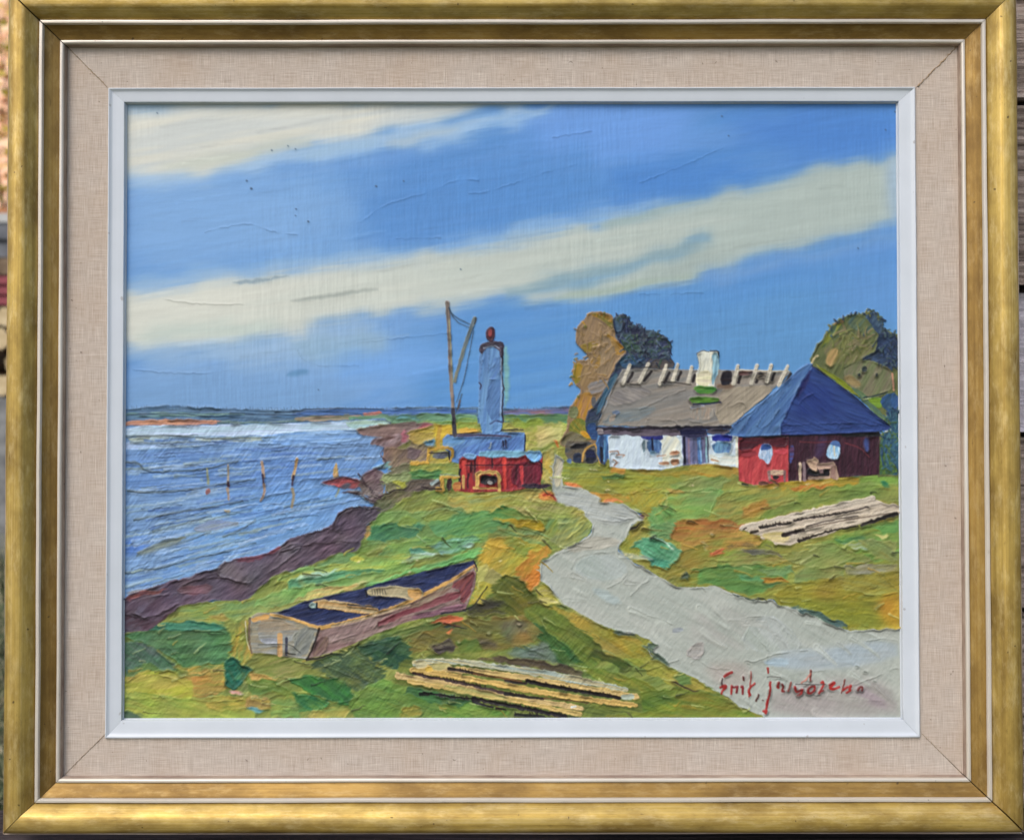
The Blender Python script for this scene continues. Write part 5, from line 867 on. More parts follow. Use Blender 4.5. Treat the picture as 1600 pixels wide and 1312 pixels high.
    Ln([(724, 953), (740, 948), (752, 930), (762, 916)], (26, 28, 30), 2.4, 1.4, reg=M, dry=.1); Ln([(690, 958), (728, 954)], (60, 56, 70), 3, 2, reg=S, dry=.1)
    for c in ([(516, 1003), (540, 996), (588, 980), (592, 966)], [(500, 1024), (512, 1008), (510, 996)], [(650, 958), (700, 944), (722, 932)]): crease(c, 1.9, .3, 1.4)
    # ---- stacks of planks
    S = 'painted_plank_pile'
    P([(645, 1040), (652, 1031), (690, 1026), (740, 1032), (840, 1046), (911, 1060), (975, 1075), (990, 1082), (996, 1098), (990, 1107), (920, 1104), (912, 1106), (911, 1118), (870, 1120), (848, 1110), (797, 1100), (740, 1088), (700, 1078), (641, 1068), (621, 1058), (628, 1048), (644, 1049)], (206, 180, 124), (212, 172, 100), sm=0, j=1, ang=-10, L=60, W=4, reg=S, h=1.6, rdg=1.4)
    P([(630, 1030), (700, 1020), (1000, 1076), (1004, 1112), (900, 1124), (700, 1084), (612, 1066)], (118, 128, 60), (96, 110, 56), ang=-10, L=40, W=4, reg=M, soft=2, rdg=0)
    for (q, w, c, c2_) in (([(648, 1035), (700, 1031), (780, 1041), (850, 1050), (912, 1062), (978, 1077)], 9, (196, 184, 140), (168, 178, 164)), ([(660, 1042), (740, 1048), (850, 1062), (930, 1076), (994, 1088)], 10, (214, 186, 122), (198, 172, 118)),
                          ([(646, 1046), (700, 1054), (800, 1072), (900, 1090), (992, 1101)], 9.5, (214, 182, 108), (190, 160, 96)), ([(622, 1055), (690, 1066), (780, 1083), (860, 1098), (908, 1106)], 10, (208, 184, 132), (186, 160, 110)),
                          ([(640, 1064), (720, 1076), (800, 1092), (860, 1106), (906, 1115)], 8, (206, 176, 110), (178, 160, 100))):
        Ln(q, c, w, w*.9, col2=c2_, ang=-11, L=40, W=2, j=1.6, sm=1, reg=S, h=1.8, rdg=1, dry=.1, amp=.6)
    P([(690, 1026), (760, 1036), (850, 1046), (911, 1060), (970, 1074), (930, 1072), (850, 1058), (760, 1042)], (164, 178, 170), (186, 176, 140), ang=-11, L=40, W=2.5, reg=S, h=1.7, rdg=.8)
    P([(650, 1032), (668, 1030), (668, 1044), (650, 1044)], (206, 196, 152), (190, 184, 150), reg=S, rdg=1)
    P([(664, 1044), (676, 1040), (684, 1046), (668, 1050)], (224, 188, 90), reg=S, rdg=.6)
    P([(670, 1036), (700, 1034), (706, 1042), (680, 1050)], (184, 176, 120), (200, 186, 150), reg=S)
    P([(970, 1084), (992, 1082), (992, 1092), (972, 1094)], (176, 186, 170), reg=S)
    P([(690, 1068), (730, 1074), (800, 1088), (780, 1094), (740, 1086), (700, 1078)], (176, 172, 110), (200, 180, 110), ang=-12, reg=S, dry=.1)
    dkp = (50, 36, 36)
    Ln([(702, 1044), (720, 1047), (760, 1055)], dkp, 5.5, 3.5, reg=S, dry=.16); Ln([(740, 1052), (780, 1058), (815, 1064)], (130, 92, 58), 3, 3, reg=S, dry=.1); Ln([(790, 1063), (816, 1067), (822, 1067)], dkp, 3.5, 4.5, reg=S, dry=.1)
    Ln([(824, 1063), (850, 1069), (900, 1078), (968, 1090)], (30, 22, 26), 6.5, 5.5, sm=0, j=.9, reg=S, dry=.06)
    Ln([(646, 1051), (664, 1056), (690, 1060), (730, 1068), (762, 1076), (800, 1084)], (72, 52, 50), 5.5, 4, j=1.3, reg=S, dry=.22); Ln([(790, 1083), (820, 1088), (850, 1091)], (28, 22, 24), 5.5, 3.4, reg=S, dry=.12); Ln([(850, 1090), (880, 1092), (920, 1098)], (110, 80, 56), 2.4, 1.6, reg=S, dry=.25)
    Ln([(658, 1083), (680, 1084), (710, 1089), (740, 1092)], (30, 36, 36), 6, 3, j=1.5, reg=S, dry=.2); Ln([(740, 1091), (780, 1098), (820, 1106), (850, 1112), (884, 1118)], (38, 32, 38), 6, 7, j=1.5, reg=S, dry=.1); Ln([(740, 1096), (760, 1102), (770, 1104)], (40, 36, 44), 4, 3, reg=S); Ln([(776, 1106), (790, 1108)], (44, 30, 34), 4, 2, reg=S)
    Ln([(806, 1116), (830, 1118), (850, 1119)], (50, 54, 46), 6, 5, reg=S, dry=.36)
    for c, w in (([(704, 1044), (740, 1051)], 6), ([(824, 1064), (968, 1089)], 7), ([(644, 1051), (664, 1056), (690, 1060), (760, 1074)], 8), ([(790, 1083), (850, 1091)], 6), ([(656, 1083), (700, 1088), (738, 1092)], 7), ([(742, 1093), (800, 1102), (880, 1117)], 8), ([(806, 1115), (850, 1117)], 8)):
        hair(c, (44, 32, 34), w, 2.2, 3, S)
    Ln([(893, 1104), (900, 1103)], (220, 230, 230), 3, 2, reg=S, h=2)
    S = 'painted_driftwood_pile'
    P([(1157, 826), (1171, 817), (1200, 812), (1260, 799), (1310, 786), (1358, 776), (1376, 783), (1390, 790), (1412, 790), (1412, 800), (1370, 814), (1327, 822), (1290, 836), (1251, 847), (1234, 853), (1210, 848), (1192, 838), (1178, 834)], (204, 192, 174), (188, 176, 160), sm=0, j=.9, ang=13, L=50, W=4, reg=S, h=1.7, rdg=1.4)
    for (q, w, c, c2_) in (([(1160, 825), (1230, 808), (1300, 792), (1364, 779)], 9, (210, 200, 182), (190, 178, 164)), ([(1176, 829), (1260, 812), (1330, 798), (1398, 791)], 9, (204, 190, 170), (182, 168, 152)),
                          ([(1192, 838), (1260, 824), (1340, 808), (1408, 797)], 9, (212, 200, 182), (186, 172, 150)), ([(1212, 846), (1270, 834), (1330, 818), (1372, 808)], 8, (208, 196, 176), (180, 168, 150))):
        Ln(q, c, w, w*.9, col2=c2_, ang=13, L=40, W=2, j=1.6, sm=1, reg=S, h=1.8, rdg=1, dry=.1, amp=.6)
    P([(1186, 834), (1215, 830), (1236, 836), (1230, 848), (1205, 846)], (206, 190, 120), (212, 196, 150), reg=S, soft=2)
    Ln([(1188, 824), (1210, 820), (1236, 816)], (36, 30, 28), 5, 3, j=1.6, reg=S, dry=.3); Ln([(1240, 813), (1280, 807), (1330, 799), (1356, 792)], (50, 42, 42), 3, 2.4, j=1, reg=S, dry=.2); Ln([(1174, 832), (1184, 830)], (50, 40, 32), 5, 4, reg=S, dry=.1)
    Ln([(1224, 836), (1240, 832), (1254, 828)], (44, 34, 34), 6, 5, j=1.2, reg=S, dry=.12); Ln([(1250, 828), (1290, 818), (1350, 808), (1400, 800)], (120, 104, 92), 1.8, 1.6, reg=S, dry=.15); Ln([(1346, 820), (1370, 812), (1400, 803)], (44, 38, 40), 5, 7, j=1.2, reg=S, dry=.1); Ln([(1248, 845), (1270, 838), (1300, 828), (1340, 822)], (40, 32, 32), 4.5, 2.4, j=1.2, reg=S, dry=.22)
    for c, w in (([(1188, 824), (1236, 816)], 7), ([(1240, 813), (1320, 801)], 4), ([(1224, 836), (1252, 829)], 7), ([(1248, 845), (1300, 829)], 6), ([(1346, 820), (1398, 804)], 6)):
        hair(c, (44, 34, 34), w, 2.4, 5, S)
    Ln([(1260, 822), (1300, 812), (1340, 806)], (60, 48, 46), 2, 1.4, reg=S, dry=.25); Ln([(1162, 827), (1166, 825)], (40, 34, 30), 2.5, 2, reg=S)
    # ---- signature
    S = 'painted_signature'
    q = 4.848
    def sg(pts, w=4.6, w2=None, c=(158, 44, 42)):
        Ln([(1080+a/q, 1000+b/q) for a, b in pts], c, w*.8, (w2 or w)*.8, sm=1, j=.6, reg=S, dry=.34, h=1.6, ang=50, L=6)
    sg([(252, 272), (280, 250), (308, 240)], 5.6); sg([(236, 290), (232, 330), (236, 352)], 2.6, c=(70, 50, 50)); sg([(222, 356), (250, 340), (270, 348), (236, 380), (230, 400)], 4.6, c=(150, 48, 44)); sg([(240, 352), (262, 350)], 4)
    sg([(306, 342), (304, 404)], 3.6); sg([(312, 352), (340, 352), (352, 350), (344, 392)], 4.6, c=(120, 30, 38)); sg([(378, 350), (392, 350), (388, 402)], 5, c=(130, 36, 40)); sg([(396, 276), (398, 302)], 3.6, c=(90, 40, 40))
    sg([(454, 236), (450, 300), (446, 340), (436, 426)], 2.6, c=(150, 70, 62)); sg([(480, 326), (450, 352), (434, 380), (446, 414)], 4.2)
    sg([(510, 412), (500, 440), (490, 456)], 4, c=(84, 50, 46)); sg([(540, 450), (543, 452)], 2, c=(90, 60, 56))
    sg([(580, 210), (584, 244)], 3.6); sg([(600, 318), (594, 400), (580, 450), (570, 500), (562, 545)], 4.4); sg([(548, 534), (572, 528), (562, 548)], 4, c=(160, 46, 42))
    sg([(662, 318), (650, 352), (662, 360)], 4.4); sg([(688, 330), (700, 350), (684, 384), (700, 386)], 4, c=(130, 44, 44)); sg([(754, 318), (746, 350), (732, 380)], 3.4, c=(160, 84, 74))
    sg([(784, 352), (790, 386), (806, 388), (840, 366), (838, 392), (808, 418)], 4.4); sg([(906, 230), (902, 300)], 4.4, c=(120, 64, 58)); sg([(904, 250), (876, 294), (835, 322)], 2.2, c=(180, 110, 96))
    sg([(880, 392), (886, 358), (930, 340), (938, 360), (920, 392), (884, 396)], 4.4); sg([(984, 320), (1002, 312), (996, 356), (968, 396)], 4.6, c=(170, 52, 48)); sg([(974, 386), (1000, 380)], 3)
    sg([(1048, 336), (1086, 316), (1070, 340), (1044, 362), (1078, 370), (1118, 352)], 4.8, c=(180, 46, 44)); sg([(1166, 296), (1156, 330), (1150, 352), (1136, 396)], 3, c=(120, 56, 50))
    sg([(1150, 374), (1190, 346), (1214, 340), (1192, 372), (1210, 374), (1176, 394)], 4.4); sg([(1262, 376), (1276, 350), (1296, 356), (1290, 376)], 4.2, c=(110, 50, 48))
    Ln([(1243, 1068), (1265, 1069), (1290, 1069)], (70, 66, 66), 1.2, 1.2, reg=S, sm=0); Ln([(1199, 1057), (1219, 1057)], (80, 70, 70), 1.1, 1.1, reg=S, sm=0)
    # ---- the knife leaves a lip of paint wherever one colour meets another
    Y, X = np.mgrid[0:PH, 0:PW].astype(np.float32)
    def blur(A, n):
        for _ in range(n):
            A = (np.roll(A, 1, 0)+2*A+np.roll(A, -1, 0))/4; A = (np.roll(A, 1, 1)+2*A+np.roll(A, -1, 1))/4
        return A
    Cb = blur(COL.copy(), 2); e = 0
    for ch in range(3):
        gy, gx = np.gradient(Cb[..., ch]); e = e+np.hypot(gx, gy)
    e = blur(np.clip(e/38, 0, 1), 1)*(1-np.isin(REG, (REGN['painted_sky'],))*.85)
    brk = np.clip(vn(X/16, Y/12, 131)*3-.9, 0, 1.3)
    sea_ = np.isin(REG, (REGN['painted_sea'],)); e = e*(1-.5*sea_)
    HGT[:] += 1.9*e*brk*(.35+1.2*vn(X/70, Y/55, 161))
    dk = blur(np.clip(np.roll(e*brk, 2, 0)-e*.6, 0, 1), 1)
    COL[:] *= (1-.36*dk)[..., None]  # shade in the crevice under each lip, put into the colour
    thick = blur((vn(X/24, Y/15, 133)+.5*vn(X/9, Y/6, 134)), 2); HGT[:] += np.clip((Y-430)/150, .1, .8)*thick*(1-.6*np.isin(REG, (REGN['painted_sandy_path'],)))*(.35+1.1*vn(X/80, Y/60, 151))
    lum_ = blur(COL.copy(), 6); COL[:] = COL+(COL-lum_)*np.where(REG == REGN["painted_sky"], .0, .24)[..., None]
    # ---- canvas weave showing through everywhere
    Y, X = np.mgrid[0:PH, 0:PW].astype(np.float32)
    ver = vn(X/1.7, Y/26, 91)-.5; hor = vn(X/26, Y/1.9, 92)-.5; tw = strk(X, Y, 52, 9, 1.5, 95)-.5
    wk = np.clip(vn(X/120, Y/160, 96)*1.9-.35, .1, 1)
    low = (Y > 500).astype(np.float32)
    g = 1+.05*ver*wk*(1-low*.5)+.015*hor+.05*tw*(.4+1.6*low)
    COL[:] = COL*g[..., None]
    HGT[:] = HGT+.34*ver*wk*(1-low*.5)+.12*hor+.7*tw*(.35+.9*low)
    tk = strk(X, Y, 50, 16, 2.1, 195)-.5; twm = np.clip(vn(X/60, Y/50, 97)*2.6-.8, 0, 1)*np.clip((Y-480)/60, 0, 1)*np.clip((1150-X)/500, .25, 1)
    twm = twm*(1-.8*np.isin(REG, (REGN['painted_sandy_path'], REGN['painted_white_cottage'], REGN['painted_chimney'] if 'painted_chimney' in REGN else 99)))
    COL[:] *= (1+.3*tk*twm)[..., None]; HGT[:] += 1.2*tk*twm
    np.clip(COL, 4, 250, out=COL)
# ================================================================ helpers
COLL = sc.collection
def lin(c): 
    c = [x/255 for x in c[:3]]
    return tuple(x/12.92 if x <= .04045 else ((x+.055)/1.055)**2.4 for x in c)
def mat(name, rough=.6, metal=0., spec=.5):
    m = bpy.data.materials.new(name); m.use_nodes = True
    b = m.node_tree.nodes['Principled BSDF']
    b.inputs['Roughness'].default_value = rough; b.inputs['Metallic'].default_value = metal
    b.inputs['Specular IOR Level'].default_value = spec
    return m, m.node_tree, b
def nd(t, k, **kw):
    n = t.nodes.new(k)
    for a, v in kw.items():
        if hasattr(n, a): setattr(n, a, v)
        else: n.inputs[a.replace('_', ' ')].default_value = v
    return n
def noise(t, scale, vec=None, detail=4, rough=.6, sx=(1, 1, 1), coord='Object'):
    tc = nd(t, 'ShaderNodeTexCoord'); mp = nd(t, 'ShaderNodeMapping')
    t.links.new(tc.outputs[coord], mp.inputs[0]); mp.inputs['Scale'].default_value = sx
    n = nd(t, 'ShaderNodeTexNoise'); n.inputs['Scale'].default_value = scale
    n.inputs['Detail'].default_value = detail; n.inputs['Roughness'].default_value = rough
    t.links.new(mp.outputs[0], n.inputs['Vector']); return n.outputs['Fac']
def ramp(t, fac, stops):
    r = nd(t, 'ShaderNodeValToRGB'); e = r.color_ramp.elements
    while len(e) < len(stops): e.new(.5)
    for i, (p, c) in enumerate(stops): e[i].position = p; e[i].color = (*c, 1)
    t.links.new(fac, r.inputs[0]); return r.outputs[0]
def mixc(t, fac, a, b, mode='MIX'):
    m = nd(t, 'ShaderNodeMix', data_type='RGBA', blend_type=mode)
    for s, v in ((0, fac), (6, a), (7, b)):
        if hasattr(v, 'links'): t.links.new(v, m.inputs[s])
        else: m.inputs[s].default_value = v if s == 0 else (*v, 1)
    return m.outputs[2]
def bump(t, b, h, strength, dist=.0005):
    n = nd(t, 'ShaderNodeBump'); n.inputs['Strength'].default_value = strength; n.inputs['Distance'].default_value = dist
    t.links.new(h, n.inputs['Height']); t.links.new(n.outputs[0], b.inputs['Normal'])
def mathn(t, op, a, b=0.):
    m = nd(t, 'ShaderNodeMath', operation=op)
    for i, v in ((0, a), (1, b)):
        if hasattr(v, 'links'): t.links.new(v, m.inputs[i])
        else: m.inputs[i].default_value = v
    return m.outputs[0]
def meshobj(name, verts, faces, m=None, parent=None, smooth=False, mw=None):
    me = bpy.data.meshes.new(name); me.from_pydata(verts, [], faces); me.validate(); me.update()
    bm = bmesh.new(); bm.from_mesh(me); bmesh.ops.recalc_face_normals(bm, faces=bm.faces); bm.to_mesh(me); bm.free()
    if smooth: me.polygons.foreach_set('use_smooth', [True]*len(me.polygons))
    o = bpy.data.objects.new(name, me); COLL.objects.link(o)
    if m: me.materials.append(m)
    if parent: o.parent = parent
    if mw is not None: o.matrix_local = mw
    return o
def empty(name, mw=None):
    o = bpy.data.objects.new(name, None); o.empty_display_size = .05; COLL.objects.link(o)
    if mw is not None: o.matrix_world = mw
    return o
def tag(o, label, cat=None, group=None, kind=None):
    if label: o['label'] = label
    if cat: o['category'] = cat
    if group: o['group'] = group
    if kind: o['kind'] = kind
    return o
def boxm(x0, x1, y0, y1, z0, z1):
    v = [(x, y, z) for x in (x0, x1) for y in (y0, y1) for z in (z0, z1)]
    f = [(0, 1, 3, 2), (4, 6, 7, 5), (0, 4, 5, 1), (2, 3, 7, 6), (0, 2, 6, 4), (1, 5, 7, 3)]
    return v, f

# ================================================================ setting
rnd = random.Random(5)
m_gr, t, b = mat('grass_ground', .95)
c = ramp(t, noise(t, 9), [(.3, (.035, .05, .02)), (.5, (.08, .10, .04)), (.62, (.17, .15, .08)), (.8, (.10, .075, .045))])
t.links.new(c, b.inputs['Base Color']); bump(t, b, noise(t, 60), .8, .02)
v, f = [], []
n = 60
for j in range(n+1):
    for i in range(n+1):
        x = (i/n*2-1)*60; y = (j/n*2-1)*60
        v.append((x, y, .05*math.sin(x*.3)*math.cos(y*.25)-.05+(max(0, y-7)*.12 if x < 4 else 0)))
for j in range(n):
    for i in range(n):
        a = j*(n+1)+i; f.append((a, a+1, a+n+2, a+n+1))
g = meshobj('ground', v, f, m_gr, smooth=True); tag(g, 'rough grassy ground behind the picture', kind='structure')

# weathered boards
def woodmat(name, c0, c1, c2, ax=(2.2, 62, 62), bs=1.0):
    m, t, b = mat(name, .85, spec=.2)
    n1 = noise(t, 3.2, sx=ax, detail=8, rough=.7); n2 = noise(t, 1.4, detail=5)
    c = ramp(t, n1, [(.36, c0), (.5, c1), (.66, c2)])
    c = mixc(t, mathn(t, 'MULTIPLY', n2, .4), c, c1)
    t.links.new(c, b.inputs['Base Color']); bump(t, b, n1, bs, .004); return m
m_w1 = woodmat('weathered_timber', (.04, .026, .02), (.36, .28, .235), (.66, .56, .50))
m_w2 = woodmat('grey_timber', (.40, .36, .40), (.58, .53, .58), (.70, .66, .70))
m_bm = woodmat('dark_beam', (.012, .010, .010), (.05, .038, .036), (.13, .10, .10))
WALLY = .072
wall = empty('board_wall', Matrix.Translation((.30, WALLY, 0)))
tag(wall, 'weathered horizontal board wall behind the right side of the gilt frame', 'wall')
def board(x0, x1, z0, z1, y, m, th=.024, rib=.0026, nz=14, seed=0):
    """one sawn board with a worn, ribbed face"""
    r = random.Random(seed); nx = 46; v = []; f = []
    ph = [r.uniform(0, 6) for _ in range(6)]
    for j in range(nz*3+1):
        s = j/(nz*3)
        for i in range(nx+1):
            x = x0+(x1-x0)*i/nx
            q = math.sin(s*nz*6.28+ph[0]+.8*math.sin(x*9+ph[1])+1.7*math.sin(x*2.3+ph[2]))*rib*(.6+.4*math.sin(x*5+s*9+ph[3]))
            e = min(s, 1-s)*nz; q -= .004 if e < .01 else 0
            v.append((x, y-th+q+.0012*math.sin(x*31+s*40+ph[4]), z0+(z1-z0)*s+.001*math.sin(x*7+ph[5])))
    for j in range(nz*3):
        for i in range(nx):
            a = j*(nx+1)+i; f.append((a, a+1, a+nx+2, a+nx+1))
    o = len(v); bv, bf = boxm(x0, x1, y-th+.004, y, z0+.001, z1-.001)
    v += bv; f += [tuple(o+k for k in q) for q in bf]
    return v, f
zt = BASE.z+.70; k = 0
spec = [(.075, 0, .0008), (.045, 1, .004), (.135, 1, .0044), (.064, 0, .0008), (.138, 1, .0032), (.150, 1, .0036), (.12, 0, .001), (.15, 1, .003), (.17, 1, .003), (.18, 0, .0015), (.2, 1, .003)]
for hgt, kd, rib in spec:
    if zt-hgt < .0: hgt = zt-.0
    if hgt <= .01: break
    v, f = board(-.25, 1.35, zt-hgt+.006, zt, 0, m_w1, rib=rib, nz=max(4, int(hgt/.011)), seed=k)
    o = meshobj('board', v, f, (m_w2, m_w1)[kd], wall, smooth=False)
    o.data.polygons.foreach_set('use_smooth', [True]*len(o.data.polygons)); k += 1; zt -= hgt
v, f = boxm(-.25, 1.35, .001, .05, 0, BASE.z+.70); meshobj('backing_board', v, f, m_bm, wall)
# the beam the picture stands on
beam = empty('timber_beam', Matrix.Translation((0, .0, 0)))
tag(beam, 'dark weathered timber beam the framed painting stands on', 'beam')
# ================================================================ the framed painting
root = empty('framed_painting', ML)
tag(root, 'oil painting of a coastal farm in a wide gilt frame with linen liner', 'painting')
A0, B0 = 707.6, 577.4            # half size of the gilt frame's inner edge
def unproj(X, Y, yl):
    """working-grid point -> local x, z on the plane y = yl (units)"""
    a = (X-800)/FPX; bb = -(Y-656)/FPX
    d = [fw[i]+a*RR[i]+bb*UU[i] for i in range(3)]
    s = (yl-CAMP[1])/d[1]
    return CAMP[0]+d[0]*s, CAMP[2]+d[2]*s
def tm(prof):
    return [(float(np.interp(tt, [-.5, 2.5, 10.3, 34.8, 43.3, 87, 93.6], [-9.3, -8.3, -1.8, 16.8, 23.2, 68.4, 74.0])), h) for tt, h in prof]
def rail(name, side, a, b_, prof, m, parent, cut=0., nseg=48, wob=.0, cx=0, cz=0, seed=0):
    """mitred moulding; prof = list of (outward t, forward h) in units; local X runs along the rail"""
    L = a if side in 'TB' else b_; P_ = b_ if side in 'TB' else a
    v = []; f = []; n = len(prof); r = random.Random(seed)
    ph = [r.uniform(0, 6.28) for _ in range(4)]
    for i in range(nseg+1):
        s = i/nseg*2-1
        for (tt, h) in prof:
            cc_ = cut
            if cut > .4 and ((s < 0 and side in 'TB') or (s > 0 and side in 'RL')): cc_ = cut+(tt+9)*.011+.35
            x = s*(L+tt-(cut if abs(s) < .5 else cc_))
            w_ = wob*(math.sin(x*.011+ph[0])+.6*math.sin(x*.031+ph[1]))
            v.append((x*K, -(h+w_*.6)*K, (P_+tt+w_*.4)*K))
    for i in range(nseg):
        for j in range(n):
            p = i*n+j; q = i*n+(j+1) % n
            f.append((p, q, q+n, p+n))
    f.append(tuple(range(n))); f.append(tuple(nseg*n+j for j in range(n)))
    ang = {'T': 0, 'R': math.pi/2, 'B': math.pi, 'L': -math.pi/2}[side]
    mw = Matrix.Translation((cx*K, 0, cz*K)) @ Matrix.Rotation(ang, 4, 'Y')
    o = meshobj(name, v, f, m, parent, mw=mw)
    return o
# --- gilt: brushed gold leaf, rubbed and stained along the rail
def giltmat(name, c0, c1, c2, metal=.55, rough=.38, sg=1.):
    m, t, b = mat(name, rough, metal)
    n1 = noise(t, 9, sx=(.22, 34, 34), detail=6, rough=.7); n2 = noise(t, 14, sx=(1.2, 3, 3), detail=7, rough=.65)
    n3 = noise(t, 420, detail=2); n4 = noise(t, 55, sx=(.9, 3.2, 3.2), detail=7, rough=.75)
    c = ramp(t, n1, [(.12, c0), (.5, c1), (.88, c2)])
    c = mixc(t, mathn(t, 'MULTIPLY', ramp(t, n2, [(.40, (0, 0, 0)), (.7, (.85, .85, .85))]), sg), c, c0)
    c = mixc(t, mathn(t, 'MULTIPLY', ramp(t, n4, [(.50, (0, 0, 0)), (.66, (1, 1, 1))]), .28*sg), c, tuple(min(.9, x*1.05+.10) for x in c2))
    c = mixc(t, mathn(t, 'MULTIPLY', ramp(t, n4, [(.28, (1, 1, 1)), (.40, (0, 0, 0))]), .45), c, tuple(x*.6 for x in c0))
    sp = ramp(t, noise(t, 210, detail=1), [(.775, (0, 0, 0)), (.81, (1, 1, 1))])
    c = mixc(t, mathn(t, 'MULTIPLY', sp, .75), c, (.05, .03, .015))
    t.links.new(c, b.inputs['Base Color'])
    rr = nd(t, 'ShaderNodeMapRange'); rr.inputs['To Min'].default_value = rough-.02; rr.inputs['To Max'].default_value = rough+.14
    t.links.new(n2, rr.inputs[0]); t.links.new(rr.outputs[0], b.inputs['Roughness'])
    bump(t, b, mathn(t, 'ADD', n1, mathn(t, 'MULTIPLY', n3, .35)), .35, .0003); return m
m_g1 = giltmat('gilt_leaf', (.17, .10, .022), (.54, .37, .09), (.76, .60, .27), rough=.43)
m_g2 = giltmat('gilt_dark', (.13, .068, .014), (.34, .205, .048), (.45, .31, .09), metal=.5, rough=.48)
m_g3 = giltmat('silvered_edge', (.46, .38, .27), (.64, .59, .51), (.74, .71, .66), metal=.25, rough=.35, sg=.4)
m_g4 = giltmat('bare_edge', (.16, .10, .08), (.42, .33, .25), (.58, .48, .40), metal=.1, rough=.5)
# profile pieces (t outward from the linen, h forward)
prof_cove = [(43.5, 22), (43.7, 25), (44.8, 27.5), (48, 31.5), (52, 36), (56, 40.2), (58, 41.8), (62, 43.0), (69, 43.9), (76, 43.3), (80.5, 41), (83.6, 37), (85.6, 31), (86.8, 22), (87, 12), (87, 4), (43.5, 4)]
prof_fil = [(35, 5), (35, 27.5), (36, 28.6), (39, 29.2), (42, 28.6), (43.3, 26), (43.3, 5)]
prof_flat = [(10.5, 3), (10.5, 11), (12, 12), (18, 14.5), (26, 18), (33, 22), (34.8, 23.5), (34.8, 3)]
prof_bead = [(2.5, 2), (2.5, 12.5), (3.5, 13.8), (6, 14.6), (8.5, 14), (10.3, 11.5), (10.3, 2)]
prof_wall = [(-.5, 1), (-.5, 8), (.5, 9.5), (2.3, 10.5), (2.3, 1)]
prof_lip = [(87.3, 3), (88.6, 14), (89.0, 20), (90, 22), (92, 22.4), (93.2, 21), (93.6, 18), (93.6, -18), (87.3, -18)]
cuts = {'T': .35, 'R': .35, 'B': .35, 'L': .35}
for i, sd in enumerate('TRBL'):
    cu = .5
    rl = rail('frame_rail', sd, A0, B0, tm(prof_cove), m_g1, root, cu, wob=.5, seed=i)
    tag(rl, {'T': 'top rail of the gilt frame', 'R': 'right rail of the gilt frame', 'B': 'bottom rail of the gilt frame', 'L': 'left rail of the gilt frame'}[sd])
    def sub(nm, pr, m, wob=.25):
        o = rail(nm, sd, A0, B0, tm(pr), m, rl, cu, wob=wob, seed=i+9)
        o.matrix_local = Matrix.Identity(4)
        return o
    sub('silver_fillet', prof_fil, m_g3, .4); sub('gilt_band', prof_flat, m_g2); sub('inner_bead', prof_bead, m_g3, .3)
    sub('rebate_edge', prof_wall, m_g4, .1); sub('outer_lip', prof_lip, m_g4, .4)
# bevel-smooth the round member
for o in list(bpy.data.objects):
    if o.name.split('.')[0] in ('frame_rail', 'silver_fillet', 'gilt_band', 'inner_bead', 'outer_lip', 'rebate_edge'):
        me = o.data; me.polygons.foreach_set('use_smooth', [len(p.vertices) == 4 for p in me.polygons]); me.update()
        try: me.set_sharp_from_angle(angle=R(38))
        except Exception: pass
# near-black backing added behind the rails so the open mitres stay dark
m_bk, t, b = mat('frame_back', .9); b.inputs['Base Color'].default_value = (.012, .009, .008, 1)
v, f = boxm(-(A0+62)*K, (A0+62)*K, -2.0*K, 16*K, -(B0+62)*K, (B0+62)*K)
# ring so that it does not lie behind the canvas twice
meshobj('backing_panel', *boxm(-(A0+62)*K, (A0+62)*K, 24*K, 30*K, -(B0+62)*K, (B0+62)*K), m_bk, root)
for i, sd in enumerate('TRBL'):
    rail('mitre_backing', sd, A0, B0, [(-6, 2.6), (64, 2.6), (64, -24), (-6, -24)], m_bk, root, 0, nseg=1)
# --- linen liner: four mitred slips of unbleached linen
m_ln, t, b = mat('linen', .92, spec=.15)
wv = noise(t, 1, sx=(1500, 34, 1500), detail=3, rough=.7); wh = noise(t, 1, sx=(34, 1500, 1800), detail=3, rough=.7)
wv = noise(t, 1, sx=(60, 1, 2300), detail=3, rough=.65); wh = noise(t, 1, sx=(2300, 1, 60), detail=3, rough=.65)
wsum = mathn(t, 'ADD', mathn(t, 'MULTIPLY', wv, .5), mathn(t, 'MULTIPLY', wh, .5))
c = ramp(t, wsum, [(.3, (.30, .235, .19)), (.5, (.50, .425, .36)), (.68, (.72, .65, .57))])
bl = noise(t, 16, detail=3)
c = mixc(t, mathn(t, 'MULTIPLY', ramp(t, bl, [(.4, (0, 0, 0)), (.7, (1, 1, 1))]), .30), c, (.44, .30, .19))
spk = ramp(t, noise(t, 230, detail=1), [(.75, (0, 0, 0)), (.77, (1, 1, 1))])
c = mixc(t, mathn(t, 'MULTIPLY', spk, .6), c, (.10, .07, .05))
t.links.new(c, b.inputs['Base Color']); slub = noise(t, 1, sx=(14, 1, 900), detail=2); slub2 = noise(t, 1, sx=(900, 1, 14), detail=2)
sl_ = mathn(t, 'ADD', ramp(t, slub, [(.66, (0, 0, 0)), (.74, (1, 1, 1))]), ramp(t, slub2, [(.66, (0, 0, 0)), (.74, (1, 1, 1))]))
c = mixc(t, mathn(t, 'MULTIPLY', sl_, .35), c, (.80, .74, .66)); t.links.new(c, b.inputs['Base Color'])
bump(t, b, mathn(t, 'ADD', wsum, mathn(t, 'MULTIPLY', sl_, .2)), .9, .0005)
prof_lin = [(-77, -14), (-77, -1.0), (-75.5, 0), (-42, .6), (-6.4, 1.2), (-6.3, -14)]
def grid_rail(name, sd, prof, m, cut, jag, seed):
    o = rail(name, sd, A0, B0, prof, m, root, cut, nseg=160, wob=.2, seed=seed)
    return o
for i, sd in enumerate('TRBL'):
    o = grid_rail('linen_liner', sd, prof_lin, m_ln, .45, 0, 40+i)
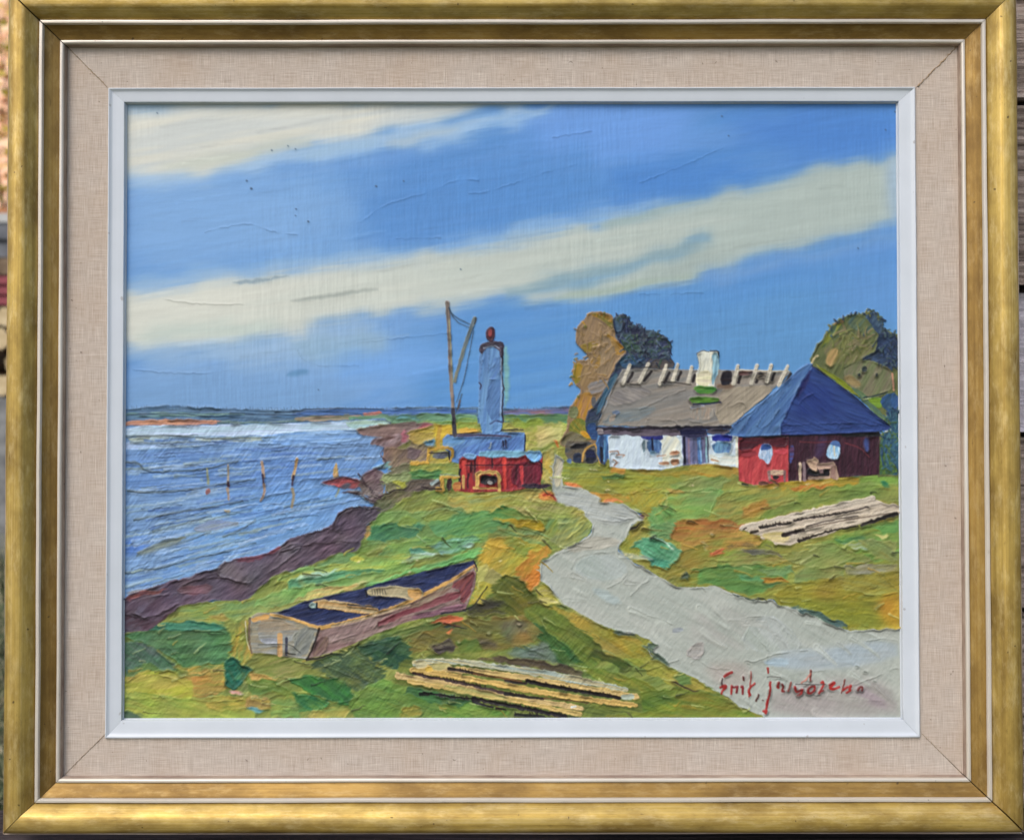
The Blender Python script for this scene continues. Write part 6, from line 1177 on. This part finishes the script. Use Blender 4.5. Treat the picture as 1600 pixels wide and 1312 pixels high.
# frayed seam threads along the mitres of the linen
m_th, t, b = mat('seam_thread', .9); b.inputs['Base Color'].default_value = (.34, .24, .14, 1)
def tube(name, pts, r, m, parent, sides=5):
    v = []; f = []
    for i, p in enumerate(pts):
        p = Vector(p); q = Vector(pts[min(i+1, len(pts)-1)])-Vector(pts[max(i-1, 0)]); q.normalize()
        a = q.cross(Vector((0, 1, .1))).normalized(); c_ = q.cross(a)
        rr = r[i] if isinstance(r, list) else r
        for s in range(sides):
            an = s/sides*6.283; v.append(tuple(p+(a*math.cos(an)+c_*math.sin(an))*rr))
    for i in range(len(pts)-1):
        for s in range(sides):
            a = i*sides+s; b2 = i*sides+(s+1) % sides; f.append((a, b2, b2+sides, a+sides))
    f.append(tuple(range(sides))); f.append(tuple((len(pts)-1)*sides+s for s in range(sides)))
    return meshobj(name, v, f, m, parent, smooth=True)
for (sx_, sz_, rr) in ((1, 1, 1.0), (-1, 1, .5), (-1, -1, .35), (1, -1, .3)):
    pts = []; rad = []
    for k2 in range(42):
        u = -72+61*k2/41
        pts.append((sx_*(A0+u+rnd.uniform(-.9, .9))*K, -(1.2)*K, sz_*(B0+u+rnd.uniform(-.9, .9))*K))
        rad.append(K*rr*rnd.uniform(.25, 1.4))
    tube('seam_thread', pts, rad, m_th, root)
# --- white slip
m_wh, t, b = mat('white_paint', .45)
c = ramp(t, noise(t, 20, detail=4), [(.3, (.53, .57, .61)), (.7, (.58, .62, .665))])
sp = ramp(t, noise(t, 120, detail=1), [(.755, (0, 0, 0)), (.775, (1, 1, 1))]); c = mixc(t, mathn(t, 'MULTIPLY', sp, .5), c, (.25, .22, .2))
t.links.new(c, b.inputs['Base Color']); bump(t, b, noise(t, 60, detail=3), .12, .0004)
prof_slip = [(0, 0, -16), (0, 0, 2.2), (.03, .03, 4.2), (.09, .09, 4.8), (.15, .15, 3.8), (.2, .2, 2.4), (.32, .32, 1.7), (.56, .56, .8), (.86, .86, .2), (.93, .93, -.2), (.95, .95, -1.4), (.955, .955, -6.4), (1, 1, -6.8), (1, 1, -14)]
def rectpx(x0, x1, y0, y1, yl):
    return (unproj(x0, 640, yl)[0], unproj(x1, 640, yl)[0], unproj(800, y1, yl)[1], unproj(800, y0, yl)[1])
RO = rectpx(166.0, 1434.5, 136.3, 1153.0, -4.0); RI = rectpx(196.2, 1403.6, 162.6, 1121.0, 7.0)
# each slip is swept between the outer rectangle and the slightly off-centre opening
for i, sd in enumerate('TRBL'):
    v = []; f = []; ns = 50; n = len(prof_slip); g_ = .08
    for a_i in range(ns+1):
        s_ = a_i/ns
        for (q, _, h) in prof_slip:
            x0, x1, z0, z1 = [RO[k]+(RI[k]-RO[k])*q for k in range(4)]
            wv_ = .12*math.sin(a_i*.5+i*2)
            if sd == 'T': x, z = x0+(x1-x0)*s_+g_*(1-2*s_), z1+wv_
            elif sd == 'B': x, z = x1+(x0-x1)*s_-g_*(1-2*s_), z0+wv_
            elif sd == 'R': x, z = x1+wv_, z1+(z0-z1)*s_-g_*(1-2*s_)
            else: x, z = x0+wv_, z0+(z1-z0)*s_+g_*(1-2*s_)
            v.append((x*K, -h*K, z*K))
    for a_i in range(ns):
        for j in range(n): p = a_i*n+j; q = a_i*n+(j+1) % n; f.append((p, q, q+n, p+n))
    f.append(tuple(range(n))); f.append(tuple(ns*n+j for j in range(n)))
    o = meshobj('white_slip', v, f, m_wh, root)
    o.data.polygons.foreach_set('use_smooth', [len(p.vertices) == 4 for p in o.data.polygons])
    try: o.data.set_sharp_from_angle(angle=R(50))
    except Exception: pass
# ================================================================ canvas and its paint
paint()
CANY = 9.0   # canvas plane behind the linen surface
m_cv, t, b = mat('raw_canvas', .95); b.inputs['Base Color'].default_value = (.3, .27, .22, 1)
# sRGB colour of the paint under daylight -> reflectance
EGAIN = np.array(LIGHT_GAIN)
C = (COL/255.0)**1.06*1.045
C = np.where(C <= .04045, C/12.92, ((C+.055)/1.055)**2.4)/EGAIN
C = np.clip(C, .004, .93)
ys, xs = np.mgrid[0:PH+1, 0:PW+1]
gx = xs-.5+PX0; gy = ys-.5+PY0
a_ = (gx-800)/FPX; b2_ = -(gy-656)/FPX
dx = fw[0]+a_*RR[0]+b2_*UU[0]; dy = fw[1]+a_*RR[1]+b2_*UU[1]; dz = fw[2]+a_*RR[2]+b2_*UU[2]
s_ = (CANY-CAMP[1])/dy
VX = (CAMP[0]+dx*s_)*K; VZ = (CAMP[2]+dz*s_)*K
Hp = np.pad(HGT, 1, mode='edge'); Hv = (Hp[:-1, :-1]+Hp[1:, :-1]+Hp[:-1, 1:]+Hp[1:, 1:])/4
Cp = np.pad(C, ((1, 1), (1, 1), (0, 0)), mode='edge'); Cv = (Cp[:-1, :-1]+Cp[1:, :-1]+Cp[:-1, 1:]+Cp[1:, 1:])/4
Cv = Cp[1:, 1:]*.55+Cv*.45
VY = (CANY-Hv*HSCALE)*K
half = ((RI[1]-RI[0])/2*K+.004, (RI[3]-RI[2])/2*K+.004)
canvas = meshobj('canvas', *boxm(-half[0], half[0], (CANY+2.5)*K, (CANY+8)*K, -half[1], half[1]), m_cv, root)
m_pt, t, b = mat('oil_paint', .42, spec=.3)
at = nd(t, 'ShaderNodeAttribute', attribute_name='pigment'); t.links.new(at.outputs['Color'], b.inputs['Base Color'])
n = noise(t, 900, detail=3, rough=.7); mr = nd(t, 'ShaderNodeMapRange'); mr.inputs['To Min'].default_value = .42; mr.inputs['To Max'].default_value = .66
t.links.new(noise(t, 30, detail=4), mr.inputs[0]); t.links.new(mr.outputs[0], b.inputs['Roughness'])
bump(t, b, n, .25, .0003)
LAB = {}
vis = (np.abs(VX[:-1, :-1]) < half[0]) & (np.abs(VZ[:-1, :-1]) < half[1])
for nm, rid in REGN.items():
    msk = (REG == rid) & vis
    if not msk.any(): continue
    jj, ii = np.nonzero(msk)
    W1 = PW+1
    q = np.stack([jj*W1+ii, (jj+1)*W1+ii, (jj+1)*W1+ii+1, jj*W1+ii+1], 1)
    used, inv = np.unique(q.ravel(), return_inverse=True)
    nm = nm.split('#')[0]; me = bpy.data.meshes.new(nm)
    nv = len(used); nf = len(q)
    me.vertices.add(nv); me.loops.add(nf*4); me.polygons.add(nf)
    co = np.stack([VX.ravel()[used], VY.ravel()[used], VZ.ravel()[used]], 1).astype(np.float32)
    me.vertices.foreach_set('co', co.ravel()); me.loops.foreach_set('vertex_index', inv.astype(np.int32).ravel())
    me.polygons.foreach_set('loop_start', np.arange(0, nf*4, 4, dtype=np.int32))
    me.polygons.foreach_set('loop_total', np.full(nf, 4, np.int32))
    me.polygons.foreach_set('use_smooth', np.ones(nf, bool))
    me.update(calc_edges=True)
    ca = me.color_attributes.new('pigment', 'FLOAT_COLOR', 'POINT')
    cc = np.ones((nv, 4), np.float32); cc[:, :3] = Cv.reshape(-1, 3)[used]
    ca.data.foreach_set('color', cc.ravel())
    me.materials.append(m_pt)
    o = bpy.data.objects.new(nm, me); COLL.objects.link(o); o.parent = canvas
# ================================================================ what stands behind, seen past the frame's edges
bz = BASE.z+(-(B0+93.6))*K*math.cos(LEAN)-.001     # underside of the frame
by0 = BASE.y+(-(B0+93.6))*K*math.sin(LEAN)
v = []; f = []
bt = bz-.002
nx = 60
prof = [(-.035, bt-.003), (-.03, bt), (.06, bt), (.066, bt-.005), (.066, bt-.12), (-.035, bt-.12)]
n = len(prof)
for i in range(nx+1):
    x = -.9+1.0*i/nx*2.2
    for (y, z) in prof: v.append((x, by0+y+.0012*math.sin(x*13+z*99), z+.0012*math.sin(x*17+y*80)))
for i in range(nx):
    for j in range(n): p = i*n+j; q = i*n+(j+1) % n; f.append((p, q, q+n, p+n))
f.append(tuple(range(n))); f.append(tuple(nx*n+j for j in range(n)))
meshobj('beam_top', v, f, m_bm, beam)
for x in (-.8, .1, 1.1):
    meshobj('post', *boxm(x, x+.1, by0-.02, by0+.05, -.1, bt-.121), m_bm, beam)
# --- grass tufts
m_tf, t, b = mat('dry_grass', .8)
oi = nd(t, 'ShaderNodeObjectInfo'); g_ = noise(t, 40, detail=1)
c = ramp(t, g_, [(.35, (.05, .08, .03)), (.5, (.15, .17, .08)), (.62, (.40, .34, .20)), (.8, (.55, .48, .34))])
t.links.new(c, b.inputs['Base Color'])
v = []; f = []
for k in range(9000):
    x = -rnd.uniform(.25, 1.9); y = rnd.uniform(.15, 3.2); h = rnd.uniform(.05, .20)*(1+.2*y); a = rnd.uniform(0, 6.28); l = rnd.uniform(.3, 1.3)*h; wd = rnd.uniform(.0015, .004)
    x -= y*.25; z0 = -.07
    dx_, dy_ = math.cos(a), math.sin(a); o = len(v)
    for s in range(5):
        u = s/4; px = x+dx_*l*u*u; py = y+dy_*l*u*u; pz = z0+h*(u-.25*u*u); w_ = wd*(1-u*.85)
        v += [(px-dy_*w_, py+dx_*w_, pz), (px+dy_*w_, py-dx_*w_, pz)]
    for s in range(4): f.append((o+2*s, o+2*s+1, o+2*s+3, o+2*s+2))
gt = meshobj('grass', v, f, m_tf); tag(gt, 'long grass and dry straw beyond the left edge of the frame', 'grass', kind='stuff')
# --- stack of firewood with a red crate on it, further back on the left
def P2W(px, py, depth):
    """photo direction -> world point at a distance, used once to place the far things"""
    a = (px-800)/FPX; bb = -(py-656)/FPX
    d = Vector([fw[i]+a*RR[i]+bb*UU[i] for i in range(3)])
    return (ML.to_3x3() @ d)*depth+cam.matrix_world.translation
m_lg, t, b = mat('log_bark', .9)
c = ramp(t, noise(t, 40, detail=4), [(.3, (.10, .06, .035)), (.6, (.24, .17, .11))]); t.links.new(c, b.inputs['Base Color'])
m_le, t, b = mat('log_end', .8)
c = ramp(t, noise(t, 30, detail=3), [(.3, (.45, .33, .17)), (.7, (.70, .56, .34))]); t.links.new(c, b.inputs['Base Color'])
m_red, t, b = mat('red_crate_paint', .6); c = ramp(t, noise(t, 20), [(.3, (.22, .035, .05)), (.7, (.36, .07, .09))]); t.links.new(c, b.inputs['Base Color'])
m_gb, t, b = mat('grey_board', .7); c = ramp(t, noise(t, 12), [(.3, (.09, .095, .11)), (.7, (.22, .23, .25))]); t.links.new(c, b.inputs['Base Color'])
m_pl, t, b = mat('pale_board', .7); b.inputs['Base Color'].default_value = (.5, .5, .48, 1)
DP = 3.1
def zof(py): return P2W(0, py, DP).z
p0 = P2W(0, 600, DP); YB = p0.y
XL, XR = p0.x-.75, p0.x+.42
def log(x, z, r, y, L):
    lg = empty('split_log', Matrix.Translation((x, y, z)))
    tag(lg, None, 'log', 'split logs in the firewood stack')
    n = 7; ph = rnd.uniform(0, 6.28); rad = [r*rnd.uniform(.82, 1.05) for _ in range(n)]
    ring = [(rad[i]*math.cos(ph+i*6.283/n), rad[i]*math.sin(ph+i*6.283/n)) for i in range(n)]
    v = [(a, 0.002, b_) for a, b_ in ring]+[(a, L, b_) for a, b_ in ring]
    f = [(i, (i+1) % n, n+(i+1) % n, n+i) for i in range(n)]+[tuple(range(n, 2*n))]
    meshobj('bark', v, f, m_lg, lg)
    v = [(a*.98, 0, b_*.98) for a, b_ in ring]+[(a*.98, .004, b_*.98) for a, b_ in ring]
    f = [(i, (i+1) % n, n+(i+1) % n, n+i) for i in range(n)]+[tuple(range(n)), tuple(range(n, 2*n))]
    meshobj('cut_end', v, f, m_le, lg); return lg
ROWS = []; z = zof(620); row = 0; zt_ = zof(478); idx = 0
r0 = .040
col_names = ['first', 'second', 'third', 'fourth', 'fifth', 'sixth', 'seventh', 'eighth', 'ninth', 'tenth', 'eleventh', 'twelfth', 'thirteenth']
zz = z+r0
while zz < zt_-r0*.4:
    ncol = 12; 
    for c_ in range(ncol):
        x = XL+.04+c_*(XR-XL-.08)/ncol+(row % 2)*.03+rnd.uniform(-.006, .006)
        lg = log(x, zz+rnd.uniform(-.004, .004), r0*rnd.uniform(.86, 1.04), YB+rnd.uniform(-.03, .02), .3)
        ROWS.append((row, lg))
        idx += 1
    zz += r0*1.82; row += 1
STK = zz-r0
nm_ = ['topmost', 'second', 'third', 'fourth', 'fifth', 'sixth', 'seventh']
for rw, lg in ROWS:
    k_ = row-1-rw
    lg['label'] = 'pale split log in the %s row of the firewood stack' % (nm_[k_] if k_ < row-1 else 'bottom') if k_ else 'pale split log in the topmost row, under the red crate'
    lg['group'] = 'split logs in the firewood stack, %s row' % nm_[min(k_, 6)]
cr = empty('red_crate', Matrix.Translation(((XL+XR)/2, YB, STK)))
tag(cr, 'dark red slatted crate lying on the firewood stack', 'crate')
hh = max(.03, zof(432)-STK)
for i in range(3):
    z0 = hh*i/3; meshobj('slat', *boxm(-.5, .52, -.03, -.012, z0+.004, z0+hh/3-.004), m_red, cr)
for x in (-.5, 0, .49): meshobj('corner_post', *boxm(x, x+.03, -.011, .02, 0, hh), m_red, cr)
meshobj('back_slat', *boxm(-.5, .52, .22, .24, 0, hh), m_red, cr)
sb = empty('board_stack', Matrix.Translation(((XL+XR)/2, YB, STK+hh)))
tag(sb, 'grey boards stacked on the red crate under one pale board', 'boards')
H2 = zof(352)-(STK+hh); nb = 3
for i in range(nb): meshobj('board', *boxm(-.53, .56, -.03+.012*(i % 2), .25, H2*i/nb+.003, H2*(i+1)/nb-.002), m_gb if i != 0 else m_lg, sb)
meshobj('pale_board', *boxm(-.56, .58, -.035, .27, H2, H2+.028), m_pl, sb)
# stone base under the stack
m_st, t, b = mat('stone', .9); c = ramp(t, noise(t, 25), [(.3, (.12, .12, .12)), (.7, (.30, .30, .29))]); t.links.new(c, b.inputs['Base Color'])
v, f = boxm(XL, XR, YB-.02, YB+.3, -.1, z-.001); ob = meshobj('stone_plinth', v, f, m_st); tag(ob, 'low grey stone plinth under the firewood stack', 'plinth')
# --- leaf-strewn slope
m_hl, t, b = mat('leaf_litter', .9)
c = ramp(t, noise(t, 2.2, detail=8, rough=.75), [(.32, (.34, .15, .06)), (.45, (.85, .42, .22)), (.56, (.95, .62, .42)), (.70, (.95, .80, .10))])  # albedo raised so the slope looks sunlit
t.links.new(c, b.inputs['Base Color']); bump(t, b, noise(t, 14), .5, .05)
v = []; f = []
for j in range(13):
    for i in range(25):
        v.append((-26+i*52/24, 7.2+j*1.1, -.1+j*(.75 if i < 14 else .75-.045*(i-13))+.25*math.sin(i*1.1+j*.7)))
for j in range(12):
    for i in range(24): a = j*25+i; f.append((a, a+1, a+26, a+25))
hl = meshobj('hillside', v, f, m_hl, smooth=True); tag(hl, 'slope covered in orange autumn leaves', kind='structure')
# --- autumn shrub behind
m_lf, t, b = mat('autumn_leaves', .7)
c = ramp(t, noise(t, 7, detail=2), [(.3, (.60, .22, .10)), (.45, (.75, .42, .22)), (.55, (.85, .72, .05)), (.7, (.80, .58, .40))])
t.links.new(c, b.inputs['Base Color']); b.inputs['Subsurface Weight'].default_value = 0
tree = empty('autumn_bush', Matrix.Translation((P2W(0, 200, 6).x, P2W(0, 200, 6).y, -.05)))
tag(tree, 'orange and yellow autumn bush far behind the top left of the frame', 'bush')
v = []; f = []; top = P2W(0, -150, 6).z+.4
for k in range(5200):
    a = rnd.uniform(0, 6.28); u = rnd.random()**.5; hz = rnd.random()
    rx = 1.35*(1-.5*hz)*u; x = rx*math.cos(a); y = rx*math.sin(a)*.8; z_ = .3+hz*(top-.3)
    s_2 = rnd.uniform(.02, .045); n1 = Vector((rnd.gauss(0, 1), rnd.gauss(0, 1), rnd.gauss(0, 1))).normalized(); n2_ = n1.cross(Vector((0, 0, 1))).normalized(); n3_ = n1.cross(n2_)
    o = len(v); p = Vector((x, y, z_))
    for (p1, p2) in ((-1, 0), (0, -.6), (1, 0), (0, .6)): v.append(tuple(p+n2_*p1*s_2+n3_*p2*s_2))
    f.append((o, o+1, o+2, o+3))
meshobj('crown', v, f, m_lf, tree)
v = []; f = []
def limb(p, q, r1, r2):
    o = len(v); d = (q-p).normalized(); a = d.cross(Vector((0, 1, .3))).normalized(); c_ = d.cross(a)
    for (pp, rr) in ((p, r1), (q, r2)):
        for s in range(6): an = s*1.047; v.append(tuple(pp+(a*math.cos(an)+c_*math.sin(an))*rr))
    for s in range(6): f.append((o+s, o+(s+1) % 6, o+6+(s+1) % 6, o+6+s))
for k in range(26):
    p = Vector((rnd.uniform(-.15, .15), rnd.uniform(-.1, .1), 0)); a = rnd.uniform(0, 6.28)
    m1 = p+Vector((math.cos(a)*.4, math.sin(a)*.3, top*.45)); q = m1+Vector((math.cos(a)*.5+rnd.uniform(-.3, .3), math.sin(a)*.4, top*rnd.uniform(.25, .5)))
    limb(p, m1, .03, .015); limb(m1, q, .015, .004)
meshobj('branches', v, f, m_lg, tree)
